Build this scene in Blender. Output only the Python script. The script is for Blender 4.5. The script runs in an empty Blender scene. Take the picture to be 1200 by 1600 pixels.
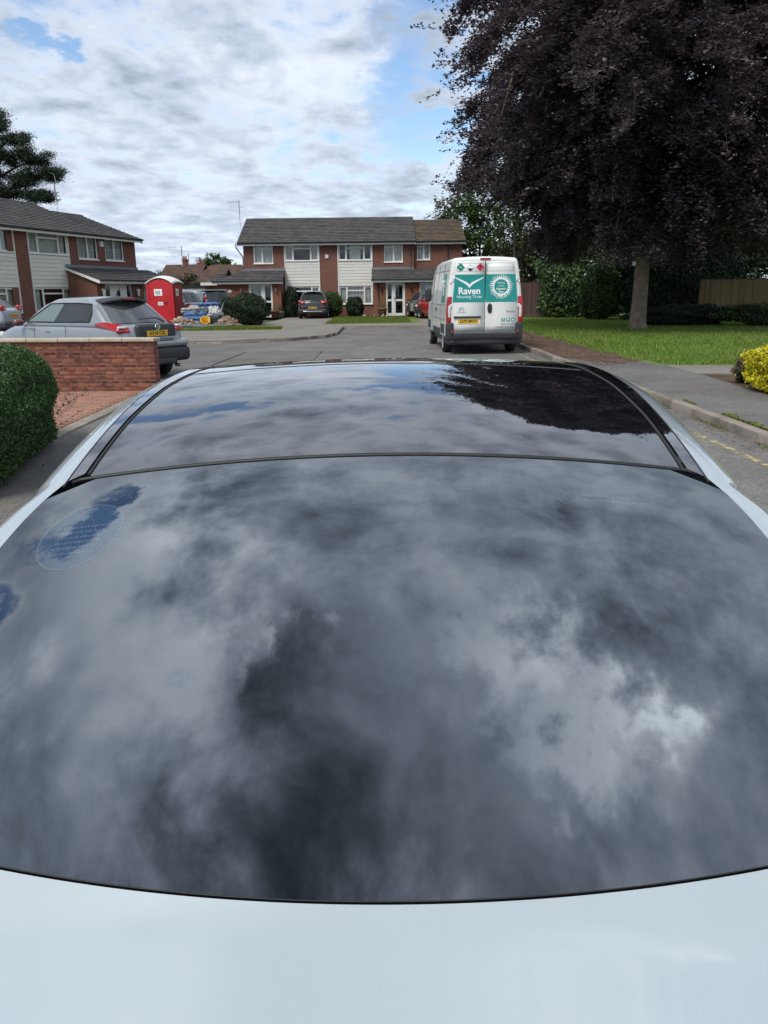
import bpy, math, random
import numpy as np
from mathutils import Matrix, Vector
random.seed(7)
rng = np.random.default_rng(11)
R = math.radians
SC = bpy.context.scene
COL = SC.collection

# ------------------------------------------------------------------ camera
cam_data = bpy.data.cameras.new('camera')
cam = bpy.data.objects.new('camera', cam_data)
COL.objects.link(cam)
SC.camera = cam
cam_data.sensor_fit = 'VERTICAL'
cam_data.sensor_height = 24.0
cam_data.lens = 24.0 * 1250.0 / 1600.0
cam_data.clip_start = 0.02
cam_data.clip_end = 3000.0
cam.matrix_world = Matrix.Translation((0, 0, 1.65)) @ Matrix.Rotation(R(90 - 15.35), 4, 'X') @ Matrix.Rotation(R(-0.7), 4, 'Z')
cam_data.dof.use_dof = False

# ------------------------------------------------------------------ daylight
SUN_EL, SUN_AZ = R(55), R(215)          # azimuth measured from +Y towards +X
world = bpy.data.worlds.new('World')
SC.world = world
world.use_nodes = True
wn = world.node_tree
wn.nodes.clear()

def wnode(t, **k):
    n = wn.nodes.new(t)
    for a, b in k.items():
        setattr(n, a, b)
    return n

def wmath(op, a, b=None, c=None, clamp=False):
    n = wnode('ShaderNodeMath', operation=op, use_clamp=clamp)
    for i, v in enumerate((a, b, c)):
        if v is None:
            continue
        if isinstance(v, (int, float)):
            n.inputs[i].default_value = v
        else:
            wn.links.new(v, n.inputs[i])
    return n.outputs[0]

sky = wnode('ShaderNodeTexSky', sky_type='NISHITA', sun_disc=False)
sky.sun_elevation = SUN_EL
sky.sun_rotation = SUN_AZ
sky.air_density = 1.0
sky.dust_density = 0.2
sky.ozone_density = 3.0
tc = wnode('ShaderNodeTexCoord')
sep = wnode('ShaderNodeSeparateXYZ')
wn.links.new(tc.outputs['Generated'], sep.inputs[0])
zz = wmath('ADD', wmath('MAXIMUM', sep.outputs[2], 0.0), 0.13)
px = wmath('DIVIDE', sep.outputs[0], zz)
py = wmath('DIVIDE', sep.outputs[1], zz)
comb = wnode('ShaderNodeCombineXYZ')
wn.links.new(px, comb.inputs[0])
wn.links.new(py, comb.inputs[1])
comb.inputs[2].default_value = 3.7

def wnoise(scale, detail, rough, dist=0.0, off=(0, 0, 0), sc=(1, 1, 1)):
    m = wnode('ShaderNodeMapping')
    m.inputs['Location'].default_value = off
    m.inputs['Scale'].default_value = sc
    wn.links.new(comb.outputs[0], m.inputs[0])
    n = wnode('ShaderNodeTexNoise')
    n.inputs['Scale'].default_value = scale
    n.inputs['Detail'].default_value = detail
    n.inputs['Roughness'].default_value = rough
    n.inputs['Distortion'].default_value = dist
    wn.links.new(m.outputs[0], n.inputs['Vector'])
    return n.outputs['Fac']

def wrange(v, a, b, c=0.0, d=1.0, smooth=True):
    n = wnode('ShaderNodeMapRange', interpolation_type='SMOOTHSTEP' if smooth else 'LINEAR')
    n.inputs[1].default_value, n.inputs[2].default_value = a, b
    n.inputs[3].default_value, n.inputs[4].default_value = c, d
    wn.links.new(v, n.inputs[0])
    return n.outputs[0]

big = wnoise(0.55, 3.0, 0.55, 0.3, (4.1, 1.7, 0))         # where the cloud sheet is open
mid = wnoise(5.0, 7.0, 0.56, 0.25, (0.4, 2.2, 0), (1.0, 0.72, 1))     # the altocumulus cells
fine = wnoise(8.0, 8.0, 0.60, 0.12, (7.7, 0.3, 0), (1.0, 0.75, 1))
soft = wnoise(1.5, 5.0, 0.5, 0.5, (2.0, 8.8, 0))
# breaks in the cloud sheet (beside the beech, high up on the left, low on the left) and thicker or thinner patches
pxd = wmath('ADD', px, wmath('ADD', wmath('MULTIPLY', wmath('SUBTRACT', mid, 0.5), 0.55), wmath('MULTIPLY', wmath('SUBTRACT', fine, 0.5), 0.45)))
pyd = wmath('ADD', py, wmath('ADD', wmath('MULTIPLY', wmath('SUBTRACT', soft, 0.5), 0.5), wmath('MULTIPLY', wmath('SUBTRACT', fine, 0.5), 0.55)))
def blob(cx, cy, rx, ry, edge=0.15):
    a = wmath('DIVIDE', wmath('SUBTRACT', pxd, cx), rx)
    b = wmath('DIVIDE', wmath('SUBTRACT', pyd, cy), ry)
    d = wmath('SQRT', wmath('ADD', wmath('MULTIPLY', a, a), wmath('MULTIPLY', b, b)))
    return wrange(d, edge, 1.0, 1.0, 0.0)
def wsum(items):
    o = items[0]
    for i in items[1:]: o = wmath('ADD', o, i)
    return o
openings = wsum([wmath('MULTIPLY', blob(0.13, 2.75, 0.27, 1.35), 1.0), wmath('MULTIPLY', blob(-0.90, 2.45, 0.12, 0.12), 0.75), wmath('MULTIPLY', blob(-0.55, 1.80, 0.42, 0.16), 1.0),
                 wmath('MULTIPLY', blob(-0.60, 0.78, 0.09, 0.17), 1.1), wmath('MULTIPLY', blob(-0.76, 0.50, 0.12, 0.22), 0.9), wmath('MULTIPLY', blob(0.0, 2.1, 0.22, 0.14), 0.9), blob(-2.6, 0.6, 0.8, 0.9), blob(2.4, -0.9, 0.9, 0.8)])
cov = wmath('ADD', wmath('MULTIPLY', big, 0.22), wmath('ADD', wmath('MULTIPLY', mid, 0.62), wmath('MULTIPLY', fine, 0.16)))
cov = wmath('SUBTRACT', wmath('ADD', cov, wrange(sep.outputs[2], 0.35, 0.7, 0.055, 0.13)), wmath('MULTIPLY', openings, 0.185))
mask = wrange(cov, 0.39, 0.56)
hz = wrange(sep.outputs[2], 0.0, 0.16, 1.0, 0.0)
mask = wmath('MAXIMUM', mask, wmath('MULTIPLY', hz, 0.85))
thick = wsum([wmath('MULTIPLY', blob(-0.08, 0.08, 0.40, 0.40, 0.0), 0.26), wmath('MULTIPLY', blob(0.0, -0.16, 1.1, 0.34, 0.2), 0.20), wmath('MULTIPLY', blob(-0.12, 0.36, 0.18, 0.14, 0.0), 0.18), wmath('MULTIPLY', blob(0.55, 0.6, 0.3, 0.4, 0.0), 0.10)])
thin = wsum([wmath('MULTIPLY', blob(0.22, 0.30, 0.20, 0.20, 0.0), 0.20), wmath('MULTIPLY', blob(0.36, 0.16, 0.15, 0.16, 0.0), 0.20), wmath('MULTIPLY', blob(-0.42, 0.65, 0.26, 0.6, 0.0), 0.14), wmath('MULTIPLY', blob(-0.18, 0.35, 0.08, 0.07, 0.0), 0.16)])
shade = wmath('ADD', wmath('MULTIPLY', mid, 0.70), wmath('ADD', wmath('MULTIPLY', fine, 0.34), wmath('MULTIPLY', soft, 0.26)))
shade = wmath('SUBTRACT', wmath('ADD', shade, wmath('MULTIPLY', thick, 0.35)), thin)
ramp = wnode('ShaderNodeValToRGB')
wn.links.new(wrange(shade, 0.40, 0.92, smooth=False), ramp.inputs[0])
cr = ramp.color_ramp
cr.elements[0].position = 0.0
cr.elements[0].color = (1.08, 1.13, 1.22, 1)
cr.elements[-1].position = 1.0
cr.elements[-1].color = (0.12, 0.155, 0.20, 1)
for p_, c_ in ((0.20, (0.80, 0.845, 0.92, 1)), (0.42, (0.62, 0.68, 0.785, 1)), (0.62, (0.45, 0.515, 0.63, 1)), (0.80, (0.28, 0.335, 0.41, 1))):
    e = cr.elements.new(p_); e.color = c_
hazecol = wnode('ShaderNodeMixRGB')
wn.links.new(wrange(sep.outputs[2], 0.0, 0.36, 0.45, 0.0, smooth=False), hazecol.inputs[0])
wn.links.new(ramp.outputs[0], hazecol.inputs[1])
hazecol.inputs[2].default_value = (0.56, 0.65, 0.78, 1)
bg_sky = wnode('ShaderNodeBackground')
bg_sky.inputs[1].default_value = 0.14
wn.links.new(sky.outputs[0], bg_sky.inputs[0])
bg_cl = wnode('ShaderNodeBackground')
bg_cl.inputs[1].default_value = 1.0
wn.links.new(hazecol.outputs[0], bg_cl.inputs[0])
relief = wmath('ADD', wmath('MULTIPLY', wmath('SUBTRACT', 0.5, mid), 1.1), wmath('MULTIPLY', wmath('SUBTRACT', 0.5, fine), 0.8))   # nearer clouds overhead show more relief
relief = wmath('MULTIPLY', relief, wrange(sep.outputs[2], 0.3, 0.75, 0.0, 1.0))
lum = wsum([wmath('SUBTRACT', 1.0, wmath('MULTIPLY', thick, 1.35)), wmath('MULTIPLY', thin, 2.2), relief])
wn.links.new(wmath('MAXIMUM', lum, 0.34), bg_cl.inputs[1])
mixw = wnode('ShaderNodeMixShader')
wn.links.new(mask, mixw.inputs[0])
wn.links.new(bg_sky.outputs[0], mixw.inputs[1])
wn.links.new(bg_cl.outputs[0], mixw.inputs[2])
wout = wnode('ShaderNodeOutputWorld')
wn.links.new(mixw.outputs[0], wout.inputs[0])
world.cycles.sampling_method = 'MANUAL'
world.cycles.sample_map_resolution = 1024

sun_data = bpy.data.lights.new('sun', 'SUN')
sun_data.energy = 2.6
sun_data.angle = R(24)
sun_data.color = (1.0, 0.95, 0.88)
sun = bpy.data.objects.new('sun', sun_data)
COL.objects.link(sun)
sd = Vector((math.sin(SUN_AZ) * math.cos(SUN_EL), math.cos(SUN_AZ) * math.cos(SUN_EL), math.sin(SUN_EL)))
sun.rotation_euler = sd.to_track_quat('Z', 'Y').to_euler()

vs = SC.view_settings
vs.view_transform = 'Standard'
vs.look = 'None'
vs.exposure = 0.3
vs.gamma = 1.0
vs.use_curve_mapping = False
SC.cycles.max_bounces = 8
SC.cycles.transparent_max_bounces = 16
SC.cycles.caustics_reflective = False
SC.cycles.caustics_refractive = False
SC.cycles.use_denoising = True

# ------------------------------------------------------------------ helpers
def tag(o, label=None, cat=None, group=None, kind=None):
    if label: o['label'] = label
    if cat: o['category'] = cat
    if group: o['group'] = group
    if kind: o['kind'] = kind
    return o

def link(o, parent=None):
    COL.objects.link(o)
    if parent is not None:
        o.parent = parent
    return o

def empty(name, loc=(0, 0, 0), rz=0.0, parent=None):
    o = bpy.data.objects.new(name, None)
    o.empty_display_size = 0.2
    o.location = loc
    o.rotation_euler = (0, 0, rz)
    return link(o, parent)

def obj(name, me, parent=None, loc=None, rot=None):
    o = bpy.data.objects.new(name, me)
    if loc is not None: o.location = loc
    if rot is not None: o.rotation_euler = rot
    return link(o, parent)

def mesh_np(name, V, F, mats, smooth=False, fm=None):
    """V (n,3) array, F (m,k) array of equal-size faces"""
    me = bpy.data.meshes.new(name)
    V = np.asarray(V, dtype=np.float32); F = np.asarray(F, dtype=np.int32)
    m, k = F.shape
    me.vertices.add(len(V)); me.vertices.foreach_set('co', V.ravel())
    me.loops.add(m * k); me.loops.foreach_set('vertex_index', F.ravel())
    me.polygons.add(m)
    me.polygons.foreach_set('loop_start', np.arange(0, m * k, k, dtype=np.int32))
    me.polygons.foreach_set('loop_total', np.full(m, k, dtype=np.int32))
    if fm is not None:
        me.polygons.foreach_set('material_index', np.asarray(fm, dtype=np.int32))
    me.update(calc_edges=True)
    if smooth:
        me.polygons.foreach_set('use_smooth', np.ones(m, dtype=bool))
    for x in (mats if isinstance(mats, (list, tuple)) else [mats]):
        me.materials.append(x)
    return me

class MB:
    """collects boxes, tubes and polygons into ONE mesh"""
    def __init__(s):
        s.v = []; s.f = []; s.sm = []
    def add(s, vs, fs, smooth=False):
        b = len(s.v)
        s.v += [tuple(p) for p in vs]
        s.f += [tuple(b + i for i in q) for q in fs]
        s.sm += [smooth] * len(fs)
        return s
    def box(s, x0, x1, y0, y1, z0, z1):
        s.add([(x0, y0, z0), (x1, y0, z0), (x1, y1, z0), (x0, y1, z0), (x0, y0, z1), (x1, y0, z1), (x1, y1, z1), (x0, y1, z1)],
              [(0, 3, 2, 1), (4, 5, 6, 7), (0, 1, 5, 4), (1, 2, 6, 5), (2, 3, 7, 6), (3, 0, 4, 7)])
        return s
    def cbox(s, c, d, rz=0.0):
        ca, sa = math.cos(rz), math.sin(rz)
        vs = []
        for z in (-.5, .5):
            for x, y in ((-.5, -.5), (.5, -.5), (.5, .5), (-.5, .5)):
                X, Y = x * d[0], y * d[1]
                vs.append((c[0] + X * ca - Y * sa, c[1] + X * sa + Y * ca, c[2] + z * d[2]))
        s.add(vs, [(0, 3, 2, 1), (4, 5, 6, 7), (0, 1, 5, 4), (1, 2, 6, 5), (2, 3, 7, 6), (3, 0, 4, 7)])
        return s
    def tube(s, pts, rad, n=8, caps=True, smooth=True):
        pts = [Vector(p) for p in pts]
        rs = rad if isinstance(rad, (list, tuple)) else [rad] * len(pts)
        vs = []; fs = []
        for i, p in enumerate(pts):
            d = (pts[min(i + 1, len(pts) - 1)] - pts[max(i - 1, 0)])
            if d.length < 1e-9: d = Vector((0, 0, 1))
            d.normalize()
            up = Vector((0, 0, 1)) if abs(d.z) < 0.9 else Vector((0, 1, 0))
            a = d.cross(up).normalized(); b = d.cross(a)
            for k in range(n):
                t = 2 * math.pi * k / n
                vs.append(p + (a * math.cos(t) + b * math.sin(t)) * rs[i])
        for i in range(len(pts) - 1):
            for k in range(n):
                k2 = (k + 1) % n
                fs.append((i * n + k, i * n + k2, (i + 1) * n + k2, (i + 1) * n + k))
        s.add(vs, fs, smooth)
        if caps:
            b = len(s.v) - len(vs)
            s.f.append(tuple(b + k for k in range(n))); s.sm.append(False)
            s.f.append(tuple(b + (len(pts) - 1) * n + k for k in reversed(range(n)))); s.sm.append(False)
        return s
    def prism(s, poly, axis, a, b):
        """poly of 2-D points extruded along axis ('x','y','z') from a to b"""
        def P(p, t):
            return {'x': (t, p[0], p[1]), 'y': (p[0], t, p[1]), 'z': (p[0], p[1], t)}[axis]
        n = len(poly)
        s.add([P(p, a) for p in poly] + [P(p, b) for p in poly],
              [tuple(range(n)), tuple(range(2 * n - 1, n - 1, -1))] + [(i, n + i, n + (i + 1) % n, (i + 1) % n) for i in range(n)])
        return s
    def lathe(s, prof, n=24, axis='z', c=(0, 0, 0), smooth=True):
        vs = []; fs = []
        for r, h in prof:
            for k in range(n):
                t = 2 * math.pi * k / n
                if axis == 'z': vs.append((c[0] + r * math.cos(t), c[1] + r * math.sin(t), c[2] + h))
                elif axis == 'x': vs.append((c[0] + h, c[1] + r * math.cos(t), c[2] + r * math.sin(t)))
                else: vs.append((c[0] + r * math.cos(t), c[1] + h, c[2] + r * math.sin(t)))
        for i in range(len(prof) - 1):
            for k in range(n):
                fs.append((i * n + k, i * n + (k + 1) % n, (i + 1) * n + (k + 1) % n, (i + 1) * n + k))
        return s.add(vs, fs, smooth)
    def mesh(s, name, mats, weld=False):
        me = bpy.data.meshes.new(name)
        me.from_pydata(s.v, [], s.f)
        me.polygons.foreach_set('use_smooth', np.array(s.sm, dtype=bool))
        for x in (mats if isinstance(mats, (list, tuple)) else [mats]):
            me.materials.append(x)
        me.update()
        return me
    def build(s, name, mats, parent=None, loc=None, rot=None):
        return obj(name, s.mesh(name, mats), parent, loc, rot)

def grid_faces(nu, nv):
    i = np.arange(nu - 1)[:, None] * nv + np.arange(nv - 1)[None, :]
    i = i.ravel()
    return np.stack([i, i + 1, i + nv + 1, i + nv], 1)

def patch(name, P, mat, parent=None, flip=False):
    """P (nu,nv,3) grid of points to a smooth patch"""
    P = np.asarray(P, dtype=float)
    nu, nv = P.shape[:2]
    F = grid_faces(nu, nv)
    if flip: F = F[:, ::-1]
    return obj(name, mesh_np(name, P.reshape(-1, 3), F, mat, True), parent)

def rbox(sx, sy, sz, r, mid=4, k=3):
    """rounded box lattice: returns verts (n,3), faces list"""
    hs = (sx / 2, sy / 2, sz / 2)
    mids = mid if isinstance(mid, (list, tuple)) else (mid, mid, mid)
    lines = []
    for h, m in zip(hs, mids):
        rr = min(r, h * 0.98)
        a = [-(h - rr) - rr * math.tan(math.pi / 4 * t / k) for t in range(k, 0, -1)]
        c = list(np.linspace(-(h - rr), h - rr, m + 1))
        lines.append(a + c + [-x for x in reversed(a)])
    n = [len(l) for l in lines]
    idx = {}; V = []; F = []
    def vid(i, j, l):
        key = (i, j, l)
        if key not in idx:
            p = np.array([lines[0][i], lines[1][j], lines[2][l]])
            rr = np.array([min(r, h * 0.98) for h in hs])
            inner = np.clip(p, -(np.array(hs) - rr), np.array(hs) - rr)
            d = (p - inner) / rr
            L = np.linalg.norm(d)
            if L > 1e-9: p = inner + d / L * rr
            idx[key] = len(V); V.append(p)
        return idx[key]
    for i in range(n[0] - 1):
        for j in range(n[1] - 1):
            F.append((vid(i, j, 0), vid(i, j + 1, 0), vid(i + 1, j + 1, 0), vid(i + 1, j, 0)))
            t = n[2] - 1
            F.append((vid(i, j, t), vid(i + 1, j, t), vid(i + 1, j + 1, t), vid(i, j + 1, t)))
    for i in range(n[0] - 1):
        for l in range(n[2] - 1):
            F.append((vid(i, 0, l), vid(i + 1, 0, l), vid(i + 1, 0, l + 1), vid(i, 0, l + 1)))
            t = n[1] - 1
            F.append((vid(i, t, l), vid(i, t, l + 1), vid(i + 1, t, l + 1), vid(i + 1, t, l)))
    for j in range(n[1] - 1):
        for l in range(n[2] - 1):
            F.append((vid(0, j, l), vid(0, j, l + 1), vid(0, j + 1, l + 1), vid(0, j + 1, l)))
            t = n[0] - 1
            F.append((vid(t, j, l), vid(t, j + 1, l), vid(t, j + 1, l + 1), vid(t, j, l + 1)))
    return np.array(V), np.array(F)

def rb_obj(name, size, r, mat, parent=None, warp=None, c=(0, 0, 0), mid=4, k=3, rz=0):
    V, F = rbox(*size, r, mid, k)
    if rz:
        ca, sa = math.cos(rz), math.sin(rz)
        V = np.stack([V[:, 0] * ca - V[:, 1] * sa, V[:, 0] * sa + V[:, 1] * ca, V[:, 2]], 1)
    V = V + np.array(c)
    if warp is not None: V = warp(V)
    return obj(name, mesh_np(name, V, F, mat, True), parent)

# ------------------------------------------------------------------ materials
def srgb(r, g, b):
    f = lambda c: (c / 255 / 12.92) if c / 255 <= 0.04045 else ((c / 255 + 0.055) / 1.055) ** 2.4
    return (f(r), f(g), f(b))

class NT:
    def __init__(s, name):
        s.m = bpy.data.materials.new(name); s.m.use_nodes = True
        s.n = s.m.node_tree.nodes; s.l = s.m.node_tree.links
        s.b = s.n['Principled BSDF']
        s.out = s.n['Material Output']
    def new(s, t, **k):
        n = s.n.new(t)
        for a, b in k.items(): setattr(n, a, b)
        return n
    def link(s, a, b): s.l.new(a, b)
    def coord(s, which='Object', scale=(1, 1, 1)):
        t = s.new('ShaderNodeTexCoord'); m = s.new('ShaderNodeMapping')
        m.inputs['Scale'].default_value = scale
        s.link(t.outputs[which], m.inputs[0]); return m.outputs[0]
    def pos(s):
        return s.new('ShaderNodeNewGeometry').outputs['Position']
    def noise(s, vec, scale, detail=4, rough=0.55, dist=0.0):
        n = s.new('ShaderNodeTexNoise')
        n.inputs['Scale'].default_value = scale; n.inputs['Detail'].default_value = detail
        n.inputs['Roughness'].default_value = rough; n.inputs['Distortion'].default_value = dist
        if vec is not None: s.link(vec, n.inputs['Vector'])
        return n.outputs['Fac']
    def ramp(s, fac, stops):
        r = s.new('ShaderNodeValToRGB'); s.link(fac, r.inputs[0])
        cr = r.color_ramp
        while len(cr.elements) < len(stops): cr.elements.new(0.5)
        for e, (p, c) in zip(cr.elements, stops):
            e.position = p; e.color = (*c, 1) if len(c) == 3 else c
        return r.outputs[0]
    def mix(s, fac, a, b, mode='MIX'):
        n = s.new('ShaderNodeMixRGB', blend_type=mode)
        for i, v in enumerate((fac, a, b)):
            if isinstance(v, (int, float)): n.inputs[i].default_value = v
            elif isinstance(v, tuple): n.inputs[i].default_value = (*v, 1) if len(v) == 3 else v
            else: s.link(v, n.inputs[i])
        return n.outputs[0]
    def math(s, op, a, b=None):
        n = s.new('ShaderNodeMath', operation=op)
        for i, v in enumerate((a, b)):
            if v is None: continue
            if isinstance(v, (int, float)): n.inputs[i].default_value = v
            else: s.link(v, n.inputs[i])
        return n.outputs[0]
    def bump(s, h, strength=0.3, dist=0.01):
        n = s.new('ShaderNodeBump'); n.inputs['Strength'].default_value = strength
        n.inputs['Distance'].default_value = dist
        s.link(h, n.inputs['Height']); s.link(n.outputs[0], s.b.inputs['Normal'])
        return n
    def base(s, c):
        if isinstance(c, tuple): s.b.inputs['Base Color'].default_value = (*c, 1)
        else: s.link(c, s.b.inputs['Base Color'])
    def set(s, **k):
        names = dict(rough='Roughness', metal='Metallic', ior='IOR', spec='Specular IOR Level', coat='Coat Weight', coatr='Coat Roughness', sheen='Sheen Weight', trans='Transmission Weight', alpha='Alpha', emit='Emission Strength')
        for a, b in k.items(): s.b.inputs[names[a]].default_value = b
        return s

def mat_plain(name, col, rough=0.6, metal=0.0, var=0.12, scale=6.0, spec=None, coat=0.0, bump=0.0):
    t = NT(name)
    n = t.noise(t.coord(), scale, 5, 0.6)
    lo = tuple(c * (1 - var) for c in col); hi = tuple(min(1, c * (1 + var)) for c in col)
    t.base(t.ramp(n, [(0.3, lo), (0.7, hi)]))
    t.set(rough=rough, metal=metal, coat=coat)
    if spec is not None: t.set(spec=spec)
    if bump: t.bump(n, bump, 0.01)
    return t.m

def mat_paint(name, col, rough=0.35, metal=0.0, dirt=0.1, coat=0.6):
    t = NT(name)
    n = t.noise(t.coord(), 2.5, 6, 0.65)
    t.base(t.ramp(n, [(0.35, tuple(c * (1 - dirt) for c in col)), (0.65, col)]))
    t.set(rough=rough, metal=metal, coat=coat, coatr=0.05)
    return t.m

def mat_brick(name, c1, c2, mortar, axes='xz', bw=0.225, bh=0.075):
    t = NT(name)
    tcn = t.new('ShaderNodeTexCoord')
    s3 = t.new('ShaderNodeSeparateXYZ'); t.link(tcn.outputs['Object'], s3.inputs[0])
    cb = t.new('ShaderNodeCombineXYZ')
    t.link(t.math('ADD', s3.outputs[0], s3.outputs[1]), cb.inputs[0]); t.link(s3.outputs[2], cb.inputs[1])
    br = t.new('ShaderNodeTexBrick')
    t.link(cb.outputs[0], br.inputs['Vector'])
    br.inputs['Scale'].default_value = 1.0
    br.inputs['Brick Width'].default_value = bw
    br.inputs['Row Height'].default_value = bh
    br.inputs['Mortar Size'].default_value = 0.007
    br.inputs['Mortar Smooth'].default_value = 0.2
    br.inputs['Bias'].default_value = 0.0
    br.inputs['Color1'].default_value = (*c1, 1); br.inputs['Color2'].default_value = (*c2, 1)
    br.inputs['Mortar'].default_value = (*mortar, 1)
    big = t.noise(tcn.outputs['Object'], 1.1, 5, 0.6)
    fine = t.noise(tcn.outputs['Object'], 40, 3, 0.6)
    c = t.mix(t.math('MULTIPLY', big, 0.55), br.outputs['Color'], (c1[0] * .5, c1[1] * .5, c1[2] * .55))
    c = t.mix(0.35, c, t.ramp(fine, [(0.3, (0.5, 0.5, 0.5)), (0.7, (1, 1, 1))]), 'MULTIPLY')
    t.base(c); t.set(rough=0.9, spec=0.2)
    t.bump(t.math('SUBTRACT', 1.0, br.outputs['Fac']), 0.6, 0.008)
    return t.m

def mat_island(name, cols, rough=0.8, noise_scale=30, spec=0.3, patch_col=None, patch_amt=0.0, patch_scale=1.2, bump=0.2):
    """pieces joined in one mesh or many objects: each piece its own tone"""
    t = NT(name)
    g = t.new('ShaderNodeNewGeometry'); oi = t.new('ShaderNodeObjectInfo')
    rnd = t.math('FRACT', t.math('ADD', g.outputs['Random Per Island'], oi.outputs['Random']))
    c = t.ramp(rnd, [(i / (len(cols) - 1), x) for i, x in enumerate(cols)])
    n = t.noise(g.outputs['Position'], noise_scale, 4, 0.65)
    c = t.mix(0.5, c, t.ramp(n, [(0.25, (0.55, 0.55, 0.55)), (0.75, (1.0, 1.0, 1.0))]), 'MULTIPLY')
    if patch_col is not None:
        pn = t.noise(g.outputs['Position'], patch_scale, 5, 0.7)
        c = t.mix(t.math('MULTIPLY', t.ramp(pn, [(0.42, (0, 0, 0)), (0.68, (1, 1, 1))]), patch_amt), c, patch_col)
    t.base(c); t.set(rough=rough, spec=spec)
    if bump: t.bump(n, bump, 0.01)
    return t.m

def mat_leaf(name, cols, trans=0.35, rough=0.55, spec=0.35, clump=1.3):
    t = NT(name)
    g = t.new('ShaderNodeNewGeometry')
    rnd = g.outputs['Random Per Island']
    pn = t.noise(g.outputs['Position'], clump, 3, 0.6)
    v = t.math('ADD', t.math('MULTIPLY', rnd, 0.55), t.math('MULTIPLY', pn, 0.5))
    c = t.ramp(v, [(0.15 + 0.7 * i / (len(cols) - 1), x) for i, x in enumerate(cols)])
    t.base(c); t.set(rough=rough, spec=spec)
    tr = t.new('ShaderNodeBsdfTranslucent'); t.link(c, tr.inputs[0])
    mx = t.new('ShaderNodeMixShader'); mx.inputs[0].default_value = trans
    t.link(t.b.outputs[0], mx.inputs[1]); t.link(tr.outputs[0], mx.inputs[2])
    t.link(mx.outputs[0], t.out.inputs[0])
    return t.m

def mat_glass(name, tint=(0.3, 0.33, 0.33), ior=1.6, rough=0.0, refl=(1, 1, 1)):
    """thin pane: Fresnel reflection over a tinted see-through"""
    t = NT(name)
    t.n.remove(t.b)
    fr = t.new('ShaderNodeFresnel')
    bf = t.new('ShaderNodeNewGeometry').outputs['Backfacing']      # the far face of the pane reflects like the near one
    t.link(t.math('ADD', ior, t.math('MULTIPLY', bf, 1 / ior - ior)), fr.inputs[0])
    gl = t.new('ShaderNodeBsdfGlossy'); gl.inputs[0].default_value = (*refl, 1); gl.inputs['Roughness'].default_value = rough
    tr = t.new('ShaderNodeBsdfTransparent'); tr.inputs[0].default_value = (*tint, 1)
    mx = t.new('ShaderNodeMixShader')
    t.link(fr.outputs[0], mx.inputs[0]); t.link(tr.outputs[0], mx.inputs[1]); t.link(gl.outputs[0], mx.inputs[2])
    t.link(mx.outputs[0], t.out.inputs[0])
    return t.m

M = {}
M['brick_main'] = mat_brick('house_brick', (0.265, 0.11, 0.078), (0.195, 0.083, 0.062), (0.28, 0.21, 0.175))
M['brick_dark'] = mat_brick('dark_house_brick', (0.26, 0.10, 0.072), (0.18, 0.072, 0.056), (0.25, 0.185, 0.16))
M['brick_warm'] = mat_brick('porch_brick', (0.33, 0.12, 0.065), (0.21, 0.075, 0.045), (0.27, 0.2, 0.16))
M['upvc'] = mat_plain('white_plastic', (0.72, 0.72, 0.70), 0.35, var=0.05)
M['fascia'] = mat_plain('white_fascia', (0.74, 0.74, 0.72), 0.4, var=0.08, scale=2)
M['gutter'] = mat_plain('black_plastic_gutter', (0.02, 0.02, 0.022), 0.4)
M['board'] = mat_island('cream_cladding', [(0.70, 0.69, 0.64), (0.77, 0.76, 0.71), (0.73, 0.72, 0.67)], 0.5, 8, bump=0)
M['tile'] = mat_island('concrete_roof_tile', [(0.05, 0.05, 0.055), (0.075, 0.072, 0.074), (0.06, 0.06, 0.068), (0.1, 0.095, 0.092)], 0.8, 9, patch_col=(0.16, 0.14, 0.085), patch_amt=0.28, patch_scale=0.8)
M['tile_moss'] = mat_island('mossy_roof_tile', [(0.085, 0.068, 0.056), (0.06, 0.055, 0.05), (0.13, 0.082, 0.055), (0.08, 0.075, 0.055)], 0.85, 9, patch_col=(0.17, 0.12, 0.05), patch_amt=0.3, patch_scale=1.4)
M['tile_red'] = mat_island('weathered_clay_tile', [(0.12, 0.07, 0.05), (0.085, 0.055, 0.045), (0.15, 0.085, 0.06)], 0.85, 6)
M['lead'] = mat_plain('lead_flashing', (0.2, 0.21, 0.23), 0.5, 0.2)
M['pane'] = mat_glass('window_glass', (0.82, 0.84, 0.83), 1.5)
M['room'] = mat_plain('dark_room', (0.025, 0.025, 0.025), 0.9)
M['curtain'] = mat_plain('pale_curtain', (0.68, 0.69, 0.67), 0.9, var=0.25, scale=3)
M['net'] = mat_plain('net_curtain', (0.75, 0.77, 0.76), 0.9, var=0.15, scale=9)
M['tyre'] = mat_plain('tyre_rubber', (0.018, 0.018, 0.019), 0.75)
M['rim'] = mat_plain('alloy', (0.45, 0.46, 0.47), 0.35, 0.7)
M['carglass'] = NT('dark_car_glass').set(rough=0.03, ior=1.6).m
M['carglass'].node_tree.nodes['Principled BSDF'].inputs['Base Color'].default_value = (0.02, 0.025, 0.026, 1)
M['carglass_light'] = NT('green_tinted_car_glass').set(rough=0.04, ior=1.6).m
M['carglass_light'].node_tree.nodes['Principled BSDF'].inputs['Base Color'].default_value = (0.14, 0.19, 0.18, 1)
M['blackplastic'] = mat_plain('black_plastic', (0.022, 0.022, 0.024), 0.5, var=0.2)
M['greyplastic'] = mat_plain('grey_plastic', (0.03, 0.034, 0.04), 0.55, var=0.15)
M['chrome'] = mat_plain('chrome', (0.75, 0.76, 0.78), 0.12, 1.0, var=0.03)
M['red_lens'] = mat_plain('red_lamp_lens', (0.34, 0.008, 0.014), 0.15, var=0.2, coat=0.6)
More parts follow.
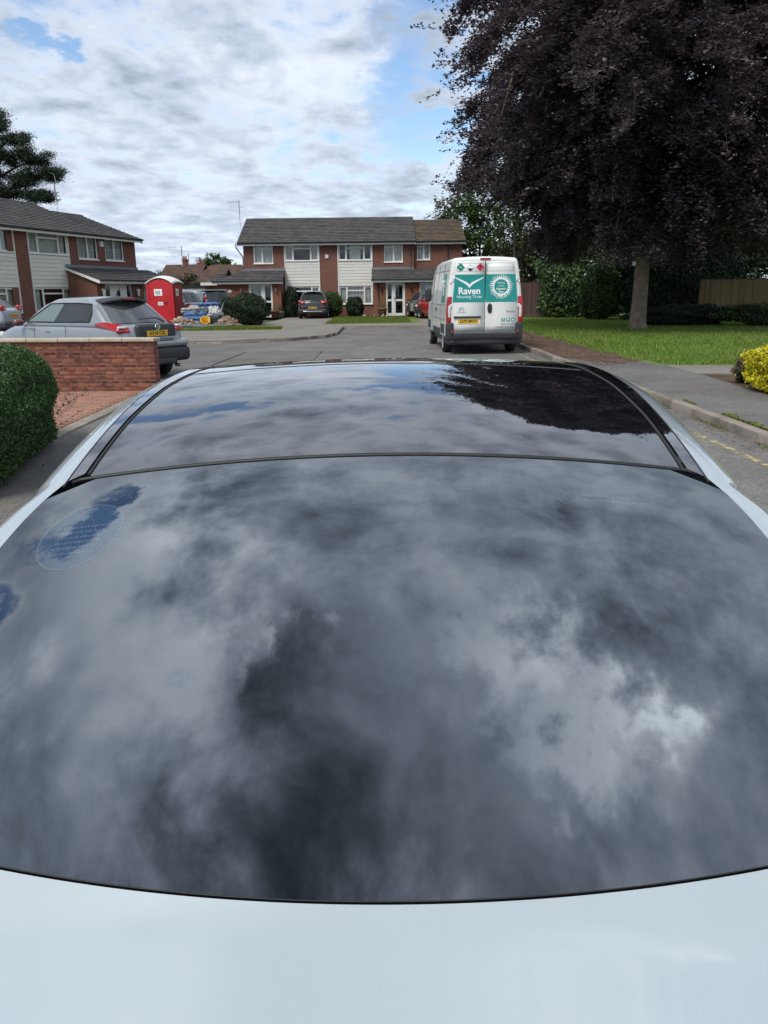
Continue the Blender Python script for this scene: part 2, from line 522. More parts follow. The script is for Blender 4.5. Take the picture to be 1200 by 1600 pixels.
M['clear_lens'] = mat_plain('clear_lamp_lens', (0.6, 0.6, 0.6), 0.12, var=0.1, coat=0.6)
M['plate_yellow'] = mat_plain('yellow_number_plate', (0.72, 0.42, 0.02), 0.4, var=0.04)
M['plate_text'] = mat_plain('black_lettering', (0.012, 0.012, 0.012), 0.5)
M['white_print'] = mat_plain('white_lettering', (0.82, 0.86, 0.85), 0.5, var=0.02)
M['grey_print'] = mat_plain('grey_green_lettering', (0.22, 0.27, 0.26), 0.5, var=0.05)
M['teal'] = mat_plain('teal_vinyl', (0.0, 0.25, 0.225), 0.35, var=0.06, coat=0.3)

# ------------------------------------------------------------------ lettering meshes, made first while the scene is small
_text_jobs = {}
def text_mesh(s, size, mat, bold=0.0, align='CENTER', extrude=0.0008):
    cu = bpy.data.curves.new('lettering', 'FONT')
    cu.body = s; cu.size = size; cu.align_x = align; cu.align_y = 'CENTER'
    cu.extrude = extrude; cu.offset = bold; cu.resolution_u = 2
    o = bpy.data.objects.new('lettering', cu)
    COL.objects.link(o)
    dg = bpy.context.evaluated_depsgraph_get()
    me = bpy.data.meshes.new_from_object(o.evaluated_get(dg))
    COL.objects.unlink(o); bpy.data.objects.remove(o)
    me.materials.clear(); me.materials.append(mat)
    me.name = 'lettering'
    return me

TXT = {
    'raven': text_mesh('Raven', 0.245, M['white_print'], 0.006),
    'trust': text_mesh('Housing Trust', 0.118, M['white_print']),
    'building': text_mesh('Building', 0.085, M['white_print']),
    'homes': text_mesh('homes', 0.085, M['white_print']),
    'changing': text_mesh('Changing', 0.098, M['white_print'], 0.003),
    'lives': text_mesh('lives', 0.098, M['white_print'], 0.003),
    'vanplate': text_mesh('LS70 MVH', 0.105, M['plate_text'], 0.002),
    'maker': text_mesh('CITRO\u00cbN', 0.036, M['grey_print']),
    'bluehdi': text_mesh('BlueHDi', 0.045, M['grey_print'], 0.001),
    'phone': text_mesh('0300 123 3399', 0.068, M['grey_print'], align='RIGHT'),
    'mail': text_mesh('raven@ravenht.org.uk', 0.062, M['grey_print'], align='RIGHT'),
    'web': text_mesh('www.ravenht.org.uk', 0.07, M['grey_print'], align='RIGHT'),
    'f': text_mesh('f', 0.1, M['white_print'], 0.003),
    't': text_mesh('in', 0.08, M['white_print'], 0.003),
    'jukeplate': text_mesh('GY18 CZL', 0.094, M['plate_text'], 0.002),
    'side_van': text_mesh('Raven', 0.2, M['white_print'], 0.004),
}
# ------------------------------------------------------------------ the setting: ground, road, pavements, kerbs
def ground_mat(name, cols, scale=1.0, fine=30, rough=0.9, stains=None, bump=0.35, fine_amt=0.5, cracks=None, speck=0.0):
    t = NT(name)
    p = t.pos()
    a = t.noise(p, scale, 6, 0.65, 0.4)
    f = t.noise(p, fine, 4, 0.7)
    c = t.ramp(a, [(0.3 + 0.4 * i / (len(cols) - 1), x) for i, x in enumerate(cols)])
    c = t.mix(fine_amt, c, t.ramp(f, [(0.3, (0.45, 0.45, 0.45)), (0.7, (1.0, 1.0, 1.0))]), 'MULTIPLY')
    if stains:
        col, amt, sc, lo, hi = stains
        s = t.noise(p, sc, 6, 0.7, 0.8)
        c = t.mix(t.math('MULTIPLY', t.ramp(s, [(lo, (0, 0, 0)), (hi, (1, 1, 1))]), amt), c, col)
    if speck:
        v = t.new('ShaderNodeTexVoronoi'); v.inputs['Scale'].default_value = 75; t.link(p, v.inputs['Vector'])
        sv = t.new('ShaderNodeSeparateColor'); t.link(v.outputs['Color'], sv.inputs[0])
        c = t.mix(speck, c, t.ramp(sv.outputs[0], [(0.0, (0.45, 0.45, 0.45)), (0.55, (0.9, 0.9, 0.9)), (0.93, (1.2, 1.2, 1.2)), (1.0, (2.4, 2.35, 2.2))]), 'MULTIPLY')
        md = t.noise(p, 5, 5, 0.7)
        c = t.mix(0.5, c, t.ramp(md, [(0.3, (0.7, 0.7, 0.7)), (0.7, (1.15, 1.13, 1.1))]), 'MULTIPLY')
    if cracks:
        m = t.new('ShaderNodeMapping'); m.inputs['Scale'].default_value = (0.45, 0.45, 0.45); t.link(p, m.inputs[0])
        v = t.new('ShaderNodeTexVoronoi', feature='DISTANCE_TO_EDGE'); t.link(m.outputs[0], v.inputs['Vector'])
        c = t.mix(t.math('MULTIPLY', t.ramp(v.outputs['Distance'], [(0.0, (1, 1, 1)), (0.012, (0, 0, 0))]), cracks), c, (0.03, 0.03, 0.03))
    t.base(c); t.set(rough=rough, spec=0.25)
    t.bump(f, bump, 0.012)
    return t.m

def sheet(name, poly, z, mat, thick=None):
    """flat sheet (or slab with real edges) from a polygon"""
    b = MB()
    if thick: b.prism(poly, 'z', z - thick, z)
    else: b.add([(x, y, z) for x, y in poly], [tuple(range(len(poly)))])
    return tag(b.build(name, mat), kind='structure')

M['asphalt'] = ground_mat('road_asphalt', [(0.13, 0.13, 0.126), (0.175, 0.172, 0.165), (0.215, 0.21, 0.198)], 0.5, 45, stains=((0.27, 0.25, 0.215), 0.55, 0.9, 0.5, 0.68), cracks=0.35, speck=0.45)
M['footway'] = ground_mat('footway_asphalt', [(0.125, 0.123, 0.12), (0.165, 0.162, 0.156), (0.20, 0.195, 0.185)], 0.7, 60, stains=((0.19, 0.165, 0.12), 0.5, 0.6, 0.55, 0.7), speck=0.5)
M['footway_pale'] = ground_mat('pale_footway', [(0.18, 0.17, 0.155), (0.23, 0.215, 0.19), (0.27, 0.25, 0.22)], 0.7, 50, stains=((0.13, 0.13, 0.09), 0.4, 1.2, 0.5, 0.7))
M['soil'] = ground_mat('bare_soil', [(0.06, 0.04, 0.025), (0.09, 0.06, 0.04), (0.12, 0.085, 0.06)], 1.4, 25, bump=0.7)
M['litter'] = ground_mat('leaf_mould', [(0.08, 0.055, 0.042), (0.125, 0.085, 0.066), (0.17, 0.125, 0.10)], 2.2, 20, bump=0.8, stains=((0.09, 0.12, 0.03), 0.4, 1.4, 0.6, 0.75))
M['turf'] = ground_mat('turf', [(0.08, 0.14, 0.022), (0.12, 0.20, 0.03), (0.17, 0.24, 0.05)], 0.35, 14, bump=0.8, stains=((0.15, 0.13, 0.07), 0.7, 0.8, 0.5, 0.7))
M['field'] = ground_mat('far_ground', [(0.05, 0.08, 0.025), (0.08, 0.10, 0.04)], 0.05, 2, bump=0.1)
M['concrete'] = ground_mat('concrete', [(0.26, 0.25, 0.23), (0.33, 0.315, 0.285)], 1.5, 30, stains=((0.15, 0.15, 0.11), 0.5, 2.0, 0.5, 0.7))
M['kerb'] = mat_island('kerb_concrete', [(0.22, 0.19, 0.16), (0.30, 0.265, 0.225), (0.25, 0.22, 0.185)], 0.9, 14, patch_col=(0.09, 0.075, 0.05), patch_amt=0.55, patch_scale=3.0, bump=0.5)
M['paving'] = mat_island('clay_block_paving', [(0.34, 0.16, 0.11), (0.27, 0.13, 0.095), (0.38, 0.20, 0.14), (0.30, 0.17, 0.13)], 0.9, 22, patch_col=(0.16, 0.12, 0.09), patch_amt=0.35, patch_scale=1.6)
M['sand_joint'] = mat_plain('sand_joint', (0.13, 0.10, 0.075), 0.95)

sheet('ground', [(-900, -300), (900, -300), (900, 1500), (-900, 1500)], -0.03, M['field'])
sheet('road', [(-30, -12), (4.12, -12), (4.12, 39.0), (5.5, 39.0), (5.5, 39.3), (-1.95, 39.3), (-30, 39.3)], 0.0, M['asphalt'])

# right pavement with its kerb
sheet('pavement', [(4.25, -12), (6.0, -12), (5.75, 12), (5.85, 13.6), (5.95, 15.2), (5.95, 17.1), (5.55, 18.4), (5.55, 40), (4.25, 40)], 0.11, M['footway'], 0.14)
sheet('side_path', [(5.952, 15.3), (13, 13.6), (13, 15.6), (7.4, 16.7), (5.952, 17.1)], 0.105, M['footway_pale'], 0.13)
sheet('lawn_soil', [(5.56, 18.4), (5.95, 17.25), (7.3, 16.85), (13, 15.75), (36, 12), (36, 62), (5.56, 62)], 0.10, M['turf'], 0.13)
sheet('garden_bed', [(5.86, 13.5), (5.76, 12), (6.02, -10), (20, -10), (20, 11), (13, 13.5), (5.96, 15.2)], 0.09, M['soil'], 0.12)
# leaf mould swept off the beech over the pavement
def ragged(pts, amp, n=10):
    out = []
    for (a, b) in zip(pts, pts[1:] + pts[:1]):
        for k in range(n):
            t = k / n
            out.append((a[0] + (b[0] - a[0]) * t + random.uniform(-amp, amp), a[1] + (b[1] - a[1]) * t + random.uniform(-amp, amp) * 2))
    return out
lit = ragged([(4.3, 19.2), (5.1, 17.4), (5.75, 18.1), (5.7, 24), (5.65, 31), (5.5, 36), (4.3, 36)], 0.06, 9)
sheet('leaf_mould', lit, 0.116, M['litter'])

# kerb stones, one by one
kerb = empty('kerb', (0, 0, 0)); tag(kerb, kind='structure')
def kerb_stone_mesh(L, seed):
    V, F = rbox(0.13, L - 0.008, 0.22, 0.018, (1, 4, 1), 2)
    r = np.random.default_rng(seed)
    V = V + r.normal(0, 0.0022, V.shape)
    return mesh_np('kerb_stone', V, F, M['kerb'], False)
kms = [kerb_stone_mesh(0.915, s) for s in range(4)]
y = 3.2; k = 0
while y < 39.2:
    obj('kerb_stone', kms[k % 4], kerb, (4.185 + random.uniform(-.004, .004), y + 0.457, 0.01 + random.uniform(-.004, .004)), (0, 0, random.uniform(-.004, .004)))
    y += 0.915; k += 1
# yellow line, worn, one painted strip near the right kerb
t = NT('worn_yellow_paint')
g_ = t.new('ShaderNodeNewGeometry')
n1 = t.noise(g_.outputs['Position'], 6, 8, 0.7)
t.base((0.40, 0.34, 0.17)); t.set(rough=0.7)
tr = t.new('ShaderNodeBsdfTransparent'); mx = t.new('ShaderNodeMixShader')
t.link(t.ramp(n1, [(0.47, (0, 0, 0)), (0.54, (1, 1, 1))]), mx.inputs[0]); t.link(tr.outputs[0], mx.inputs[1]); t.link(t.b.outputs[0], mx.inputs[2]); t.link(mx.outputs[0], t.out.inputs[0])
b = MB()
yy = 2.0
while yy < 30:
    L = random.uniform(0.5, 1.6)
    wv = random.uniform(-.006, .006)
    b.add([(3.645 + wv, yy, .004), (3.725 + wv, yy, .004), (3.725 + wv, yy + L, .004), (3.645 + wv, yy + L, .004)], [(0, 1, 2, 3)])
    yy += L + random.choice((0.0, 0.03, 0.1))
tag(b.build('yellow_line', t.m), kind='structure')
# dirt and moss in the channel
def scatter_tris(name, n, fn, size, mat, up=0.25, parent=None):
    c = np.array([fn() for _ in range(n)])
    return leaf_mesh_obj(name, c, size, mat, flat=1 - up, parent=parent)

def leaf_quads(c, size, flat=0.0, aspect=0.55, normal=None, r=rng):
    """diamond leaves: c (n,3) centres; size scalar or (n,); flat 0..1 how horizontal"""
    n = len(c)
    size = np.broadcast_to(np.asarray(size, float), (n,))[:, None] * r.uniform(0.7, 1.3, (n, 1))
    nn = r.normal(size=(n, 3))
    if normal is not None: nn = nn * (1 - flat) + normal * 2 * flat
    else: nn[:, 2] = np.abs(nn[:, 2]); nn = nn * (1 - flat) + np.array([0, 0, 2.0]) * flat
    nn /= np.linalg.norm(nn, axis=1, keepdims=True) + 1e-9
    a = np.cross(nn, r.normal(size=(n, 3))); a /= np.linalg.norm(a, axis=1, keepdims=True) + 1e-9
    b_ = np.cross(nn, a)
    a = a * size * 0.5; b_ = b_ * size * 0.5 * aspect
    V = np.stack([c - a, c - b_, c + a, c + b_], 1).reshape(-1, 3)
    F = np.arange(4 * n).reshape(n, 4)
    return V, F

def leaf_mesh_obj(name, c, size, mat, flat=0.0, aspect=0.55, parent=None, normal=None, kind=None):
    V, F = leaf_quads(np.asarray(c), size, flat, aspect, normal)
    o = obj(name, mesh_np(name, V, F, mat), parent)
    if kind: o['kind'] = kind
    return o

M['dead_leaf'] = mat_leaf('dead_leaf', [(0.07, 0.035, 0.02), (0.14, 0.075, 0.045), (0.22, 0.12, 0.07)], 0.1)
pts = np.stack([rng.uniform(3.85, 4.12, 500), rng.uniform(6, 20, 500), np.full(500, 0.006)], 1)
o = leaf_mesh_obj('gutter_leaves', pts, 0.035, M['dead_leaf'], 0.85); tag(o, 'scattered brown leaf debris lying along the kerb channel', 'leaves', kind='stuff')
pts = np.stack([rng.uniform(4.3, 5.7, 5000), rng.uniform(17, 37, 5000), np.full(5000, 0.122)], 1)
o = leaf_mesh_obj('leaf_litter', pts, 0.06, M['dead_leaf'], 0.85); tag(o, 'brown beech leaf litter covering the pavement beside the lawn', 'leaves', kind='stuff')
M['moss'] = mat_leaf('moss', [(0.10, 0.12, 0.02), (0.18, 0.19, 0.035), (0.13, 0.16, 0.03)], 0.2, clump=6)
c = []
for yc, L, n, sc in ((9.3, 1.6, 2600, .05), (11.2, .5, 300, .03), (8.0, 0.8, 900, .04)):
    yy = rng.uniform(yc - L / 2, yc + L / 2, n)
    c.append(np.stack([4.29 + np.abs(rng.normal(0, sc, n)) * (0.6 + 0.5 * np.sin(yy * 9)), yy, 0.113 + rng.uniform(0, .018, n)], 1))
yy = rng.uniform(7.0, 12.5, 1200)
c.append(np.stack([4.115 - np.abs(rng.normal(0, .03, 1200)), yy, rng.uniform(0, .03, 1200)], 1)[np.sin(yy * 3.3) > -0.2])
o = leaf_mesh_obj('moss', np.concatenate(c), 0.022, M['moss'], 0.3); tag(o, 'yellow green moss and weeds growing along the kerb stones', 'moss', kind='stuff')

# grass blades over the lawn: denser near the path
M['grass'] = mat_leaf('grass_blades', [(0.11, 0.18, 0.028), (0.17, 0.265, 0.042), (0.27, 0.34, 0.08)], 0.4, clump=0.5)
def blades(name, c, h, mat, r=rng):
    n = len(c); c = np.asarray(c)
    ang = r.uniform(0, math.tau, n); w = 0.012 + 0.012 * r.random(n)
    d = np.stack([np.cos(ang), np.sin(ang), np.zeros(n)], 1)
    lean = r.normal(0, 0.35, (n, 3)); lean[:, 2] = 1
    hh = h * r.uniform(0.5, 1.3, n)
    V = np.stack([c - d * w[:, None], c + d * w[:, None], c + lean * hh[:, None]], 1).reshape(-1, 3)
    return mesh_np(name, V, np.arange(3 * n).reshape(n, 3), mat)
n = 150000
yy = 16 + 30 * rng.random(n) ** 1.6
xx = rng.uniform(5.5, 22, n)
keep = (xx > 5.6 + 0.15 * np.sin(yy * 2) + rng.normal(0, .08, n)) & ((yy > 17.3 - (xx - 6) * 0.22 + rng.normal(0, .1, n)) & (xx < yy * 0.52)) & ((yy > 18.3) | (xx > 6.0))
c = np.stack([xx, yy, np.full(n, 0.10)], 1)[keep]
o = obj('lawn_grass', blades('lawn_grass', c, 0.075, M['grass'])); tag(o, 'green mown lawn under the copper beech', 'grass', kind='stuff')
c = np.stack([rng.uniform(6, 14, 90), rng.uniform(18, 34, 90), np.full(90, 0.17)], 1)
o = leaf_mesh_obj('daisies', c, 0.05, M['white_print'], 0.6); tag(o, 'tiny white daisies dotted over the lawn', 'flowers', kind='stuff')
# left far verge and front lawns
sheet('far_pavement', [(-26, 28.3), (-5.5, 28.3), (-3.3, 29.6), (-2.3, 31.2), (-1.95, 33.2), (-1.95, 39.2), (5.5, 39.2), (5.5, 42.6), (1.6, 42.6), (-3.0, 42.4), (-4.4, 36.4), (-26, 35.2)], 0.11, M['footway_pale'], 0.14)
sheet('far_drive', [(-4.4, 36.45), (-3.02, 42.45), (-3.0, 58), (-6.3, 58), (-6.3, 44), (-8.4, 43.2), (-8.2, 40.6), (-5.2, 38.6)], 0.114, M['footway_pale'], 0.14)
sheet('far_verge', [(-26, 35.25), (-4.42, 36.45), (-5.25, 38.6), (-8.25, 40.6), (-8.45, 43.2), (-8.4, 58), (-26, 58)], 0.12, M['turf'], 0.14)
sheet('far_lawn', [(-2.98, 42.65), (1.55, 42.65), (2.2, 45.5), (2.0, 52.8), (-2.96, 52.8)], 0.12, M['turf'], 0.14)
sheet('red_driveway', [(1.62, 42.65), (5.5, 42.65), (5.5, 58), (2.02, 58), (2.02, 52.8), (2.22, 45.5)], 0.116, M['footway_pale'], 0.14)
def far_blades(x0, x1, y0, y1, n, h, cut=None):
    c = np.stack([rng.uniform(x0, x1, n), rng.uniform(y0, y1, n), np.full(n, 0.115)], 1)
    if cut is not None: c = c[cut(c)]
    return c
c = np.concatenate([far_blades(-20, -4.5, 35.3, 37.2, 9000, .1, lambda c: c[:, 1] > 35.3 + (c[:, 0] + 26) * .055 + .1), far_blades(-8.2, -4.6, 36.6, 40.5, 7000, .1, lambda c: c[:, 1] < 38.6 + (-5.2 - c[:, 0]) * .66),
                    far_blades(-2.9, 1.55, 42.7, 52.6, 12000, .08)])
M['verge_grass'] = mat_leaf('verge_grass', [(0.10, 0.13, 0.03), (0.15, 0.20, 0.03), (0.22, 0.24, 0.06)], 0.4, clump=0.8)
o = obj('verge_grass', blades('verge_grass', c, 0.11, M['verge_grass'])); tag(o, 'rough grass on the verge and the little front lawn', 'grass', kind='stuff')
# far kerb stones, following the bend
kp = [(-26, 28.22), (-5.5, 28.22), (-3.3, 29.5), (-2.22, 31.1), (-1.87, 33.2), (-1.87, 39.1), (5.5, 39.1)]
kf = empty('kerb', (0, 0, 0)); tag(kf, kind='structure')
for (a, c_) in zip(kp, kp[1:]):
    L = math.dist(a, c_); nseg = max(1, round(L / 0.915)); ang = math.atan2(c_[1] - a[1], c_[0] - a[0])
    for i in range(nseg):
        tt = (i + .5) / nseg
        xk = a[0] + (c_[0] - a[0]) * tt; yk = a[1] + (c_[1] - a[1]) * tt
        low = -0.055 if (xk < -3.8 or yk > 39) else 0.012
        o = obj('kerb_stone', kms[i % 4], kf, (xk, yk, low), (0, 0, ang - math.pi / 2))
# left foreground: footway, edging and block paving
sheet('left_footway', [(-9, -12), (-1.75, -12), (-1.75, 24), (-3.95, 24), (-3.92, 14.2), (-3.86, 9.3), (-9, 9.3)], 0.02, M['footway'], 0.05)
M['dark_footway'] = M['footway']
edge = empty('paving_edge', (0, 0, 0)); tag(edge, kind='structure')
V, F = rbox(0.2, 0.9, 0.1, 0.012, (1, 2, 1), 2); em = mesh_np('edging_stone', V, F, M['kerb'])
for i in range(6):
    obj('edging_stone', em, edge, (-3.97 - i * 0.018, 9.4 + 0.45 + i * 0.91, -0.005), (0, 0, 0.02))
base = sheet('block_paving', [(-9, 9.3), (-4.08, 9.3), (-4.18, 14.8), (-9, 14.8)], 0.0, M['sand_joint'])
V, F = rbox(0.1, 0.2, 0.06, 0.006, (1, 1, 1), 1)
pm = [mesh_np('paving_block', V + np.random.default_rng(s).normal(0, .0008, V.shape), F, M['paving']) for s in range(3)]
cells = []
y = 9.35; row = 0
while y < 14.25:
    x = -4.23 - (0.105 if row % 2 else 0) - (y - 9.35) * 0.018
    while x > -8.2:
        cells.append((x, y)); x -= 0.206
    y += 0.105; row += 1
vis = [c for c in cells if -0.475 < c[0] / c[1] < -0.28 and c[1] > 9.9 and c[0] > -5.95 - (c[1] - 10) * .06]
vis.sort(key=lambda c: c[1] - c[0] * .5)
sel = set(vis[:300])
rest = MB()
for c in cells:
    z = random.uniform(-.003, .003) - .004
    if c in sel:
        obj('paving_block', random.choice(pm), base, (c[0], c[1], z), (0, 0, math.pi / 2 + random.uniform(-.012, .012)))
    else:
        rest.cbox((c[0], c[1], z), (0.2, 0.1, 0.06))
tag(rest.build('paving_blocks', M['paving'], base), kind='stuff')
# the drive behind the brick wall
sheet('driveway', [(-26, 14.85), (-4.2, 14.85), (-3.97, 24), (-5.0, 28.0), (-26, 28.0)], 0.02, M['footway'], 0.05)

# ------------------------------------------------------------------ garden wall: every brick and coping stone
M['wall_brick'] = mat_island('garden_wall_brick', [(0.27, 0.10, 0.065), (0.20, 0.078, 0.056), (0.32, 0.125, 0.075), (0.24, 0.105, 0.08), (0.165, 0.068, 0.054)], 0.92, 34, spec=0.15, patch_col=(0.28, 0.17, 0.13), patch_amt=0.30, patch_scale=7.0, bump=0.6)
M['mortar'] = mat_plain('mortar', (0.20, 0.155, 0.125), 0.95, var=0.25, scale=12)
M['coping'] = mat_island('cream_coping', [(0.50, 0.45, 0.34), (0.56, 0.50, 0.39), (0.46, 0.42, 0.33)], 0.85, 9, patch_col=(0.25, 0.22, 0.15), patch_amt=0.3, patch_scale=4, bump=0.25)
wall = empty('garden_wall', (-4.0, 14.26, 0.0), math.atan2(0.31, -3.0))
tag(wall, 'low red brick garden wall with cream coping stones in front of the grey hatchback', 'wall')
WL, WH, WT = 3.9, 0.86, 0.215
MB().box(0.006, WL, -WT + .006, -0.006, -0.05, WH - .002).build('mortar_core', M['mortar'], wall)
V, F = rbox(0.215, 0.1025, 0.065, 0.004, (2, 1, 1), 1)
bms = [mesh_np('brick', V + np.random.default_rng(s).normal(0, .0013, V.shape), F, M['wall_brick']) for s in range(5)]
V, F = rbox(0.1025, 0.1025, 0.065, 0.004, (1, 1, 1), 1)
hms = [mesh_np('brick', V + np.random.default_rng(s).normal(0, .0013, V.shape), F, M['wall_brick']) for s in range(3)]
nbr = 0
for r_ in range(12):
    z = 0.0325 + 0.008 + r_ * 0.0715
    x = 0.0
    header = r_ in (2, 6, 9, 11)
    if header:
        while x < WL - 0.1 and nbr < 290:
            obj('brick', random.choice(hms), wall, (x + .051, -0.051 + random.uniform(-.002, .003), z)); x += 0.1125; nbr += 1
    else:
        if r_ % 2:
            obj('brick', random.choice(hms), wall, (0.051, -0.051, z)); x = 0.1125; nbr += 1
        while x < WL - 0.1 and nbr < 290:
            obj('brick', random.choice(bms), wall, (x + .1075, -0.051 + random.uniform(-.003, .003), z, )); x += 0.225; nbr += 1
for r_ in range(12):   # the end of the wall
    obj('brick', random.choice(hms), wall, (0.051, -0.163, 0.0405 + r_ * 0.0715))
V, F = rbox(0.58, 0.29, 0.062, 0.012, (2, 2, 1), 2)
cms = [mesh_np('coping_stone', V + np.random.default_rng(s).normal(0, .0015, V.shape), F, M['coping']) for s in range(3)]
for i in range(7):
    obj('coping_stone', random.choice(cms), wall, (0.25 + i * 0.588, -WT / 2, WH + .04 + random.uniform(-.003, .003)), (0, 0, random.uniform(-.006, .006)))
MB().box(0.0, WL, -WT - .01, .01, WH + .002, WH + .012).build('mortar_bed', M['mortar'], wall)
# ------------------------------------------------------------------ houses
def wall_holes(mb, x0, x1, z0, z1, y, holes, depth=0.12):
    """wall sheet in the plane y with openings (hx0,hx1,hz0,hz1); reveals run back by depth"""
    xs = sorted({x0, x1, *[h[0] for h in holes], *[h[1] for h in holes]})
    zs = sorted({z0, z1, *[h[2] for h in holes], *[h[3] for h in holes]})
    xs = [x for x in xs if x0 <= x <= x1]; zs = [z for z in zs if z0 <= z <= z1]
    for a, b in zip(xs, xs[1:]):
        for c, d in zip(zs, zs[1:]):
            mx, mz = (a + b) / 2, (c + d) / 2
            if any(h[0] < mx < h[1] and h[2] < mz < h[3] for h in holes): continue
            mb.add([(a, y, c), (b, y, c), (b, y, d), (a, y, d)], [(0, 1, 2, 3)])
    for h in holes:
        a, b, c, d = h[:4]; Y = y + depth
        mb.add([(a, y, c), (b, y, c), (b, Y, c), (a, Y, c)], [(0, 1, 2, 3)])
        mb.add([(a, y, d), (b, y, d), (b, Y, d), (a, Y, d)], [(3, 2, 1, 0)])
        mb.add([(a, y, c), (a, Y, c), (a, Y, d), (a, y, d)], [(0, 1, 2, 3)])
        mb.add([(b, y, c), (b, Y, c), (b, Y, d), (b, y, d)], [(3, 2, 1, 0)])

def curtain_mesh(x0, x1, z0, z1, y, mat, amp=0.025, fold=0.11):
    n = max(6, int((x1 - x0) / 0.03))
    xs = np.linspace(x0, x1, n)
    ph = random.random() * 6
    ys = y + amp * np.sin(xs / fold * math.tau * .5 + ph)
    V = [(x, yy, z0) for x, yy in zip(xs, ys)] + [(x, yy, z1) for x, yy in zip(xs, ys)]
    F = [(i, i + 1, n + i + 1, n + i) for i in range(n - 1)]
    return mesh_np('curtain', V, F, mat, True)

def window(parent, x0, x1, z0, z1, y, cols, trans=(), curtains='sides', sill=True):
    """white frame with mullions; cols = fractions of the width; trans = columns with a top light"""
    t = 0.055; fy0, fy1 = y + 0.035, y + 0.095
    b = MB()
    b.box(x0, x1, fy0, fy1, z1 - t, z1); b.box(x0, x1, fy0, fy1, z0, z0 + t)
    b.box(x0, x0 + t, fy0, fy1, z0 + t, z1 - t); b.box(x1 - t, x1, fy0, fy1, z0 + t, z1 - t)
    if sill: b.box(x0 - .04, x1 + .04, y - .05, fy0, z0 - .035, z0 + .015)
    edges = [0]
    for c in cols: edges.append(edges[-1] + c)
    W = x1 - x0
    for e_ in edges[1:-1]:
        xm = x0 + W * e_ / edges[-1]
        b.box(xm - .04, xm + .04, fy0 - .004, fy1, z0 + t, z1 - t)
    panes = []
    for i in range(len(cols)):
        a = x0 + W * edges[i] / edges[-1] + (.04 if i else t); c = x0 + W * edges[i + 1] / edges[-1] - (.04 if i < len(cols) - 1 else t)
        if i in trans:
            zt = z0 + (z1 - z0) * 0.76
            b.box(a, c, fy0 - .004, fy1, zt - .04, zt + .04)
            # opening sash round the top light
            panes += [(a, c, z0 + t, zt - .04), (a, c, zt + .04, z1 - t)]
        else:
            # casement sash set inside the frame
            s = .03
            b.box(a, a + s, fy0 + .005, fy1 - .01, z0 + t, z1 - t); b.box(c - s, c, fy0 + .005, fy1 - .01, z0 + t, z1 - t)
            b.box(a + s, c - s, fy0 + .005, fy1 - .01, z0 + t, z0 + t + s); b.box(a + s, c - s, fy0 + .005, fy1 - .01, z1 - t - s, z1 - t)
            panes.append((a + s, c - s, z0 + t + s, z1 - t - s))
    fr = b.build('window', M['upvc'], parent)
    for (a, c, d, e_) in panes:
        MB().box(a, c, y + .06, y + .066, d, e_).build('pane', M['pane'], fr)
    if curtains:
        spans = []
        if curtains == 'sides': spans = [(x0 + .06, x0 + W * .2, 'curtain'), (x1 - W * .2, x1 - .06, 'curtain')]
        elif curtains == 'full': spans = [(x0 + .06, x1 - .06, 'curtain')]
        elif curtains == 'net': spans = [(x0 + .06, x0 + W * .17, 'curtain'), (x0 + W * .17, x1 - W * .17, 'net'), (x1 - W * .17, x1 - .06, 'curtain')]
        elif curtains == 'middle': spans = [(x0 + W * .34, x0 + W * .66, 'net')]
        for a, c, m in spans:
            obj('curtain', curtain_mesh(a, c, z0 + .04, z1 - .04, y + .17, M[m]), fr)
    return fr

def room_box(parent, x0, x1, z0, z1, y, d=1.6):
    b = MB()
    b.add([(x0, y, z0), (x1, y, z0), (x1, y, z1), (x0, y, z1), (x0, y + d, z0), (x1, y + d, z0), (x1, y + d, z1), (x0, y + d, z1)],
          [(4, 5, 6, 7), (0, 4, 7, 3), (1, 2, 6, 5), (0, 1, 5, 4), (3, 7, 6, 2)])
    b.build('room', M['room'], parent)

def cladding(parent, x0, x1, z0, z1, y):
    n = max(3, round((z1 - z0) / 0.205)); h = (z1 - z0) / n
    me = MB().prism([(0.0, 0.0), (-0.038, 0.0), (-0.03, h * .88), (-0.012, h - .006), (0.0, h - .006)], 'x', 0, x1 - x0).mesh('cladding_board', M['board'])
    for i in range(n):
        obj('cladding_board', me, parent, (x0, y, z0 + i * h))

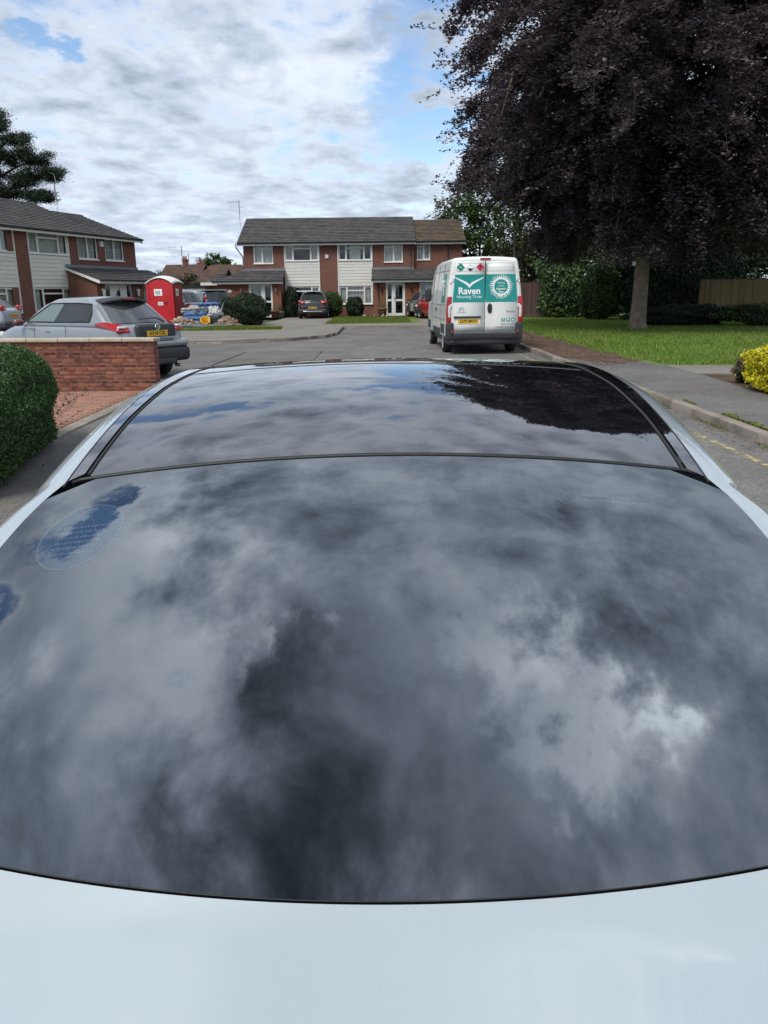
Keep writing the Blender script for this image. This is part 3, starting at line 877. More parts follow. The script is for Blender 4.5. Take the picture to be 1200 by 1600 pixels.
def tiles(parent, xe0, xe1, xr0, xr1, y0, z0, y1, z1, mat, tw=0.33, name='roof'):
    """pitched tiled plane: eave line (y0,z0) from xe0 to xe1, top line (y1,z1) from xr0 to xr1; every tile has its own edges, joined"""
    L = math.hypot(y1 - y0, z1 - z0)
    n = max(2, round(L / 0.31)); dy, dz = (y1 - y0) / n, (z1 - z0) / n
    ny, nz = -dz, dy
    q = math.hypot(ny, nz); ny, nz = ny / q, nz / q
    if nz < 0: ny, nz = -ny, -nz
    V = []; F = []
    th = 0.028
    for r_ in range(n):
        ta, tb = r_ / n, (r_ + 1) / n
        a0 = xe0 + (xr0 - xe0) * ta; a1 = xe1 + (xr1 - xe1) * ta
        off = (tw / 2 if r_ % 2 else 0)
        x = a0 - off
        ya, za = y0 + dy * r_, z0 + dz * r_
        yb, zb = ya + dy * 1.02, za + dz * 1.02
        while x < a1:
            xa, xb = max(x, a0), min(x + tw - .006, a1)
            if xb - xa > .02:
                j = random.uniform(0, .008)
                # clip against a hip
                ca = max(xa, xe0 + (xr0 - xe0) * tb); cb_ = min(xb, xe1 + (xr1 - xe1) * tb)
                if cb_ < ca: ca = cb_ = (xa + xb) / 2
                lo = th + .012 + j
                b = len(V)
                V += [(xa, ya, za), (xb, ya, za), (xb, ya + ny * lo, za + nz * lo), (xa, ya + ny * lo, za + nz * lo),
                      (ca, yb + ny * .012, zb + nz * .012), (cb_, yb + ny * .012, zb + nz * .012)]
                F += [(b, b + 1, b + 2, b + 3), (b + 3, b + 2, b + 5, b + 4), (b, b + 3, b + 4, b + 4), (b + 1, b + 5, b + 2, b + 2)]
            x += tw
    me = bpy.data.meshes.new(name)
    F = [tuple(dict.fromkeys(f)) for f in F]
    me.from_pydata(V, [], F); me.materials.append(mat); me.update()
    return me

def roof_part(parent, xe0, xe1, xr0, xr1, y0, z0, y1, z1, mat, back=None, gable=None):
    """a roof part with its battening slab, tiles, ridge and (back) rear slope"""
    b = MB()
    s = 0.02
    b.add([(xe0, y0, z0 - s), (xe1, y0, z0 - s), (xr1, y1, z1 - s), (xr0, y1, z1 - s)], [(0, 1, 2, 3)])
    if back is not None:
        b.add([(xe0, back, z0 - s), (xe1, back, z0 - s), (xr1, y1, z1 - s), (xr0, y1, z1 - s)], [(3, 2, 1, 0)])
    r = b.build('roof', mat, parent)
    t = obj('roof_tiles', tiles(parent, xe0, xe1, xr0, xr1, y0, z0, y1, z1, mat), r); t['kind'] = 'stuff'
    return r

def ridge_tiles(parent, x0, x1, y, z, mat):
    n = int((x1 - x0) / 0.45)
    b = MB()
    for i in range(n):
        a = x0 + (x1 - x0) * i / n; c = x0 + (x1 - x0) * (i + 1) / n - .008
        j = random.uniform(-.004, .006)
        pts = [(-.13, -.05), (-.09, .02), (0, .055), (.09, .02), (.13, -.05)]
        b.prism([(y + p, z + q_ + j) for p, q_ in pts], 'x', a, c)
    o = b.build('ridge_tiles', mat, parent); o['kind'] = 'stuff'

def house_root(label, origin, rz, cat='house', group=None):
    h = empty('semi_detached_house', (origin[0], origin[1], origin[2]), rz)
    tag(h, label, cat, group)
    return h

def gutter(parent, x0, x1, y, z):
    MB().box(x0, x1, y - .02, y, z - .19, z - .01).build('fascia', M['fascia'], parent)
    g = MB()
    pr = [(y - .13, z + .02), (y - .125, z - .05), (y - .075, z - .085), (y - .025, z - .05), (y - .02, z + .02), (y - .035, z + .02), (y - .04, z - .04), (y - .075, z - .065), (y - .11, z - .04), (y - .115, z + .02)]
    g.prism(pr, 'x', x0, x1)
    g.build('gutter', M['gutter'], parent)

def downpipe(parent, x, y, z0, z1):
    MB().tube([(x, y - .1, z1), (x, y - .06, z1 - .12), (x, y - .06, z0)], .038, 8).build('downpipe', M['gutter'], parent)

def lantern(parent, x, y, z, mat='blackplastic', s=1.0):
    b = MB()
    b.box(x - .02 * s, x + .02 * s, y - .12, y, z + .12 * s, z + .15 * s)
    b.lathe([(0.005, .16 * s), (.075 * s, .10 * s), (.075 * s, .085 * s), (.06 * s, .08 * s), (.035 * s, -.10 * s), (.01, -.13 * s)], 6, 'z', (x, y - .13, z), False)
    return b.build('wall_lantern', M[mat], parent)

def door_set(parent, x0, x1, z0, z1, y, kind='glazed', left=True):
    """door and side light as one framed entrance; kind 'glazed' or 'panel'"""
    fr = MB(); t = .06; fy0, fy1 = y + .03, y + .1
    fr.box(x0, x1, fy0, fy1, z1 - t, z1)
    fr.box(x0, x0 + t, fy0, fy1, z0, z1 - t); fr.box(x1 - t, x1, fy0, fy1, z0, z1 - t)
    W = x1 - x0
    if kind == 'glazed':
        xm = x0 + W * (.62 if left else .38)
        fr.box(xm - .05, xm + .05, fy0, fy1, z0, z1 - t)
        ent = fr.build('door_frame', M['upvc'], parent)
        da, db = (x0 + t, xm - .05) if left else (xm + .05, x1 - t)
        sa, sb = (xm + .05, x1 - t) if left else (x0 + t, xm - .05)
        for a, c, st, nm in ((da, db, .1, 'door'), (sa, sb, .05, 'side_light')):
            b = MB()
            zs = [z0 + .03, z0 + .03 + .16, z0 + .95, z0 + 1.07, z1 - t - st, z1 - t]
            b.box(a, a + st, fy0 + .01, fy1 - .01, z0 + .02, z1 - t); b.box(c - st, c, fy0 + .01, fy1 - .01, z0 + .02, z1 - t)
            b.box(a + st, c - st, fy0 + .01, fy1 - .01, z0 + .02, zs[1]); b.box(a + st, c - st, fy0 + .01, fy1 - .01, zs[2], zs[3]); b.box(a + st, c - st, fy0 + .01, fy1 - .01, zs[4], zs[5])
            d = b.build(nm, M['upvc'], parent)
            MB().box(a + st, c - st, y + .06, y + .066, zs[1], zs[2]).build('pane', M['pane'], d)
            MB().box(a + st, c - st, y + .06, y + .066, zs[3], zs[4]).build('pane', M['pane'], d)
            if nm == 'door':
                hx = c - st / 2 if left else a + st / 2
                MB().box(hx - .015, hx + .015, fy0 - .05, fy0 + .01, z0 + 1.0, z0 + 1.2).build('door_handle', M['blackplastic'], d)
                if left:
                    obj('curtain', curtain_mesh(a + .05, c - .05, z0 + .1, z1 - .1, y + .2, M['curtain']), d)
    else:
        xa, xb = x0 + W * .2, x0 + W * .8
        fr.box(xa - .03, xa + .03, fy0, fy1, z0, z1 - t); fr.box(xb - .03, xb + .03, fy0, fy1, z0, z1 - t)
        fr.box(x0 + t, xa - .03, fy0 + .01, fy1 - .01, z0, z0 + .12); fr.box(xb + .03, x1 - t, fy0 + .01, fy1 - .01, z0, z0 + .12)
        ent = fr.build('door_frame', M['upvc'], parent)
        b = MB().box(xa + .03, xb - .03, fy0 + .015, fy1 - .02, z0 + .02, z1 - t)
        xm = (xa + xb) / 2
        b.box(xa + .1, xb - .1, fy0 + .003, fy0 + .015, z0 + .15, z0 + .75)
        d = b.build('door', M['upvc'], parent)
        MB().box(xm - .14, xm + .14, fy0 - .004, fy0 + .01, z0 + 1.05, z1 - .35).build('door_light', M['carglass'], d)
        MB().box(xb - .1, xb - .07, fy0 - .05, fy0 + .01, z0 + 1.0, z0 + 1.15).build('door_handle', M['chrome'], d)
        for a, c in ((x0 + t, xa - .03), (xb + .03, x1 - t)):
            MB().box(a, c, y + .06, y + .066, z0 + .12, z1 - t).build('pane', M['pane'], ent)
    return ent

BACK = 8.2
EAVE, RIDGE, HALF = 4.88, 6.6, 4.0
def main_block(h, x0, x1, eave, ridge, bay=None, holes=(), y=0.0, mat='brick_main', tile='tile', gl=False, gr=False, over=.32, back=BACK, roofx=None, low=0.0):
    """walls of a two-storey block with the openings cut, tiled roof, fascia and gutter"""
    b = MB()
    H = [x[:4] for x in holes]
    xs = [x0, x1]
    segs = []
    if bay:
        bx0, bx1 = bay
        if bx0 > x0: segs.append((x0, bx0))
        if bx1 < x1: segs.append((bx1, x1))
    else: segs = [(x0, x1)]
    extra = []
    for i, (a, c) in enumerate(segs):
        b2 = b if i == 0 else MB()
        wall_holes(b2, a, c, low, eave, y, [q for q in H if a <= q[0] and q[1] <= c])
        if i: extra.append(b2)
    # sides and back with gables
    hz = ridge - 0.06
    ym = y + (back) / 2
    for x, g in ((x0, gl), (x1, gr)):
        if g:
            (extra[-1] if (x == x1 and extra) else b).add([(x, y, low), (x, y + back, low), (x, y + back, eave), (x, ym, hz), (x, y, eave)], [(0, 1, 2, 3, 4)] if x == x1 else [(4, 3, 2, 1, 0)])
    for q in [b] + extra: q.build('wall', M[mat], h)
    MB().add([(x0, y + back, low), (x1, y + back, low), (x1, y + back, eave), (x0, y + back, eave)], [(3, 2, 1, 0)]).build('back_wall', M[mat], h)
    rx0, rx1 = roofx or (x0 - (over if gl else 0), x1 + (over if gr else 0))
    slope = (ridge - eave) / (back / 2)
    ov = 0.38
    roof_part(h, rx0, rx1, rx0, rx1, y - ov, eave - slope * ov + .06, ym, ridge, M[tile], back=y + back + ov)
    ridge_tiles(h, rx0, rx1, ym, ridge + .03, M[tile])
    gutter(h, rx0, rx1, y - ov + .05, eave - slope * ov + .06)
    MB().box(rx0, rx1, y - ov + .05, y - .001, eave - .14, eave - .12).build('soffit', M['fascia'], h)
    for x, g in ((rx0, gl), (rx1, gr)):   # barge boards on the gable ends
        if g:
            s = 1 if x == rx1 else -1
            bb = MB()
            e0 = (y - ov, eave - slope * ov - .02); e1 = (ym, ridge - .02); e2 = (y + back + ov, eave - slope * ov - .02)
            for p, q in ((e0, e1), (e1, e2)):
                bb.prism([(p[0], p[1]), (q[0], q[1]), (q[0], q[1] - .16), (p[0], p[1] - .16)], 'x', x - .02 * s, x + .0 * s)
            bb.build('barge_board', M['fascia'], h)
    return b

def bay_block(h, x0, x1, zc0, zc1, zl0, zu1, y, curt=('net', 'sides'), low=0.0, mat='brick_main'):
    """bay: brick below, window, cladding, window"""
    b = MB(); wall_holes(b, x0, x1, low, zl0 - .04, y, []); b.build('wall', M[mat], h)
    window(h, x0 + .06, x1 - .06, zl0, zc0 - .02, y - .02, (1, 2.2, 1), (1,), curt[0])
    window(h, x0 + .06, x1 - .06, zc1 + .04, zu1, y - .02, (1, 2.2, 1), (1,), curt[1])
    b = MB().box(x0, x0 + .06, y - .05, y + .05, zl0 - .04, zu1); b.box(x1 - .06, x1, y - .05, y + .05, zl0 - .04, zu1)
    b.box(x0 + .06, x1 - .06, y - .02, y + .02, zu1, zu1 + .22)
    b.build('bay_frame', M['upvc'], h)
    cladding(h, x0 + .06, x1 - .06, zc0, zc1, y + .01)
    MB().box(x0 + .06, x1 - .06, y + .012, y + .05, zc0, zc1).build('cladding_backing', M['upvc'], h)

# ---- front pair, facing the camera
HX, HY, HZ = 0.0, 56.0, 0.12
# left house of the pair
ha = house_root('left half of the brick pair at the end of the close, with hipped side porch', (HX, HY, HZ), 0, group='semi-detached brick houses with white clad bays')
wins = [(-8.5, -7.2, 3.47, 4.72)]
main_block(ha, -9.16, -3.5, EAVE, RIDGE, bay=(-6.45, -4.1), holes=wins, gl=True, roofx=(-9.5, -3.5))
window(ha, *wins[0], 0, (1, 1.15), (1,), 'net')
bay_block(ha, -6.45, -4.1, 1.98, 3.58, .78, 4.66, 0.0, ('sides', 'sides'))
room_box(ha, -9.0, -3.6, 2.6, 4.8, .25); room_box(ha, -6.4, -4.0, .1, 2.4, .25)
# side porch, hipped, and the lean-to garage wing
y0, y1 = -1.75, 0.0
b = MB(); dh = [(-8.66, -7.12, 0.02, 2.16)]
wall_holes(b, -10.7, -6.55, 0, 2.3, y0, dh)
b.add([(-6.55, y0, 0), (-6.55, -.001, 0), (-6.55, -.001, 3.0), (-6.55, y0, 2.3)], [(0, 1, 2, 3)])
b.add([(-10.7, y0, 0), (-10.7, 5, 0), (-10.7, 5, 2.3), (-10.7, y0, 2.3)], [(3, 2, 1, 0)])
b.add([(-10.7, 5, 0), (-9.16, 5, 0), (-9.16, 5, 3.0), (-10.7, 5, 2.3)], [(3, 2, 1, 0)])
b.build('porch_wall', M['brick_warm'], ha)
door_set(ha, -8.66, -7.12, .02, 2.16, y0, 'glazed', True)
room_box(ha, -9.2, -6.7, .02, 2.25, y0 + .25, 1.3)
roof_part(ha, -10.95, -6.4, -9.2, -6.4, y0 - .3, 2.32, -.01, 3.02, M['tile'])
r = MB().add([(-10.95, y0 - .3, 2.32), (-9.2, -.01, 3.02), (-9.2, 5.3, 3.02), (-10.95, 5.3, 2.32)], [(0, 1, 2, 3)])
r.add([(-10.95, 5.3, 2.32), (-9.2, 5.3, 3.02), (-9.2, 5.3, 2.32)], [(0, 1, 2)]); r.build('side_roof', M['tile'], ha)
MB().box(-9.25, -6.4, -.06, -.012, 2.98, 3.16).build('flashing', M['lead'], ha)
MB().box(-10.98, -6.38, y0 - .32, y0 - .3, 2.16, 2.33).build('porch_fascia', M['fascia'], ha)
MB().box(-10.99, -6.37, y0 - .40, y0 - .322, 2.29, 2.37).build('porch_gutter', M['gutter'], ha)
for x in (-9.15, -6.88): lantern(ha, x, y0, 1.72, 'lead')
MB().prism([(-9.9 + .19 * math.cos(a), 1.72 + .13 * math.sin(a)) for a in (0, math.pi / 2, math.pi, math.pi * 1.5)], 'y', y0 - .03, y0 - .001).build('house_name_plaque', M['upvc'], ha)
# rear garage wing, further back on the left
b = MB(); wall_holes(b, -12.3, -10.705, 0, 2.3, 2.0, [(-11.4, -10.85, 1.3, 2.05)])
b.add([(-12.3, 2, 0), (-12.3, 7, 0), (-12.3, 7, 2.3), (-12.3, 2, 2.3)], [(3, 2, 1, 0)]); b.build('garage_wall', M['brick_main'], ha)
window(ha, -11.4, -10.85, 1.3, 2.05, 2.0, (1, 1), (), None)
room_box(ha, -11.9, -10.8, .5, 2.2, 2.2, 1.0)
roof_part(ha, -12.5, -10.96, -10.96, -10.955, 1.7, 2.32, 4.2, 3.3, M['tile'], back=7.2)
MB().box(-12.52, -10.97, 1.66, 1.69, 2.14, 2.33).build('garage_fascia', M['fascia'], ha)
MB().tube([(-9.62, -.1, 4.75), (-9.62, -.05, 4.5), (-9.2, -.02, 3.9), (-9.2, -.05, 3.1)], .04, 8).build('downpipe', M['gutter'], ha)
MB().box(-3.72, -3.505, -.05, -.001, 3.78, 4.0).build('wall_vent', M['curtain'], ha)
# right house of the pair
hb = house_root('right half of the brick pair facing us, its extension under a mossy tiled roof', (HX, HY, HZ), 0, group='semi-detached brick houses with white clad bays')
wins = [(.22, 1.46, 3.47, 4.72)]
main_block(hb, -3.499, 2.2, EAVE, RIDGE, bay=(-2.9, -.56), holes=wins, gr=True, roofx=(-3.499, 2.3))
window(hb, *wins[0], 0, (1, 1), (0,), 'full')
bay_block(hb, -2.9, -.56, 1.98, 3.58, .78, 4.66, 0.0, ('net', 'middle'))
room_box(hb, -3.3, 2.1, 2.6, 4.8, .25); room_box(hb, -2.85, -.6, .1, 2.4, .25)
wins = [(2.42, 3.3, 3.6, 4.72)]
main_block(hb, 2.205, 5.45, EAVE - .02, RIDGE - .22, holes=wins, gr=True, y=.25, tile='tile_moss', back=BACK - .5, roofx=(2.32, 5.66))
window(hb, *wins[0], .25, (1, 1), (0,), 'net')
room_box(hb, 2.3, 5.3, 2.6, 4.8, .5)
b = MB(); dh = [(.3, 1.55, .02, 2.16), (2.5, 4.2, .9, 2.12)]
wall_holes(b, -.5, 5.9, 0, 2.3, y0, dh)
b.add([(-.5, y0, 0), (-.5, -.001, 0), (-.5, -.001, 3.0), (-.5, y0, 2.3)], [(3, 2, 1, 0)])
b.add([(5.9, y0, 0), (5.9, .24, 0), (5.9, .24, 3.0), (5.9, y0, 2.3)], [(0, 1, 2, 3)])
b.build('porch_wall', M['brick_warm'], hb)
door_set(hb, .3, 1.55, .02, 2.16, y0, 'glazed', False)
window(hb, 2.5, 4.2, .9, 2.12, y0, (1, 1.6, 1), (1,), 'net')
room_box(hb, -.4, 5.8, .02, 2.25, y0 + .3, 1.3)
roof_part(hb, -.62, 6.1, -.62, 6.1, y0 - .3, 2.32, -.01, 3.02, M['tile'])
MB().box(-.62, 2.2, -.06, -.012, 2.98, 3.16).build('flashing', M['lead'], hb)
MB().box(-.64, 6.12, y0 - .32, y0 - .3, 2.16, 2.33).build('porch_fascia', M['fascia'], hb)
MB().box(-.65, 6.13, y0 - .40, y0 - .322, 2.29, 2.37).build('porch_gutter', M['gutter'], hb)
downpipe(hb, -.2, y0, 0, 2.28); downpipe(hb, 1.98, 0, 3.1, 4.75); downpipe(hb, 4.5, .25, 3.0, 4.7)
for x in (-.0, 1.95): lantern(hb, x, y0, 1.72, 'blackplastic', 1.2)

# ---- left terrace, its front turned towards the road
A0 = (-17.47, 41.7); DIRX = (.271, .963)
rz = math.atan2(DIRX[1], DIRX[0])
def tl(u):
    k = (u - 600) / 1296.0
    return (k * A0[1] - A0[0]) / (DIRX[0] - k * DIRX[1])
hc = house_root('brick house behind the grey hatchback, with white front door and porch roof', (A0[0], A0[1], HZ), rz, group='semi-detached brick houses with white clad bays')
tb0, tb1 = tl(57), tl(119); w2 = (tl(134), tl(164)); w3 = (tl(176), tl(204)); tc_ = tl(222); tm = tl(170)
main_block(hc, tl(41), tm, EAVE, RIDGE, bay=(tb0, tb1), holes=[(w2[0], w2[1], 3.47, 4.72)], gr=True, mat='brick_dark', roofx=(tl(41), tm + .1))
window(hc, w2[0], w2[1], 3.47, 4.72, 0, (1, 1), (), 'full')
bay_block(hc, tb0, tb1, 1.98, 3.58, .78, 4.66, 0.0, ('sides', 'net'), mat='brick_dark')
main_block(hc, tm + .005, tc_, EAVE - .02, RIDGE - .35, holes=[(w3[0], w3[1], 3.47, 4.72)], gr=True, y=.02, mat='brick_dark', back=BACK - .9, roofx=(tm + .12, tc_ + .3))
window(hc, w3[0], w3[1], 3.47, 4.72, .02, (1, 1), (), 'full')
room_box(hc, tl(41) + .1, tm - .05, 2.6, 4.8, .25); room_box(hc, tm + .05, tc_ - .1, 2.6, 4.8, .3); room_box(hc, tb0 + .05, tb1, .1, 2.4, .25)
pd = 1.75
# porch across the right part
px0 = tl(121); px1 = tc_ + .9
def tp(u, yy=-pd):     # local x on the porch front plane for an image column
    k = (u - 600) / 1296.0
    ox, oy = A0[0] - DIRX[1] * yy, A0[1] + DIRX[0] * yy
    return (k * oy - ox) / (DIRX[0] - k * DIRX[1])
d0, d1 = tp(170), tp(211)
wn0, wn1 = tp(230), tp(241)
px0 = tp(157)
b = MB(); wall_holes(b, px0, px1, 0, 2.3, -pd, [(d0, d1, .02, 2.16), (wn0, wn1, 1.0, 2.12)])
b.add([(px0, -pd, 0), (px0, -.001, 0), (px0, -.001, 3.0), (px0, -pd, 2.3)], [(3, 2, 1, 0)])
b.add([(px1, -pd, 0), (px1, 2, 0), (px1, 2, 3.0), (px1, -pd, 2.3)], [(0, 1, 2, 3)])
b.build('porch_wall', M['brick_dark'], hc)
door_set(hc, d0, d1, .02, 2.16, -pd, 'panel')
window(hc, wn0, wn1, 1.0, 2.12, -pd, (1,), (), 'net')
room_box(hc, px0 + .1, px1 - .1, .02, 2.25, -pd + .25, 1.3)
roof_part(hc, px0 - .12, px1 + .25, px0 - .12, px1 + .25, -pd - .3, 2.32, -.01, 3.02, M['tile'])
MB().box(px0 - .1, tc_, -.06, -.012, 2.98, 3.16).build('flashing', M['lead'], hc)
MB().prism([(-pd - .3, 2.31), (-.01, 3.01), (-.01, 2.9), (-pd - .3, 2.15)], 'x', px0 - .16, px0 - .125).build('porch_barge_board', M['fascia'], hc)
MB().box(px0 - .14, px1 + .27, -pd - .32, -pd - .3, 2.16, 2.33).build('porch_fascia', M['fascia'], hc)
MB().box(px0 - .15, px1 + .28, -pd - .40, -pd - .322, 2.29, 2.37).build('porch_gutter', M['gutter'], hc)
for u in (164, 218): lantern(hc, tp(u), -pd, 1.65, 'upvc', 1.6)
MB().box(tl(167), tl(171), -.12, -.001, 4.2, 4.5).build('alarm_box', M['upvc'], hc)
# its neighbour, mostly out of the picture
hd = house_root('brick house cut by the left edge, adjoining the one with the white front door', (A0[0], A0[1], HZ), rz, group='semi-detached brick houses with white clad bays')
q0, q1 = tl(25) - (tb1 - tb0), tl(25)
main_block(hd, q0 - 5.6, tl(41) - .005, EAVE, RIDGE, bay=(q0, q1), holes=[(q0 - 2.4, q0 - .9, 3.47, 4.72)], gl=True, mat='brick_dark')
window(hd, q0 - 2.4, q0 - .9, 3.47, 4.72, 0, (1, 1), (), 'full')
bay_block(hd, q0, tl(36), 1.98, 3.58, .78, 4.66, 0.0, ('net', 'sides'), mat='brick_dark')
room_box(hd, q0 - 3, q1 + .4, 2.6, 4.8, .25); room_box(hd, q0 + .05, q1 + .4, .1, 2.4, .25)

# ---- television aerials
M['aerial'] = mat_plain('aluminium_aerial', (0.25, 0.25, 0.26), 0.4, 0.6)
def aerial(label, x, y, z0, z1, rz, boom=1.1, n=8, second=False, r=.022):
    a = empty('tv_aerial', (x, y, z0), rz); tag(a, label, 'aerial', 'television aerials on the roofs')
    MB().tube([(0, 0, -.3), (0, 0, z1 - z0)], r, 6).build('mast', M['aerial'], a)
    b = MB(); zt = z1 - z0 - .08
    b.tube([(-boom, 0, zt - .03), (.12, 0, zt)], .014, 5)
    for i in range(n):
        xx = -boom + i * boom / n
        b.tube([(xx, 0, zt - .16), (xx, 0, zt + .13)], .008, 4); 
    if second:
        b.tube([(.1, 0, zt), (.02, 0, zt + .45), (-.2, 0, zt + .5)], .016, 5)
        b.tube([(-.05, 0, zt - .5), (-.3, 0, zt - .46)], .016, 5); b.tube([(.0, 0, zt), (-.05, 0, zt - .5)], .016, 5)
    b.build('antenna', M['aerial'], a)
Pz = lambda v, Y, hor: 1.65 + (hor - v) * Y / 1344.0
Px = lambda u, Y: (u - 600) * Y / 1296.0
aerial('grid-shaped aerial on a mast above the left terrace roof', Px(109, 48), 48, Pz(324, 48, 462), Pz(288, 48, 462), 0.0, 1.0, 8, True)
aerial('thin aerial at the left end of the ridge of the end house', Px(385.5, 59.5), 59.5, 6.5, Pz(318, 59.5, 460), 0.0, .8, 4)

# ---- distant roofs, garage and pole
def small_house(label, x0, x1, y, d, eave, ridge, wallm, roofm, chim=(), hip=0.0):
    h = empty('brick_house', ((x0 + x1) / 2, y, 0)); tag(h, label, 'house')
    w = (x1 - x0) / 2
    b = MB().box(-w, w, 0, d, 0, eave); 
    if not hip: b.prism([(0, eave + .002), (d, eave + .002), (d / 2, ridge - .1)], 'x', -w, w)
    b.build('wall', M[wallm], h)
    r = MB(); o = .4
    r.add([(-w - o, -o, eave), (w + o, -o, eave), (w + o - hip, d / 2, ridge), (-w - o + hip, d / 2, ridge), (-w - o, d + o, eave), (w + o, d + o, eave)],
          [(0, 1, 2, 3), (3, 2, 5, 4)] + ([(0, 3, 4), (1, 5, 2)] if hip else []))
    rf = r.build('roof', M[roofm], h)
    t = obj('roof_tiles', tiles(h, -w - o, w + o, -w - o + hip, w + o - hip, -o, eave + .02, d / 2, ridge + .02, M[roofm], .5), rf); t['kind'] = 'stuff'
    for cx, cy, cw, ct in chim:
        c = MB().box(cx - cw / 2, cx + cw / 2, cy - .35, cy + .35, ridge - .8, ct); c.box(cx - cw / 2 - .06, cx + cw / 2 + .06, cy - .41, cy + .41, ct, ct + .12)
        ch = c.build('chimney', M[wallm], h)
        pp = MB()
        for k in (-1, 1): pp.lathe([(.12, 0), (.1, .35), (.08, .35)], 8, 'z', (cx + k * cw * .22, cy, ct + .12))
        pp.build('chimney_pot', M['brick_warm'], ch)
    for wx in (-w * .5, w * .45):
        window(h, wx - .6, wx + .6, 1.2, 2.2, -.1, (1, 1), (), None)
    return h
small_house('distant gabled house with two chimney stacks behind the red portable toilet', Px(266, 92), Px(318, 92), 90, 8, 3.2, 4.9, 'brick_dark', 'tile_red', ((-.1, 4, .55, 5.35), (1.5, 5, .8, 5.0)))
small_house('distant house with a long brown tiled roof below the round tree', Px(318, 84), Px(392, 84), 82, 8, 2.7, 4.55, 'brick_dark', 'tile_red', (), 1.2)
aerial('tall mast with two crossed aerials on the distant chimney', Px(293, 93), 93, 5.0, Pz(386, 93, 461), 0.0, 1.3, 2, False, .04)
aerial('lower slim aerial just right of the distant chimney', Px(303, 93.5), 93.5, 4.5, Pz(398, 93.5, 461), 0.0, 1.0, 2, False, .03)
g = empty('garage', (Px(322, 66), 66, 0.1)); tag(g, 'flat roofed pale garage between the portable toilet and the end house', 'garage')
MB().box(-2.2, 2.2, 0, 5, 0, 2.05).build('wall', M['upvc'], g)
MB().box(-2.35, 2.35, -.12, 5.1, 2.052, 2.25).build('flat_roof', M['gutter'], g)
b = MB()
for i in range(8): b.box(-2.0 + i * .5, -2.0 + i * .5 + .46, -.03, -.001, .05, 1.95)
b.build('garage_door', M['fascia'], g)
pole = MB().tube([(0, 0, 0), (0, 0, Pz(372, 44, 456))], [.07, .045], 8).mesh('lamp_post', M['lead'])
tag(obj('lamp_post', pole, None, (Px(806, 44), 44, 0.1)), 'slim grey post rising behind the roof of the white van', 'post')

# ---- fences: each board on its own
M['fence_brown'] = mat_island('dark_stained_board', [(0.075, 0.045, 0.04), (0.095, 0.058, 0.05), (0.06, 0.037, 0.035)], 0.85, 18)
M['fence_tan'] = mat_island('weathered_fence_board', [(0.21, 0.145, 0.08), (0.27, 0.19, 0.11), (0.17, 0.12, 0.07)], 0.85, 18)
def fence(label, a, b_, h, mat, bw=0.125, z=0.1):
    L = math.dist(a, b_); f = empty('timber_fence', (a[0], a[1], z), math.atan2(b_[1] - a[1], b_[0] - a[0])); tag(f, label, 'fence')
    me = MB().prism([(0, -.008), (bw + .01, -.004), (bw + .01, .004), (0, .012)], 'z', 0.12, h).mesh('fence_board', M[mat])
    n = int(L / bw)
    for i in range(n):
        obj('fence_board', me, f, (i * bw, 0, random.uniform(-.008, .012)), (random.uniform(-.006, .006), 0, 0))
    rail = MB().box(0, L, .015, .06, .4, .47); rail.box(0, L, .015, .06, h - .35, h - .28); rail.build('rail', M[mat], f)
    MB().box(0, L, -.02, .02, 0, .118).build('gravel_board', M[mat], f)
    MB().box(-.01, L, -.03, .035, h + .012, h + .04).build('capping', M[mat], f)
    k = int(L / 1.8)
    for i in range(k + 1):
        MB().box(i * 1.8 - .05, i * 1.8 + .05, .062, .16, 0, h - .05).build('fence_post', M[mat], f)
fence('tan close-boarded timber fence right of the beech trunk', (15.6, 40.5), (23, 38.6), 1.95, 'fence_tan')
fence('dark brown timber fence between the white van and the ivy', (7.6, 49.5), (10.2, 48.2), 2.0, 'fence_brown')
# ------------------------------------------------------------------ planting
M['bark'] = mat_plain('grey_beech_bark', (0.24, 0.185, 0.135), 0.9, var=0.45, scale=3.5, bump=0.5)
M['bark_dark'] = mat_plain('dark_bark', (0.06, 0.045, 0.035), 0.9, var=0.3, scale=6, bump=0.4)
M['copper'] = mat_leaf('copper_beech_leaf', [(0.034, 0.030, 0.040), (0.064, 0.052, 0.068), (0.108, 0.082, 0.098), (0.165, 0.122, 0.122)], 0.3, 0.45, 0.5, clump=0.55)
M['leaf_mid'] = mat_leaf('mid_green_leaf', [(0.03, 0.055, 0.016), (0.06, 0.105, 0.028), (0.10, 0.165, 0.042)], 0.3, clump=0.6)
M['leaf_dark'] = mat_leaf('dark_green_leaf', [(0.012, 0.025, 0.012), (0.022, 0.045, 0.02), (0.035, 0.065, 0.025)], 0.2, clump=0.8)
M['leaf_olive'] = mat_leaf('olive_leaf', [(0.03, 0.038, 0.018), (0.05, 0.06, 0.025), (0.07, 0.085, 0.03)], 0.25, clump=0.7)
M['leaf_pine'] = mat_leaf('pine_needles', [(0.010, 0.022, 0.014), (0.022, 0.042, 0.024), (0.04, 0.065, 0.035)], 0.15, clump=0.8)
M['leaf_ivy'] = mat_leaf('ivy_leaf', [(0.035, 0.07, 0.025), (0.07, 0.13, 0.045), (0.12, 0.20, 0.065)], 0.2, 0.4, 0.5, clump=1.0)
M['leaf_hedge'] = mat_leaf('hedge_leaf', [(0.014, 0.035, 0.012), (0.03, 0.07, 0.018), (0.06, 0.125, 0.03), (0.10, 0.19, 0.045)], 0.3, 0.4, 0.45, clump=5)
M['leaf_yellow'] = mat_leaf('golden_leaf', [(0.22, 0.26, 0.02), (0.50, 0.48, 0.02), (0.72, 0.62, 0.03), (0.78, 0.70, 0.08)], 0.35, 0.45, clump=3)
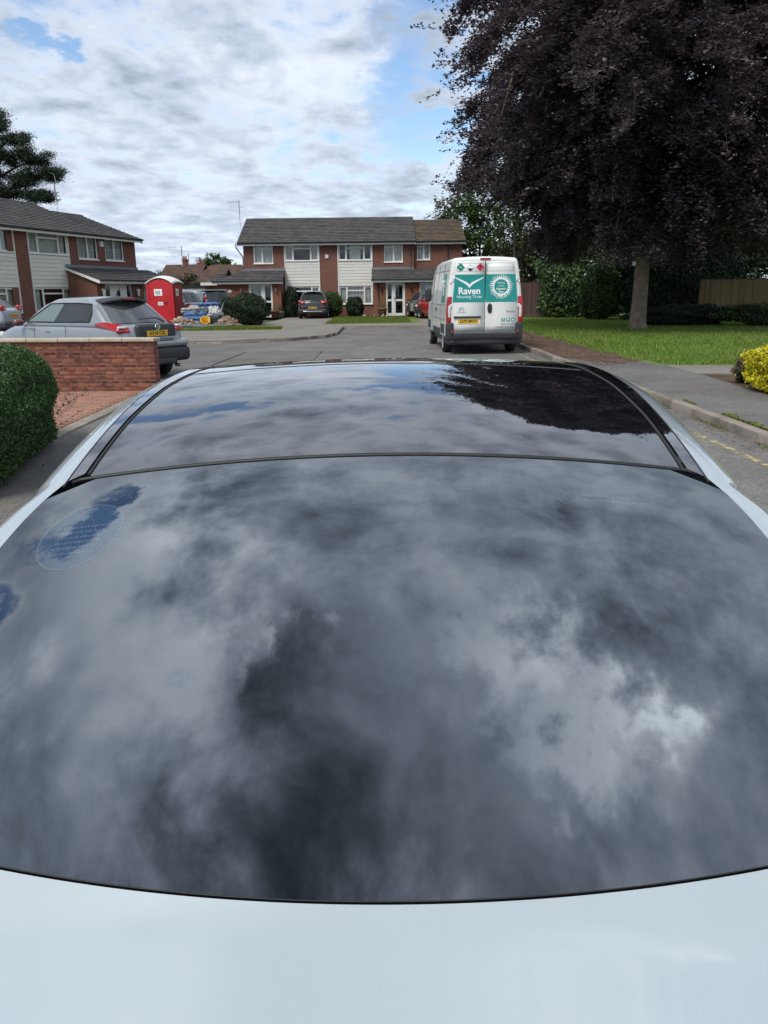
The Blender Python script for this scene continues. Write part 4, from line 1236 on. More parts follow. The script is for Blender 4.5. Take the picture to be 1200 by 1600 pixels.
M['leaf_red'] = mat_leaf('red_leaf', [(0.05, 0.10, 0.03), (0.10, 0.14, 0.04), (0.22, 0.10, 0.07), (0.36, 0.16, 0.15)], 0.3, clump=5)
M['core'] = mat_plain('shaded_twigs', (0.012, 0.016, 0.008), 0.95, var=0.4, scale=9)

def leaves_on_twigs(tw0, tw1, per, spread, size, r=rng, flat=0.45, aspect=0.62):
    """tw0,tw1 (n,3) twig ends; 'per' leaves spread round each, in drooping flat sprays"""
    n = len(tw0)
    t = r.random((n, per, 1)) ** 0.8
    c = tw0[:, None] * (1 - t) + tw1[:, None] * t
    d = tw1 - tw0; d = d / (np.linalg.norm(d, axis=1, keepdims=True) + 1e-9)
    side = np.cross(d, [0, 0, 1.0]); side /= np.linalg.norm(side, axis=1, keepdims=True) + 1e-9
    s = r.normal(0, 1, (n, per, 1)) * spread * (1.15 - t)
    c = c + side[:, None] * s
    c[..., 2] += r.normal(0, spread * 0.28, (n, per)) - 0.18 * np.abs(s[..., 0])
    return leaf_quads(c.reshape(-1, 3), size, flat, aspect, r=r)

def big_tree(name, label, base, trunk_r, h0, top, prof, n_limbs, twigs, per, mat, bark, group=None, seed=3, leaf=0.13, spread=0.38, lift=0.22, drop=0.35, twl=(0.9, 1.8), group_name=None, rscale=None, limb_r=0.11, tips=0):
    r = np.random.default_rng(seed)
    t = empty(name, base); tag(t, label, 'tree', group)
    b = MB()
    th = top * 0.93
    pts = [(0, 0, -.1), (0, 0, .25), (0.02, 0, 1.2), (.05, .02, h0 + 1), (-.1, .1, top * .45), (.15, -.1, top * .7), (0, 0, th)]
    b.tube(pts, [trunk_r * 1.5, trunk_r * 1.08, trunk_r * .95, trunk_r * .86, trunk_r * .6, trunk_r * .35, .05], 14)
    T0 = []; T1 = []; ENDS = []
    for i in range(n_limbs):
        f = (i + .5) / n_limbs
        z0 = h0 + (th - h0) * (f ** 1.05) * .96
        az = i * 2.39996 + r.normal(0, .2)
        R_ = np.interp(z0 / top, prof[0], prof[1]) * r.uniform(.78, 1.17)
        if rscale: R_ *= rscale(az, z0)
        n = 7
        P = []
        for k in range(n + 1):
            s = k / n
            a = az + .25 * math.sin(s * 2.5 + i)
            P.append(np.array([math.cos(a) * R_ * s, math.sin(a) * R_ * s, z0 + R_ * (lift * math.sin(s * 2.2) - drop * s ** 2.4)]))
        if R_ > .8:
            b.tube([tuple(p) for p in P], [max(.02, limb_r * (1 - k / n) ** .8 * (1.15 - f * .5) + .015) for k in range(n + 1)], 5, False)
        P = np.array(P); ENDS.append(P[-1])
        for k in range(twigs):
            s = r.uniform(.10, 1.0) ** .75
            j = min(int(s * n), n - 1); u = s * n - j
            p = P[j] * (1 - u) + P[j + 1] * u
            out = az + r.normal(0, .75)
            L = r.uniform(*twl) * (1.15 - .45 * s)
            q = p + np.array([math.cos(out) * L, math.sin(out) * L, -L * r.uniform(.05, .75)])
            T0.append(p); T1.append(q)
    T0 = np.array(T0); T1 = np.array(T1)
    b.build('trunk', bark, t)
    V, F = leaves_on_twigs(T0, T1, per, spread, leaf, r)
    if tips:      # long loose sprays reaching out past the limb ends
        E0 = np.repeat(np.array([e_ for e_ in ENDS if e_[2] > 5.5]), tips, 0); out = E0 * [1, 1, 0]; out /= np.linalg.norm(out, axis=1, keepdims=True) + 1e-9
        E1 = E0 + out * r.uniform(.5, 2.1, (len(E0), 1)) + r.normal(0, .5, E0.shape) + np.stack([0 * E0[:, 0], 0 * E0[:, 0], -r.uniform(0, .9, len(E0))], 1)
        V2, F2 = leaves_on_twigs(E0, E1, 42, .2, leaf, r)
        F = np.concatenate([F, F2 + len(V)]); V = np.concatenate([V, V2])
        T0 = np.concatenate([T0, E0]); T1 = np.concatenate([T1, E1])
    obj('crown', mesh_np('crown', V, F, mat), t)
    # fine twigs
    V = np.stack([T0, T0 + [0.012, 0, .012], T1], 1).reshape(-1, 3)
    o = obj('twigs', mesh_np('twigs', V, np.arange(len(V)).reshape(-1, 3), bark), t); o['kind'] = 'stuff'
    return t

# the copper beech
BEE = (10.35, 33.2, 0.1)
bee = big_tree('copper_beech_tree', 'huge dark purple copper beech with a grey trunk on the lawn', BEE, .31, 3.9, 19.5,
               ([0.1, .2, .31, .41, .5, .6, .68, .85, 1.0], [4.6, 5.4, 6.4, 7.9, 8.7, 7.8, 6.8, 4.6, 1.0]), 160, 44, 105, M['copper'], M['bark'],
               seed=5, leaf=.145, spread=.42, lift=.24, drop=.50, limb_r=.12, tips=5,
               rscale=lambda a, z: 1 - .40 * max(0, -math.cos(a)) ** .7 * min(1, max(0, (11.5 - z) / 5.0)))
# low drooping skirt of branches
r_ = np.random.default_rng(8)
T0 = []; T1 = []
for i in range(900):
    a = r_.uniform(0, math.tau); R_ = r_.uniform(2.6, 6.2)
    z = r_.uniform(3.5, 6.2) + .12 * abs(R_ - 4) + (1.9 if math.cos(a) < -.2 and R_ > 3.8 else 0)
    p = np.array([math.cos(a) * R_, math.sin(a) * R_, z]); L = r_.uniform(.8, 1.7)
    T0.append(p); T1.append(p + np.array([math.cos(a) * L * .5, math.sin(a) * L * .5, -L * r_.uniform(.5, 1.0)]))
V, F = leaves_on_twigs(np.array(T0), np.array(T1), 75, .33, .14, r_)
o = obj('low_branches', mesh_np('low_branches', V, F, M['copper']), bee); o['kind'] = 'stuff'
MB().box(-.075, .075, -.04, .0, 0, .16).build('trunk_sign', M['white_print'], bee, (-.33, -.15, 2.45), (0, 0, -.9))

def clump_tree(label, x, y, trunk_h, lobes, per, leaf, mat, bark='bark_dark', group=None, name='tree', tr=.2, shell=0.55, seed=1, flat=.25):
    """lobes = (dx,dy,z,rx,rz); leaves fill the outer part of each lobe"""
    r = np.random.default_rng(seed)
    t = empty(name, (x, y, 0.05)); tag(t, label, 'tree', group)
    b = MB(); b.tube([(0, 0, -.1), (0.03, 0, trunk_h * .5), (0, 0, trunk_h)], [tr * 1.2, tr, tr * .7], 9)
    C = []
    for (dx, dy, z, rx, rz_) in lobes:
        b.tube([(0, 0, trunk_h * .8), (dx * .5, dy * .5, (trunk_h + z) * .5), (dx, dy, z)], [tr * .5, tr * .3, .03], 6, False)
        d = r.normal(size=(per, 3)); d /= np.linalg.norm(d, axis=1, keepdims=True)
        q = d * (r.uniform(shell, 1.0, (per, 1))) * (1 + .18 * np.sin(d[:, :1] * 7 + d[:, 1:2] * 5) + .12 * np.sin(d[:, 2:] * 11))
        # bunch the leaves so that gaps open
        k = np.random.default_rng(seed + 5).normal(size=(max(12, per // 70), 3)); k /= np.linalg.norm(k, axis=1, keepdims=True)
        near = np.argmax(d @ k.T, axis=1); q = q * .55 + k[near] * .45 * np.linalg.norm(q, axis=1, keepdims=True)
        q[:, 2] -= .1 * np.abs(r.normal(size=per))
        C.append(q * np.array([rx, rx, rz_]) + np.array([dx, dy, z]))
    b.build('trunk', M[bark], t)
    V, F = leaf_quads(np.concatenate(C), leaf, flat, .6, r=r)
    obj('crown', mesh_np('crown', V, F, M[mat]), t)
    return t

# trees behind the van and the beech
clump_tree('mid green broad tree right of the end house, behind the white van', 7.2, 62, 3, [(-1.5, 0, 6.6, 2.0, 1.9), (.3, 0, 8.4, 2.2, 2.0), (1.8, 0, 5.4, 2.4, 2.4), (-.3, -1, 4.4, 2.2, 2.0), (2.8, 0, 9.2, 2.4, 2.0), (3.4, -.5, 3.4, 2.6, 2.2), (.5, -1, 2.4, 2.2, 1.9)], 3400, .24, 'leaf_mid', seed=4)
clump_tree('olive toned tree just above the roof of the white van', 9.9, 55, 2.5, [(-1.2, 0, 3.4, 1.8, 1.9), (0, 0, 5.6, 2.2, 2.2), (1.5, 0, 4.2, 2.2, 2.3), (.4, -.8, 2.2, 2.2, 1.8), (3.2, 0, 6.0, 2.4, 2.6), (3.4, -.6, 3.0, 2.4, 2.4)], 3600, .2, 'leaf_olive', seed=9)
for i, (x, y, h, lab) in enumerate(((15.5, 58, 9, 'tall dark evergreen behind the ivy, left of the beech trunk'), (21, 57, 10, 'tall dark evergreen behind the ivy, straight behind the beech trunk'), (26.5, 56, 10, 'tall dark evergreen behind the tan fence'), (32, 55, 9.5, 'tall dark evergreen at the right edge behind the tan fence'))):
    clump_tree(lab, x, y, 3, [(0, 0, h * .3, 3.6, 3.2), (.5, 0, h * .55, 3.4, 3.2), (0, 0, h * .82, 2.6, 2.8), (-1.8, .5, h * .45, 2.4, 2.6), (2, -.4, h * .4, 2.5, 2.8)], 4200, .27, 'leaf_dark', seed=20 + i, group='evergreens behind the lawn', name='evergreen_tree')
# scots pine behind the left terrace
pine = empty('pine_tree', (-28.9, 66, 1.3)); tag(pine, 'tall dark pine with open branches above the left terrace roof', 'tree')
b = MB(); b.tube([(-1, 0, 0), (-.7, 0, 6), (-.9, 0, 11), (-.2, 0, 15.5)], [.42, .34, .25, .1], 10)
r_ = np.random.default_rng(2); C = []
lob = [(-2.6, 12.6, 2.0, 1.1), (-.5, 14.9, 1.9, 1.2), (1.3, 13.6, 1.6, 1.0), (2.9, 11.9, 1.7, .8), (1.9, 10.4, 1.5, .8), (4.0, 10.7, 1.1, .5), (.2, 12.1, 1.8, 1.0), (-1.4, 10.6, 1.7, .9), (2.9, 9.0, 1.3, .7), (.4, 9.2, 1.6, .8), (-3.6, 14.2, 1.6, 1.0), (-2.4, 9.0, 1.6, .8)]
for (dx, z, rx, rz_) in lob:
    z -= .6
    b.tube([(-.7, 0, z - 1.6), (dx * .5 - .3, 0, z - .7), (dx, 0, z - .1)], [.14, .09, .03], 6, False)
    for q in range(15):
        a = r_.uniform(0, math.tau); cx = dx + math.cos(a) * rx * r_.uniform(.1, .8); cy = math.sin(a) * rx * .8; cz = z + r_.normal(0, rz_ * .35)
        b.tube([(dx, 0, z - .1), (cx, cy, cz)], [.03, .012], 4, False)
        p = r_.normal(size=(520, 3)) * np.array([.36, .36, .17]) + np.array([cx, cy, cz]); C.append(p)
b.build('trunk', M['bark_dark'], pine)
V, F = leaf_quads(np.concatenate(C), .17, .1, .35, r=r_)
obj('crown', mesh_np('crown', V, F, M['leaf_pine']), pine); pine.scale = (.9, .9, .93)
# round tree far behind the distant roofs
clump_tree('round green tree far behind the distant brown roofs', Px(347, 130), 130, 3, [(-1.6, 0, 5.6, 2.0, 1.6), (0, 0, 6.4, 2.0, 1.5), (1.6, 0, 5.4, 1.7, 1.4), (0, 0, 4, 2.5, 1.8)], 2600, .3, 'leaf_mid', seed=31)
clump_tree('low far-off tree beyond the left terrace roof, beside the portable toilet', Px(256, 120), 120, 2, [(-1.6, 0, 3.4, 1.8, 1.2), (1.2, 0, 4.0, 1.8, 1.3), (3.4, 0, 3.2, 1.6, 1.1)], 1500, .3, 'leaf_mid', seed=33)
clump_tree('small olive tree right of the portable toilet, in front of the distant roofs', Px(303, 72), 72, 1.5, [(0, 0, 2.5, 1.1, 1.0), (-.9, 0, 1.8, 1.0, 1.0)], 1500, .18, 'leaf_olive', seed=35)

def leafy_mass(name, label, cat, loc, dims, n, leaf, mat, lump=.25, seed=1, core=True, flat=.3, expo=2.6, stems=None, group=None, aspect=.62, fuzz=.06):
    """a shrub or clipped hedge: leaves on a lumpy super-ellipsoid shell round a dark twiggy core"""
    r = np.random.default_rng(seed)
    t = empty(name, loc); tag(t, label, cat, group)
    d = r.normal(size=(n, 3)); d /= np.linalg.norm(d, axis=1, keepdims=True)
    k = (np.abs(d) ** expo).sum(1) ** (-1 / expo)
    ph = r.uniform(0, 6, 6)
    lum = 1 + lump * (.5 * np.sin(d[:, 0] * 6 + ph[0]) * np.sin(d[:, 1] * 5 + ph[1]) + .5 * np.sin(d[:, 2] * 8 + ph[2] + d[:, 0] * 4) + .3 * np.sin(d[:, 0] * 15 + ph[3]) * np.sin(d[:, 2] * 14 + ph[4]))
    rad = k * lum * (1 - np.abs(r.normal(0, fuzz, n)) + r.uniform(0, fuzz * .5, n))
    hd = np.array(dims) / 2
    rad = rad + np.where(r.random(n) < .012, np.minimum(r.exponential(fuzz * .9, n), .16), 0)     # stray shoots
    c = d * rad[:, None] * hd + np.array([0, 0, hd[2]])
    c = c[c[:, 2] > .01]
    nn = d[:len(c)]
    dd = (c - np.array([0, 0, hd[2]])) / hd ** 1.3; dd /= np.linalg.norm(dd, axis=1, keepdims=True)
    V, F = leaf_quads(c, leaf, flat, aspect, normal=dd, r=r)
    obj('leaves', mesh_np('leaves', V, F, M[mat]), t)
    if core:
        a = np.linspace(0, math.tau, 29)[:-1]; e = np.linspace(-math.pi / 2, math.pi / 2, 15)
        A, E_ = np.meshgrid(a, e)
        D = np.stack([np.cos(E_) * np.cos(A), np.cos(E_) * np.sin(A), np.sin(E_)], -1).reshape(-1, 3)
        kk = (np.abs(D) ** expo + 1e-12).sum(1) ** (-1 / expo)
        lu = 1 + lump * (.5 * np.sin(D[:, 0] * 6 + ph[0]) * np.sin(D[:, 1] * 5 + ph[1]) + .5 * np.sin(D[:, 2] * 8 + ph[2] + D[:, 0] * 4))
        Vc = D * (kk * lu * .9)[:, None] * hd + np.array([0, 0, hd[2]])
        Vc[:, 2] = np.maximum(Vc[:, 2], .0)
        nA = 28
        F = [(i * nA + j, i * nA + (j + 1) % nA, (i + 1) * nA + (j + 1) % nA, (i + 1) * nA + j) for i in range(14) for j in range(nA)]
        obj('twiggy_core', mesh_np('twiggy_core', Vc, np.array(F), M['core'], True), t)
    return t

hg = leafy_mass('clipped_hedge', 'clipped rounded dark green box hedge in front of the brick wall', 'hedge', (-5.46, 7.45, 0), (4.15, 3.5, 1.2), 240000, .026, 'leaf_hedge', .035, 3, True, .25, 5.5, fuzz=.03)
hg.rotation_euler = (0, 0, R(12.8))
# wispy shoots at the hedge end
r_ = np.random.default_rng(6); C = []; b = MB()
for i in range(6):
    a = (-3.80 + r_.uniform(-.05, .05), 9.35 + r_.uniform(-.3, .2), .15 + r_.uniform(0, .3)); q = (a[0] + r_.uniform(.1, .34), a[1] + r_.uniform(-.2, .3), a[2] + r_.uniform(.1, .3))
    b.tube([a, q], .0022, 4); A = np.array(a); Q = np.array(q); tt = r_.random((14, 1)); C.append(A + (Q - A) * tt + r_.normal(0, .02, (14, 3)))
w = b.build('wispy_weed', M['bark_dark']); tag(w, 'thin wispy weed growing out beside the clipped hedge', 'weed')
V, F = leaf_quads(np.concatenate(C), .035, .1, .5, r=r_); obj('leaves', mesh_np('leaves', V, F, M['leaf_hedge']), w)

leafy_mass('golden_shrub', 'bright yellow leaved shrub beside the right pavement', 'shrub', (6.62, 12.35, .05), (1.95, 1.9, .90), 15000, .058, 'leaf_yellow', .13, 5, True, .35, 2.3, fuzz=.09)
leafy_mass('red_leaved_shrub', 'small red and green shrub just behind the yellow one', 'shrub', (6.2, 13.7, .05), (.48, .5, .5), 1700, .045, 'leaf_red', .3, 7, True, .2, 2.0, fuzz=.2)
# ivy bank behind the lawn, low plants at its foot
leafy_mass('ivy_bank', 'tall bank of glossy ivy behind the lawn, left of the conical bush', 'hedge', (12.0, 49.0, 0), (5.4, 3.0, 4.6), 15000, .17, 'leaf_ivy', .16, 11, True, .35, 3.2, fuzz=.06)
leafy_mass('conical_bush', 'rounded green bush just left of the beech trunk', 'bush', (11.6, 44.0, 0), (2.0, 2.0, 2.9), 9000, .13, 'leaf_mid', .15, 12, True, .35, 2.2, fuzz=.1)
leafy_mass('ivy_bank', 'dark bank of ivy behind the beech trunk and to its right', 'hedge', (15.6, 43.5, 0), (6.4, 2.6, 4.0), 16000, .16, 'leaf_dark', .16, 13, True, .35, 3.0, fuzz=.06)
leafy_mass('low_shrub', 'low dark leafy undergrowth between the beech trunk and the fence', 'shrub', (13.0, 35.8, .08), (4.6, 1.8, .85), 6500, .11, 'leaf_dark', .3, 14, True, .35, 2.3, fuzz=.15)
leafy_mass('low_shrub', 'low leafy undergrowth at the foot of the tan fence', 'shrub', (16.6, 34.2, .08), (4.6, 1.6, 1.0), 6500, .11, 'leaf_mid', .3, 15, True, .35, 2.3, fuzz=.15)
# bushes by the end houses
leafy_mass('round_bush', 'big dark rounded bush in front of the glazed side porch', 'bush', (-7.0, 42.2, .1), (2.25, 1.9, 1.52), 11000, .085, 'leaf_dark', .14, 16, True, .3, 2.4, fuzz=.1)
leafy_mass('round_bush', 'upright bush against the brick pier right of the dark parked car', 'bush', (-3.2, 54.6, .1), (1.25, 1.2, 1.65), 4500, .09, 'leaf_mid', .16, 17, True, .3, 2.3, fuzz=.12, group='bushes under the end house windows')
leafy_mass('round_bush', 'rounded bush under the window in the middle of the end houses', 'bush', (-1.75, 54.3, .1), (1.15, 1.1, 1.3), 4500, .09, 'leaf_dark', .14, 18, True, .3, 2.2, fuzz=.12, group='bushes under the end house windows')
leafy_mass('round_bush', 'dark ivy clad bush between the side porch and the parked car', 'bush', (-6.0, 54.9, .1), (.9, .9, 1.9), 3800, .09, 'leaf_dark', .16, 19, True, .3, 2.6, fuzz=.12, group='bushes under the end house windows')
leafy_mass('round_bush', 'green shrub low between the portable toilet and the dark blue car', 'bush', (-10.6, 46.6, .1), (1.3, 1.2, 1.1), 2500, .09, 'leaf_mid', .2, 21, True, .3, 2.2, fuzz=.14)
leafy_mass('round_bush', 'green shrub left of the portable toilet beside the pale car', 'bush', (-12.6, 43.6, .1), (1.2, 1.2, 1.2), 2500, .09, 'leaf_mid', .2, 22, True, .3, 2.2, fuzz=.14)
# pots by the doors
M['terracotta'] = mat_plain('terracotta', (0.26, 0.12, 0.08), 0.85, var=.2)
def pot(label, x, y, s, mat, leaf):
    p = empty('plant_pot', (x, y, .12)); tag(p, label, 'plant pot', 'plant pots by the porches')
    MB().lathe([(.02, 0), (.15 * s, 0), (.2 * s, .32 * s), (.22 * s, .32 * s), (.22 * s, .37 * s), (.19 * s, .37 * s), (.17 * s, .3 * s), (.01, .3 * s)], 14).build('pot', M[mat], p)
    r = np.random.default_rng(int(abs(x) * 100)); c = r.normal(size=(260, 3)) * np.array([.13, .13, .11]) * s + np.array([0, 0, .48 * s])
    V, F = leaf_quads(c, .07, .2, r=r); obj('leaves', mesh_np('leaves', V, F, M[leaf]), p)['kind'] = 'stuff'
pot('small pinkish pot to the right of the left porch door', -6.95, 53.6, 1.3, 'terracotta', 'leaf_mid')
pot('grey pot at the corner of the left porch', -6.55, 53.7, 1.1, 'concrete', 'leaf_dark')
pot('terracotta pot left of the right porch door', .05, 53.6, 1.5, 'terracotta', 'leaf_mid')
pot('dark pot right of the right porch door', 1.9, 53.6, 1.3, 'gutter', 'leaf_dark')
c = np.stack([rng.uniform(-1.3, .3, 60), rng.uniform(52.6, 53.4, 60), rng.uniform(.16, .3, 60)], 1)
o = leaf_mesh_obj('border_flowers', c, .12, M['white_print'], .3); tag(o, 'white flowers in the little border by the right porch', 'flowers', kind='stuff')
# ------------------------------------------------------------------ portable toilet and builders' rubbish
M['red_plastic'] = mat_paint('red_plastic', (0.55, 0.018, 0.03), 0.4, 0, 0.15, .2)
M['shaded_red_plastic'] = mat_paint('shaded_red_plastic', (0.33, 0.016, 0.03), 0.45, 0, 0.2, .1)  # the door's red darkened, so cabin and side panels carry painted shade
M['white_plastic'] = mat_paint('white_roof_plastic', (0.75, 0.76, 0.73), 0.45, 0, 0.15, .1)
WP = 1.38
wc = empty('portable_toilet', (-11.35, 43.6, .1), R(-8)); tag(wc, 'red portable toilet with a white domed roof on the verge', 'portable toilet')
wc.scale = (1.03, 1.03, 1.04)
def arch(x, W=WP, rise=.27): return rise * (1 - (2 * x / W) ** 2)
h = WP / 2
b = MB(); b.box(-h + .03, h - .03, -h + .03, h - .03, .14, 2.08)
fr = [(x, 2.08 + arch(x)) for x in np.linspace(-h + .03, h - .03, 13)]
b.prism([(-h + .03, 2.081)] + [(x, max(z, 2.0815)) for x, z in fr][1:-1] + [(h - .03, 2.081)], 'y', -h + .03, h - .03)
b.build('cabin', M['shaded_red_plastic'], wc)
MB().box(-h, h, -h, h, 0, .14).build('skid', M['greyplastic'], wc)
rf = MB(); n = 16; V = []; 
for k, yy in enumerate(np.linspace(-h - .05, h + .05, 9)):
    for x in np.linspace(-h - .06, h + .06, n):
        V.append((x, yy, 2.06 + arch(x, WP + .12, .30) + .07 * (1 - (yy / h) ** 2)))
top = patch('roof', np.array(V).reshape(9, n, 3), M['white_plastic'], wc)
sd_ = top.modifiers.new('thickness', 'SOLIDIFY'); sd_.thickness = .06; sd_.offset = -1
# door on the front, arched
x0d, x1d = -h + .14, h - .14
xs = np.linspace(x0d, x1d, 11)
MB().prism([(x0d, .2), (x1d, .2)] + [(x, 1.98 + arch(x) - .02) for x in xs[::-1]], 'y', -h - .005, -h + .029).build('door', M['red_plastic'], wc)
fb = MB()
for s in (-1, 1):
    fb.box(*(sorted((s * (h - .125), s * (h + .01)))), -h - .015, -h + .028, .14, 2.08)
fb.prism([(x, 1.995 + arch(x)) for x in xs] + [(x, 2.075 + arch(x)) for x in xs[::-1]], 'y', -h - .015, -h + .028)
fb.build('door_surround', M['red_plastic'], wc)
MB().box(.26, .34, -h - .05, -h - .006, 1.05, 1.16).build('door_handle', M['blackplastic'], wc)
for s in (-1, 1):
    q = MB().box(-.5, .5, -.016, 0, .95, 1.95); q.box(-.5, .5, -.016, 0, .25, .85)
    q.build('side_panel', M['shaded_red_plastic'], wc, (s * (h - .03), 0, 0), (0, 0, s * math.pi / 2))
def notice(x, y, z, w, hh, rz, parent=wc):
    o = MB().box(-w / 2, w / 2, -.006, 0, -hh / 2, hh / 2).build('notice', M['white_print'], parent, (x, y, z), (0, 0, rz))
    q = MB()
    r = random.Random(int(w * 1000 + z * 10))
    for i in range(3):
        a = -w * .32 + i * w * .2
        q.box(a, a + w * .14, -.009, -.0061, -hh * .18, hh * .2)
    q.box(-w * .3, w * .32, -.009, -.0061, -hh * .34, -hh * .28)
    q.build('notice_print', M['grey_print'], o)
notice(-.08, -h - .006, 1.62, .42, .32, 0); notice(.0, -h - .006, 1.08, .26, .16, 0); notice(h - .012, -.1, 1.62, .34, .34, math.pi / 2)

M['blue_bag'] = mat_plain('blue_sack', (0.05, 0.13, 0.30), 0.6, var=.3)
M['white_bag'] = mat_plain('white_sack', (0.38, 0.39, 0.39), 0.55, var=.2, scale=4)
M['yellow_bag'] = mat_plain('yellow_tub', (0.65, 0.35, 0.02), 0.45)
M['rubble'] = mat_island('brick_rubble', [(0.30, 0.19, 0.13), (0.22, 0.12, 0.08), (0.42, 0.33, 0.24), (0.30, 0.24, 0.19), (0.5, 0.44, 0.36)], 0.95, 14, bump=.4)
M['dusty_sheet'] = mat_plain('grey_groundsheet', (0.11, 0.13, 0.13), 0.7, var=.3, scale=3)
def lumpy(name, dims, mat, parent=None, loc=(0, 0, 0), seed=1, amt=.12, label=None, cat=None, group=None, rz=0, r=.09):
    V, F = rbox(*dims, min(dims) * .3, 9, 2)
    q = np.random.default_rng(seed); ph = q.uniform(0, 6, 6)
    s = np.sin(V * 9 / max(dims) * 2 + ph[:3]) + .6 * np.sin(V[:, [1, 2, 0]] * 17 / max(dims) * 2 + ph[3:])
    V = V * (1 + amt * (s + .5 * np.sin(V[:, [2, 0, 1]] * 41 / max(dims) * 2))) + q.normal(0, amt * .05, V.shape)
    V[:, 2] += dims[2] / 2
    o = obj(name, mesh_np(name, V, F, mat, True), parent, loc, (0, 0, rz))
    if label: tag(o, label, cat, group)
    return o
def rubble_heap(name, label, loc, rx, ry, h, n, seed):
    r = np.random.default_rng(seed); b = MB()
    for i in range(n):
        a = r.uniform(0, math.tau); d = r.uniform(0, 1) ** .6
        s = r.uniform(.05, .2)
        z = h * (1 - d) * r.uniform(.5, 1.0)
        c = (loc[0] + math.cos(a) * d * rx, loc[1] + math.sin(a) * d * ry, loc[2] + z)
        V = np.array([(x, y, zz) for zz in (-.5, .5) for x, y in ((-.5, -.5), (.5, -.5), (.5, .5), (-.5, .5))]) * np.array([s * r.uniform(.8, 2.4), s, s * .6])
        M3 = Matrix.Rotation(r.uniform(0, 3), 3, 'Z') @ Matrix.Rotation(r.uniform(-.7, .7), 3, 'X')
        V = V @ np.array(M3).T + np.array(c)
        b.add(V, [(0, 3, 2, 1), (4, 5, 6, 7), (0, 1, 5, 4), (1, 2, 6, 5), (2, 3, 7, 6), (3, 0, 4, 7)])
    # mound under the pieces
    b.lathe([(1.0, 0), (.7, .5), (.3, .9), (.01, 1.0)], 14, 'z')
    k = 14 * 4
    for i in range(len(b.v) - k, len(b.v)):
        x, y, z = b.v[i]; b.v[i] = (loc[0] + x * rx * .9, loc[1] + y * ry * .9, loc[2] + z * h * .55)
    o = b.build(name, M['rubble']); tag(o, label, 'rubble', kind='stuff'); return o
rubble_heap('rubble', 'heap of broken brick and plaster at the foot of the portable toilet', (-9.8, 40.4, .1), 1.35, .7, .5, 240, 4)
rubble_heap('rubble', 'low pile of brick rubble against the big rounded bush', (-7.55, 40.2, .1), .75, .6, .52, 150, 6)
t = lumpy('groundsheet', (3.6, .8, .16), M['dusty_sheet'], None, (-9.0, 39.55, .1), 5, .06); tag(t, 'crumpled grey groundsheet lying under the rubble', 'sheet')
skip = empty('skip_bag', (-9.35, 41.6, .1), .1); tag(skip, 'blue builders sack piled with white rubbish', 'skip bag')
lumpy('sack', (1.15, .9, .72), M['blue_bag'], skip, (0, 0, .05), 7, .09)
for k, (x, y, z, s_, m_) in enumerate(((-.38, -.1, .66, .42, 'white_bag'), (.1, -.2, .68, .36, 'white_bag'), (.4, .05, .72, .34, 'white_bag'), (-.1, .2, .78, .42, 'white_bag'), (-.5, .25, .7, .3, 'white_bag'))):
    lumpy('rubbish', (s_ * 1.4, s_, s_ * .6), M[m_], skip, (x, y, z), 60 + k, .22, rz=k * .9)
lumpy('blue_sheet', (.8, .6, .26), M['blue_bag'], None, (-8.75, 42.0, .98), 9, .26, 'blue plastic sheet thrown over the top of the rubbish', 'sheet')
lumpy('rubbish_sack', (.7, .6, .85), M['white_bag'], None, (-8.35, 41.3, .1), 10, .2, 'pale rubbish sack slumped to the right of the blue sack', 'sack')
lumpy('bin_bag', (.52, .5, .62), M['gutter'], None, (-8.1, 40.3, .1), 12, .07, 'black bin bag beside the yellow tub', 'bag')
tub = MB().lathe([(.02, 0), (.16, 0), (.22, .38), (.24, .38), (.24, .42), (.2, .42), (.15, .08), (.01, .08)], 18).mesh('yellow_tub', M['yellow_bag'])
tag(obj('builders_tub', tub, None, (-8.62, 40.15, .22), (.9, .3, 0)), 'yellow tub tipped over on the rubble', 'tub')
o = MB().tube([(0, 0, 0), (.35, .1, .9)], .035, 6).mesh('offcut', M['white_bag']); tag(obj('timber_offcut', o, None, (-8.2, 41.1, .35)), 'pale timber offcut sticking up from the rubbish', 'timber')
# ------------------------------------------------------------------ vehicles
def wheel_mesh(r, w, spokes=5):
    ty = MB().lathe([(r * .66, -w / 2), (r * .93, -w / 2), (r, -w * .36), (r, w * .36), (r * .93, w / 2), (r * .66, w / 2)], 28, 'x').mesh('tyre', M['tyre'])
    b = MB(); 
    b.lathe([(r * .67, w * .5), (r * .63, w * .47), (r * .6, w * .2), (r * .3, w * .12), (.01, w * .12)], 24, 'x')
    for k in range(spokes):
        a = math.tau * k / spokes
        ca, sa = math.cos(a), math.sin(a)
        p = []
        for rr, hw_, x in ((.03, .035, w * .46), (r * .62, .025, w * .42)):
            for s in (-1, 1):
                p.append((x, rr * ca - s * hw_ * sa, rr * sa + s * hw_ * ca))
        q = [(x - .04, y, z) for x, y, z in p]
        b.add(p + q, [(0, 1, 3, 2), (4, 6, 7, 5), (0, 2, 6, 4), (1, 5, 7, 3), (2, 3, 7, 6)])
    b.lathe([(.045, w * .5), (.01, w * .52)], 12, 'x')
    rm = b.mesh('rim', M['rim'])
    return ty, rm
WHEELS = {}
def add_wheels(root, hw, wr, wy, r=.33, w=.21, spokes=5):
    key = (r, w, spokes)
    if key not in WHEELS: WHEELS[key] = wheel_mesh(r, w, spokes)
    ty, rm = WHEELS[key]
    for y in (wr, wy):
        for s in (-1, 1):
            we = obj('wheel', ty, root, (s * (hw - w / 2 + .005), y, r), (0, 0, 0 if s > 0 else math.pi))
            obj('rim', rm, we)

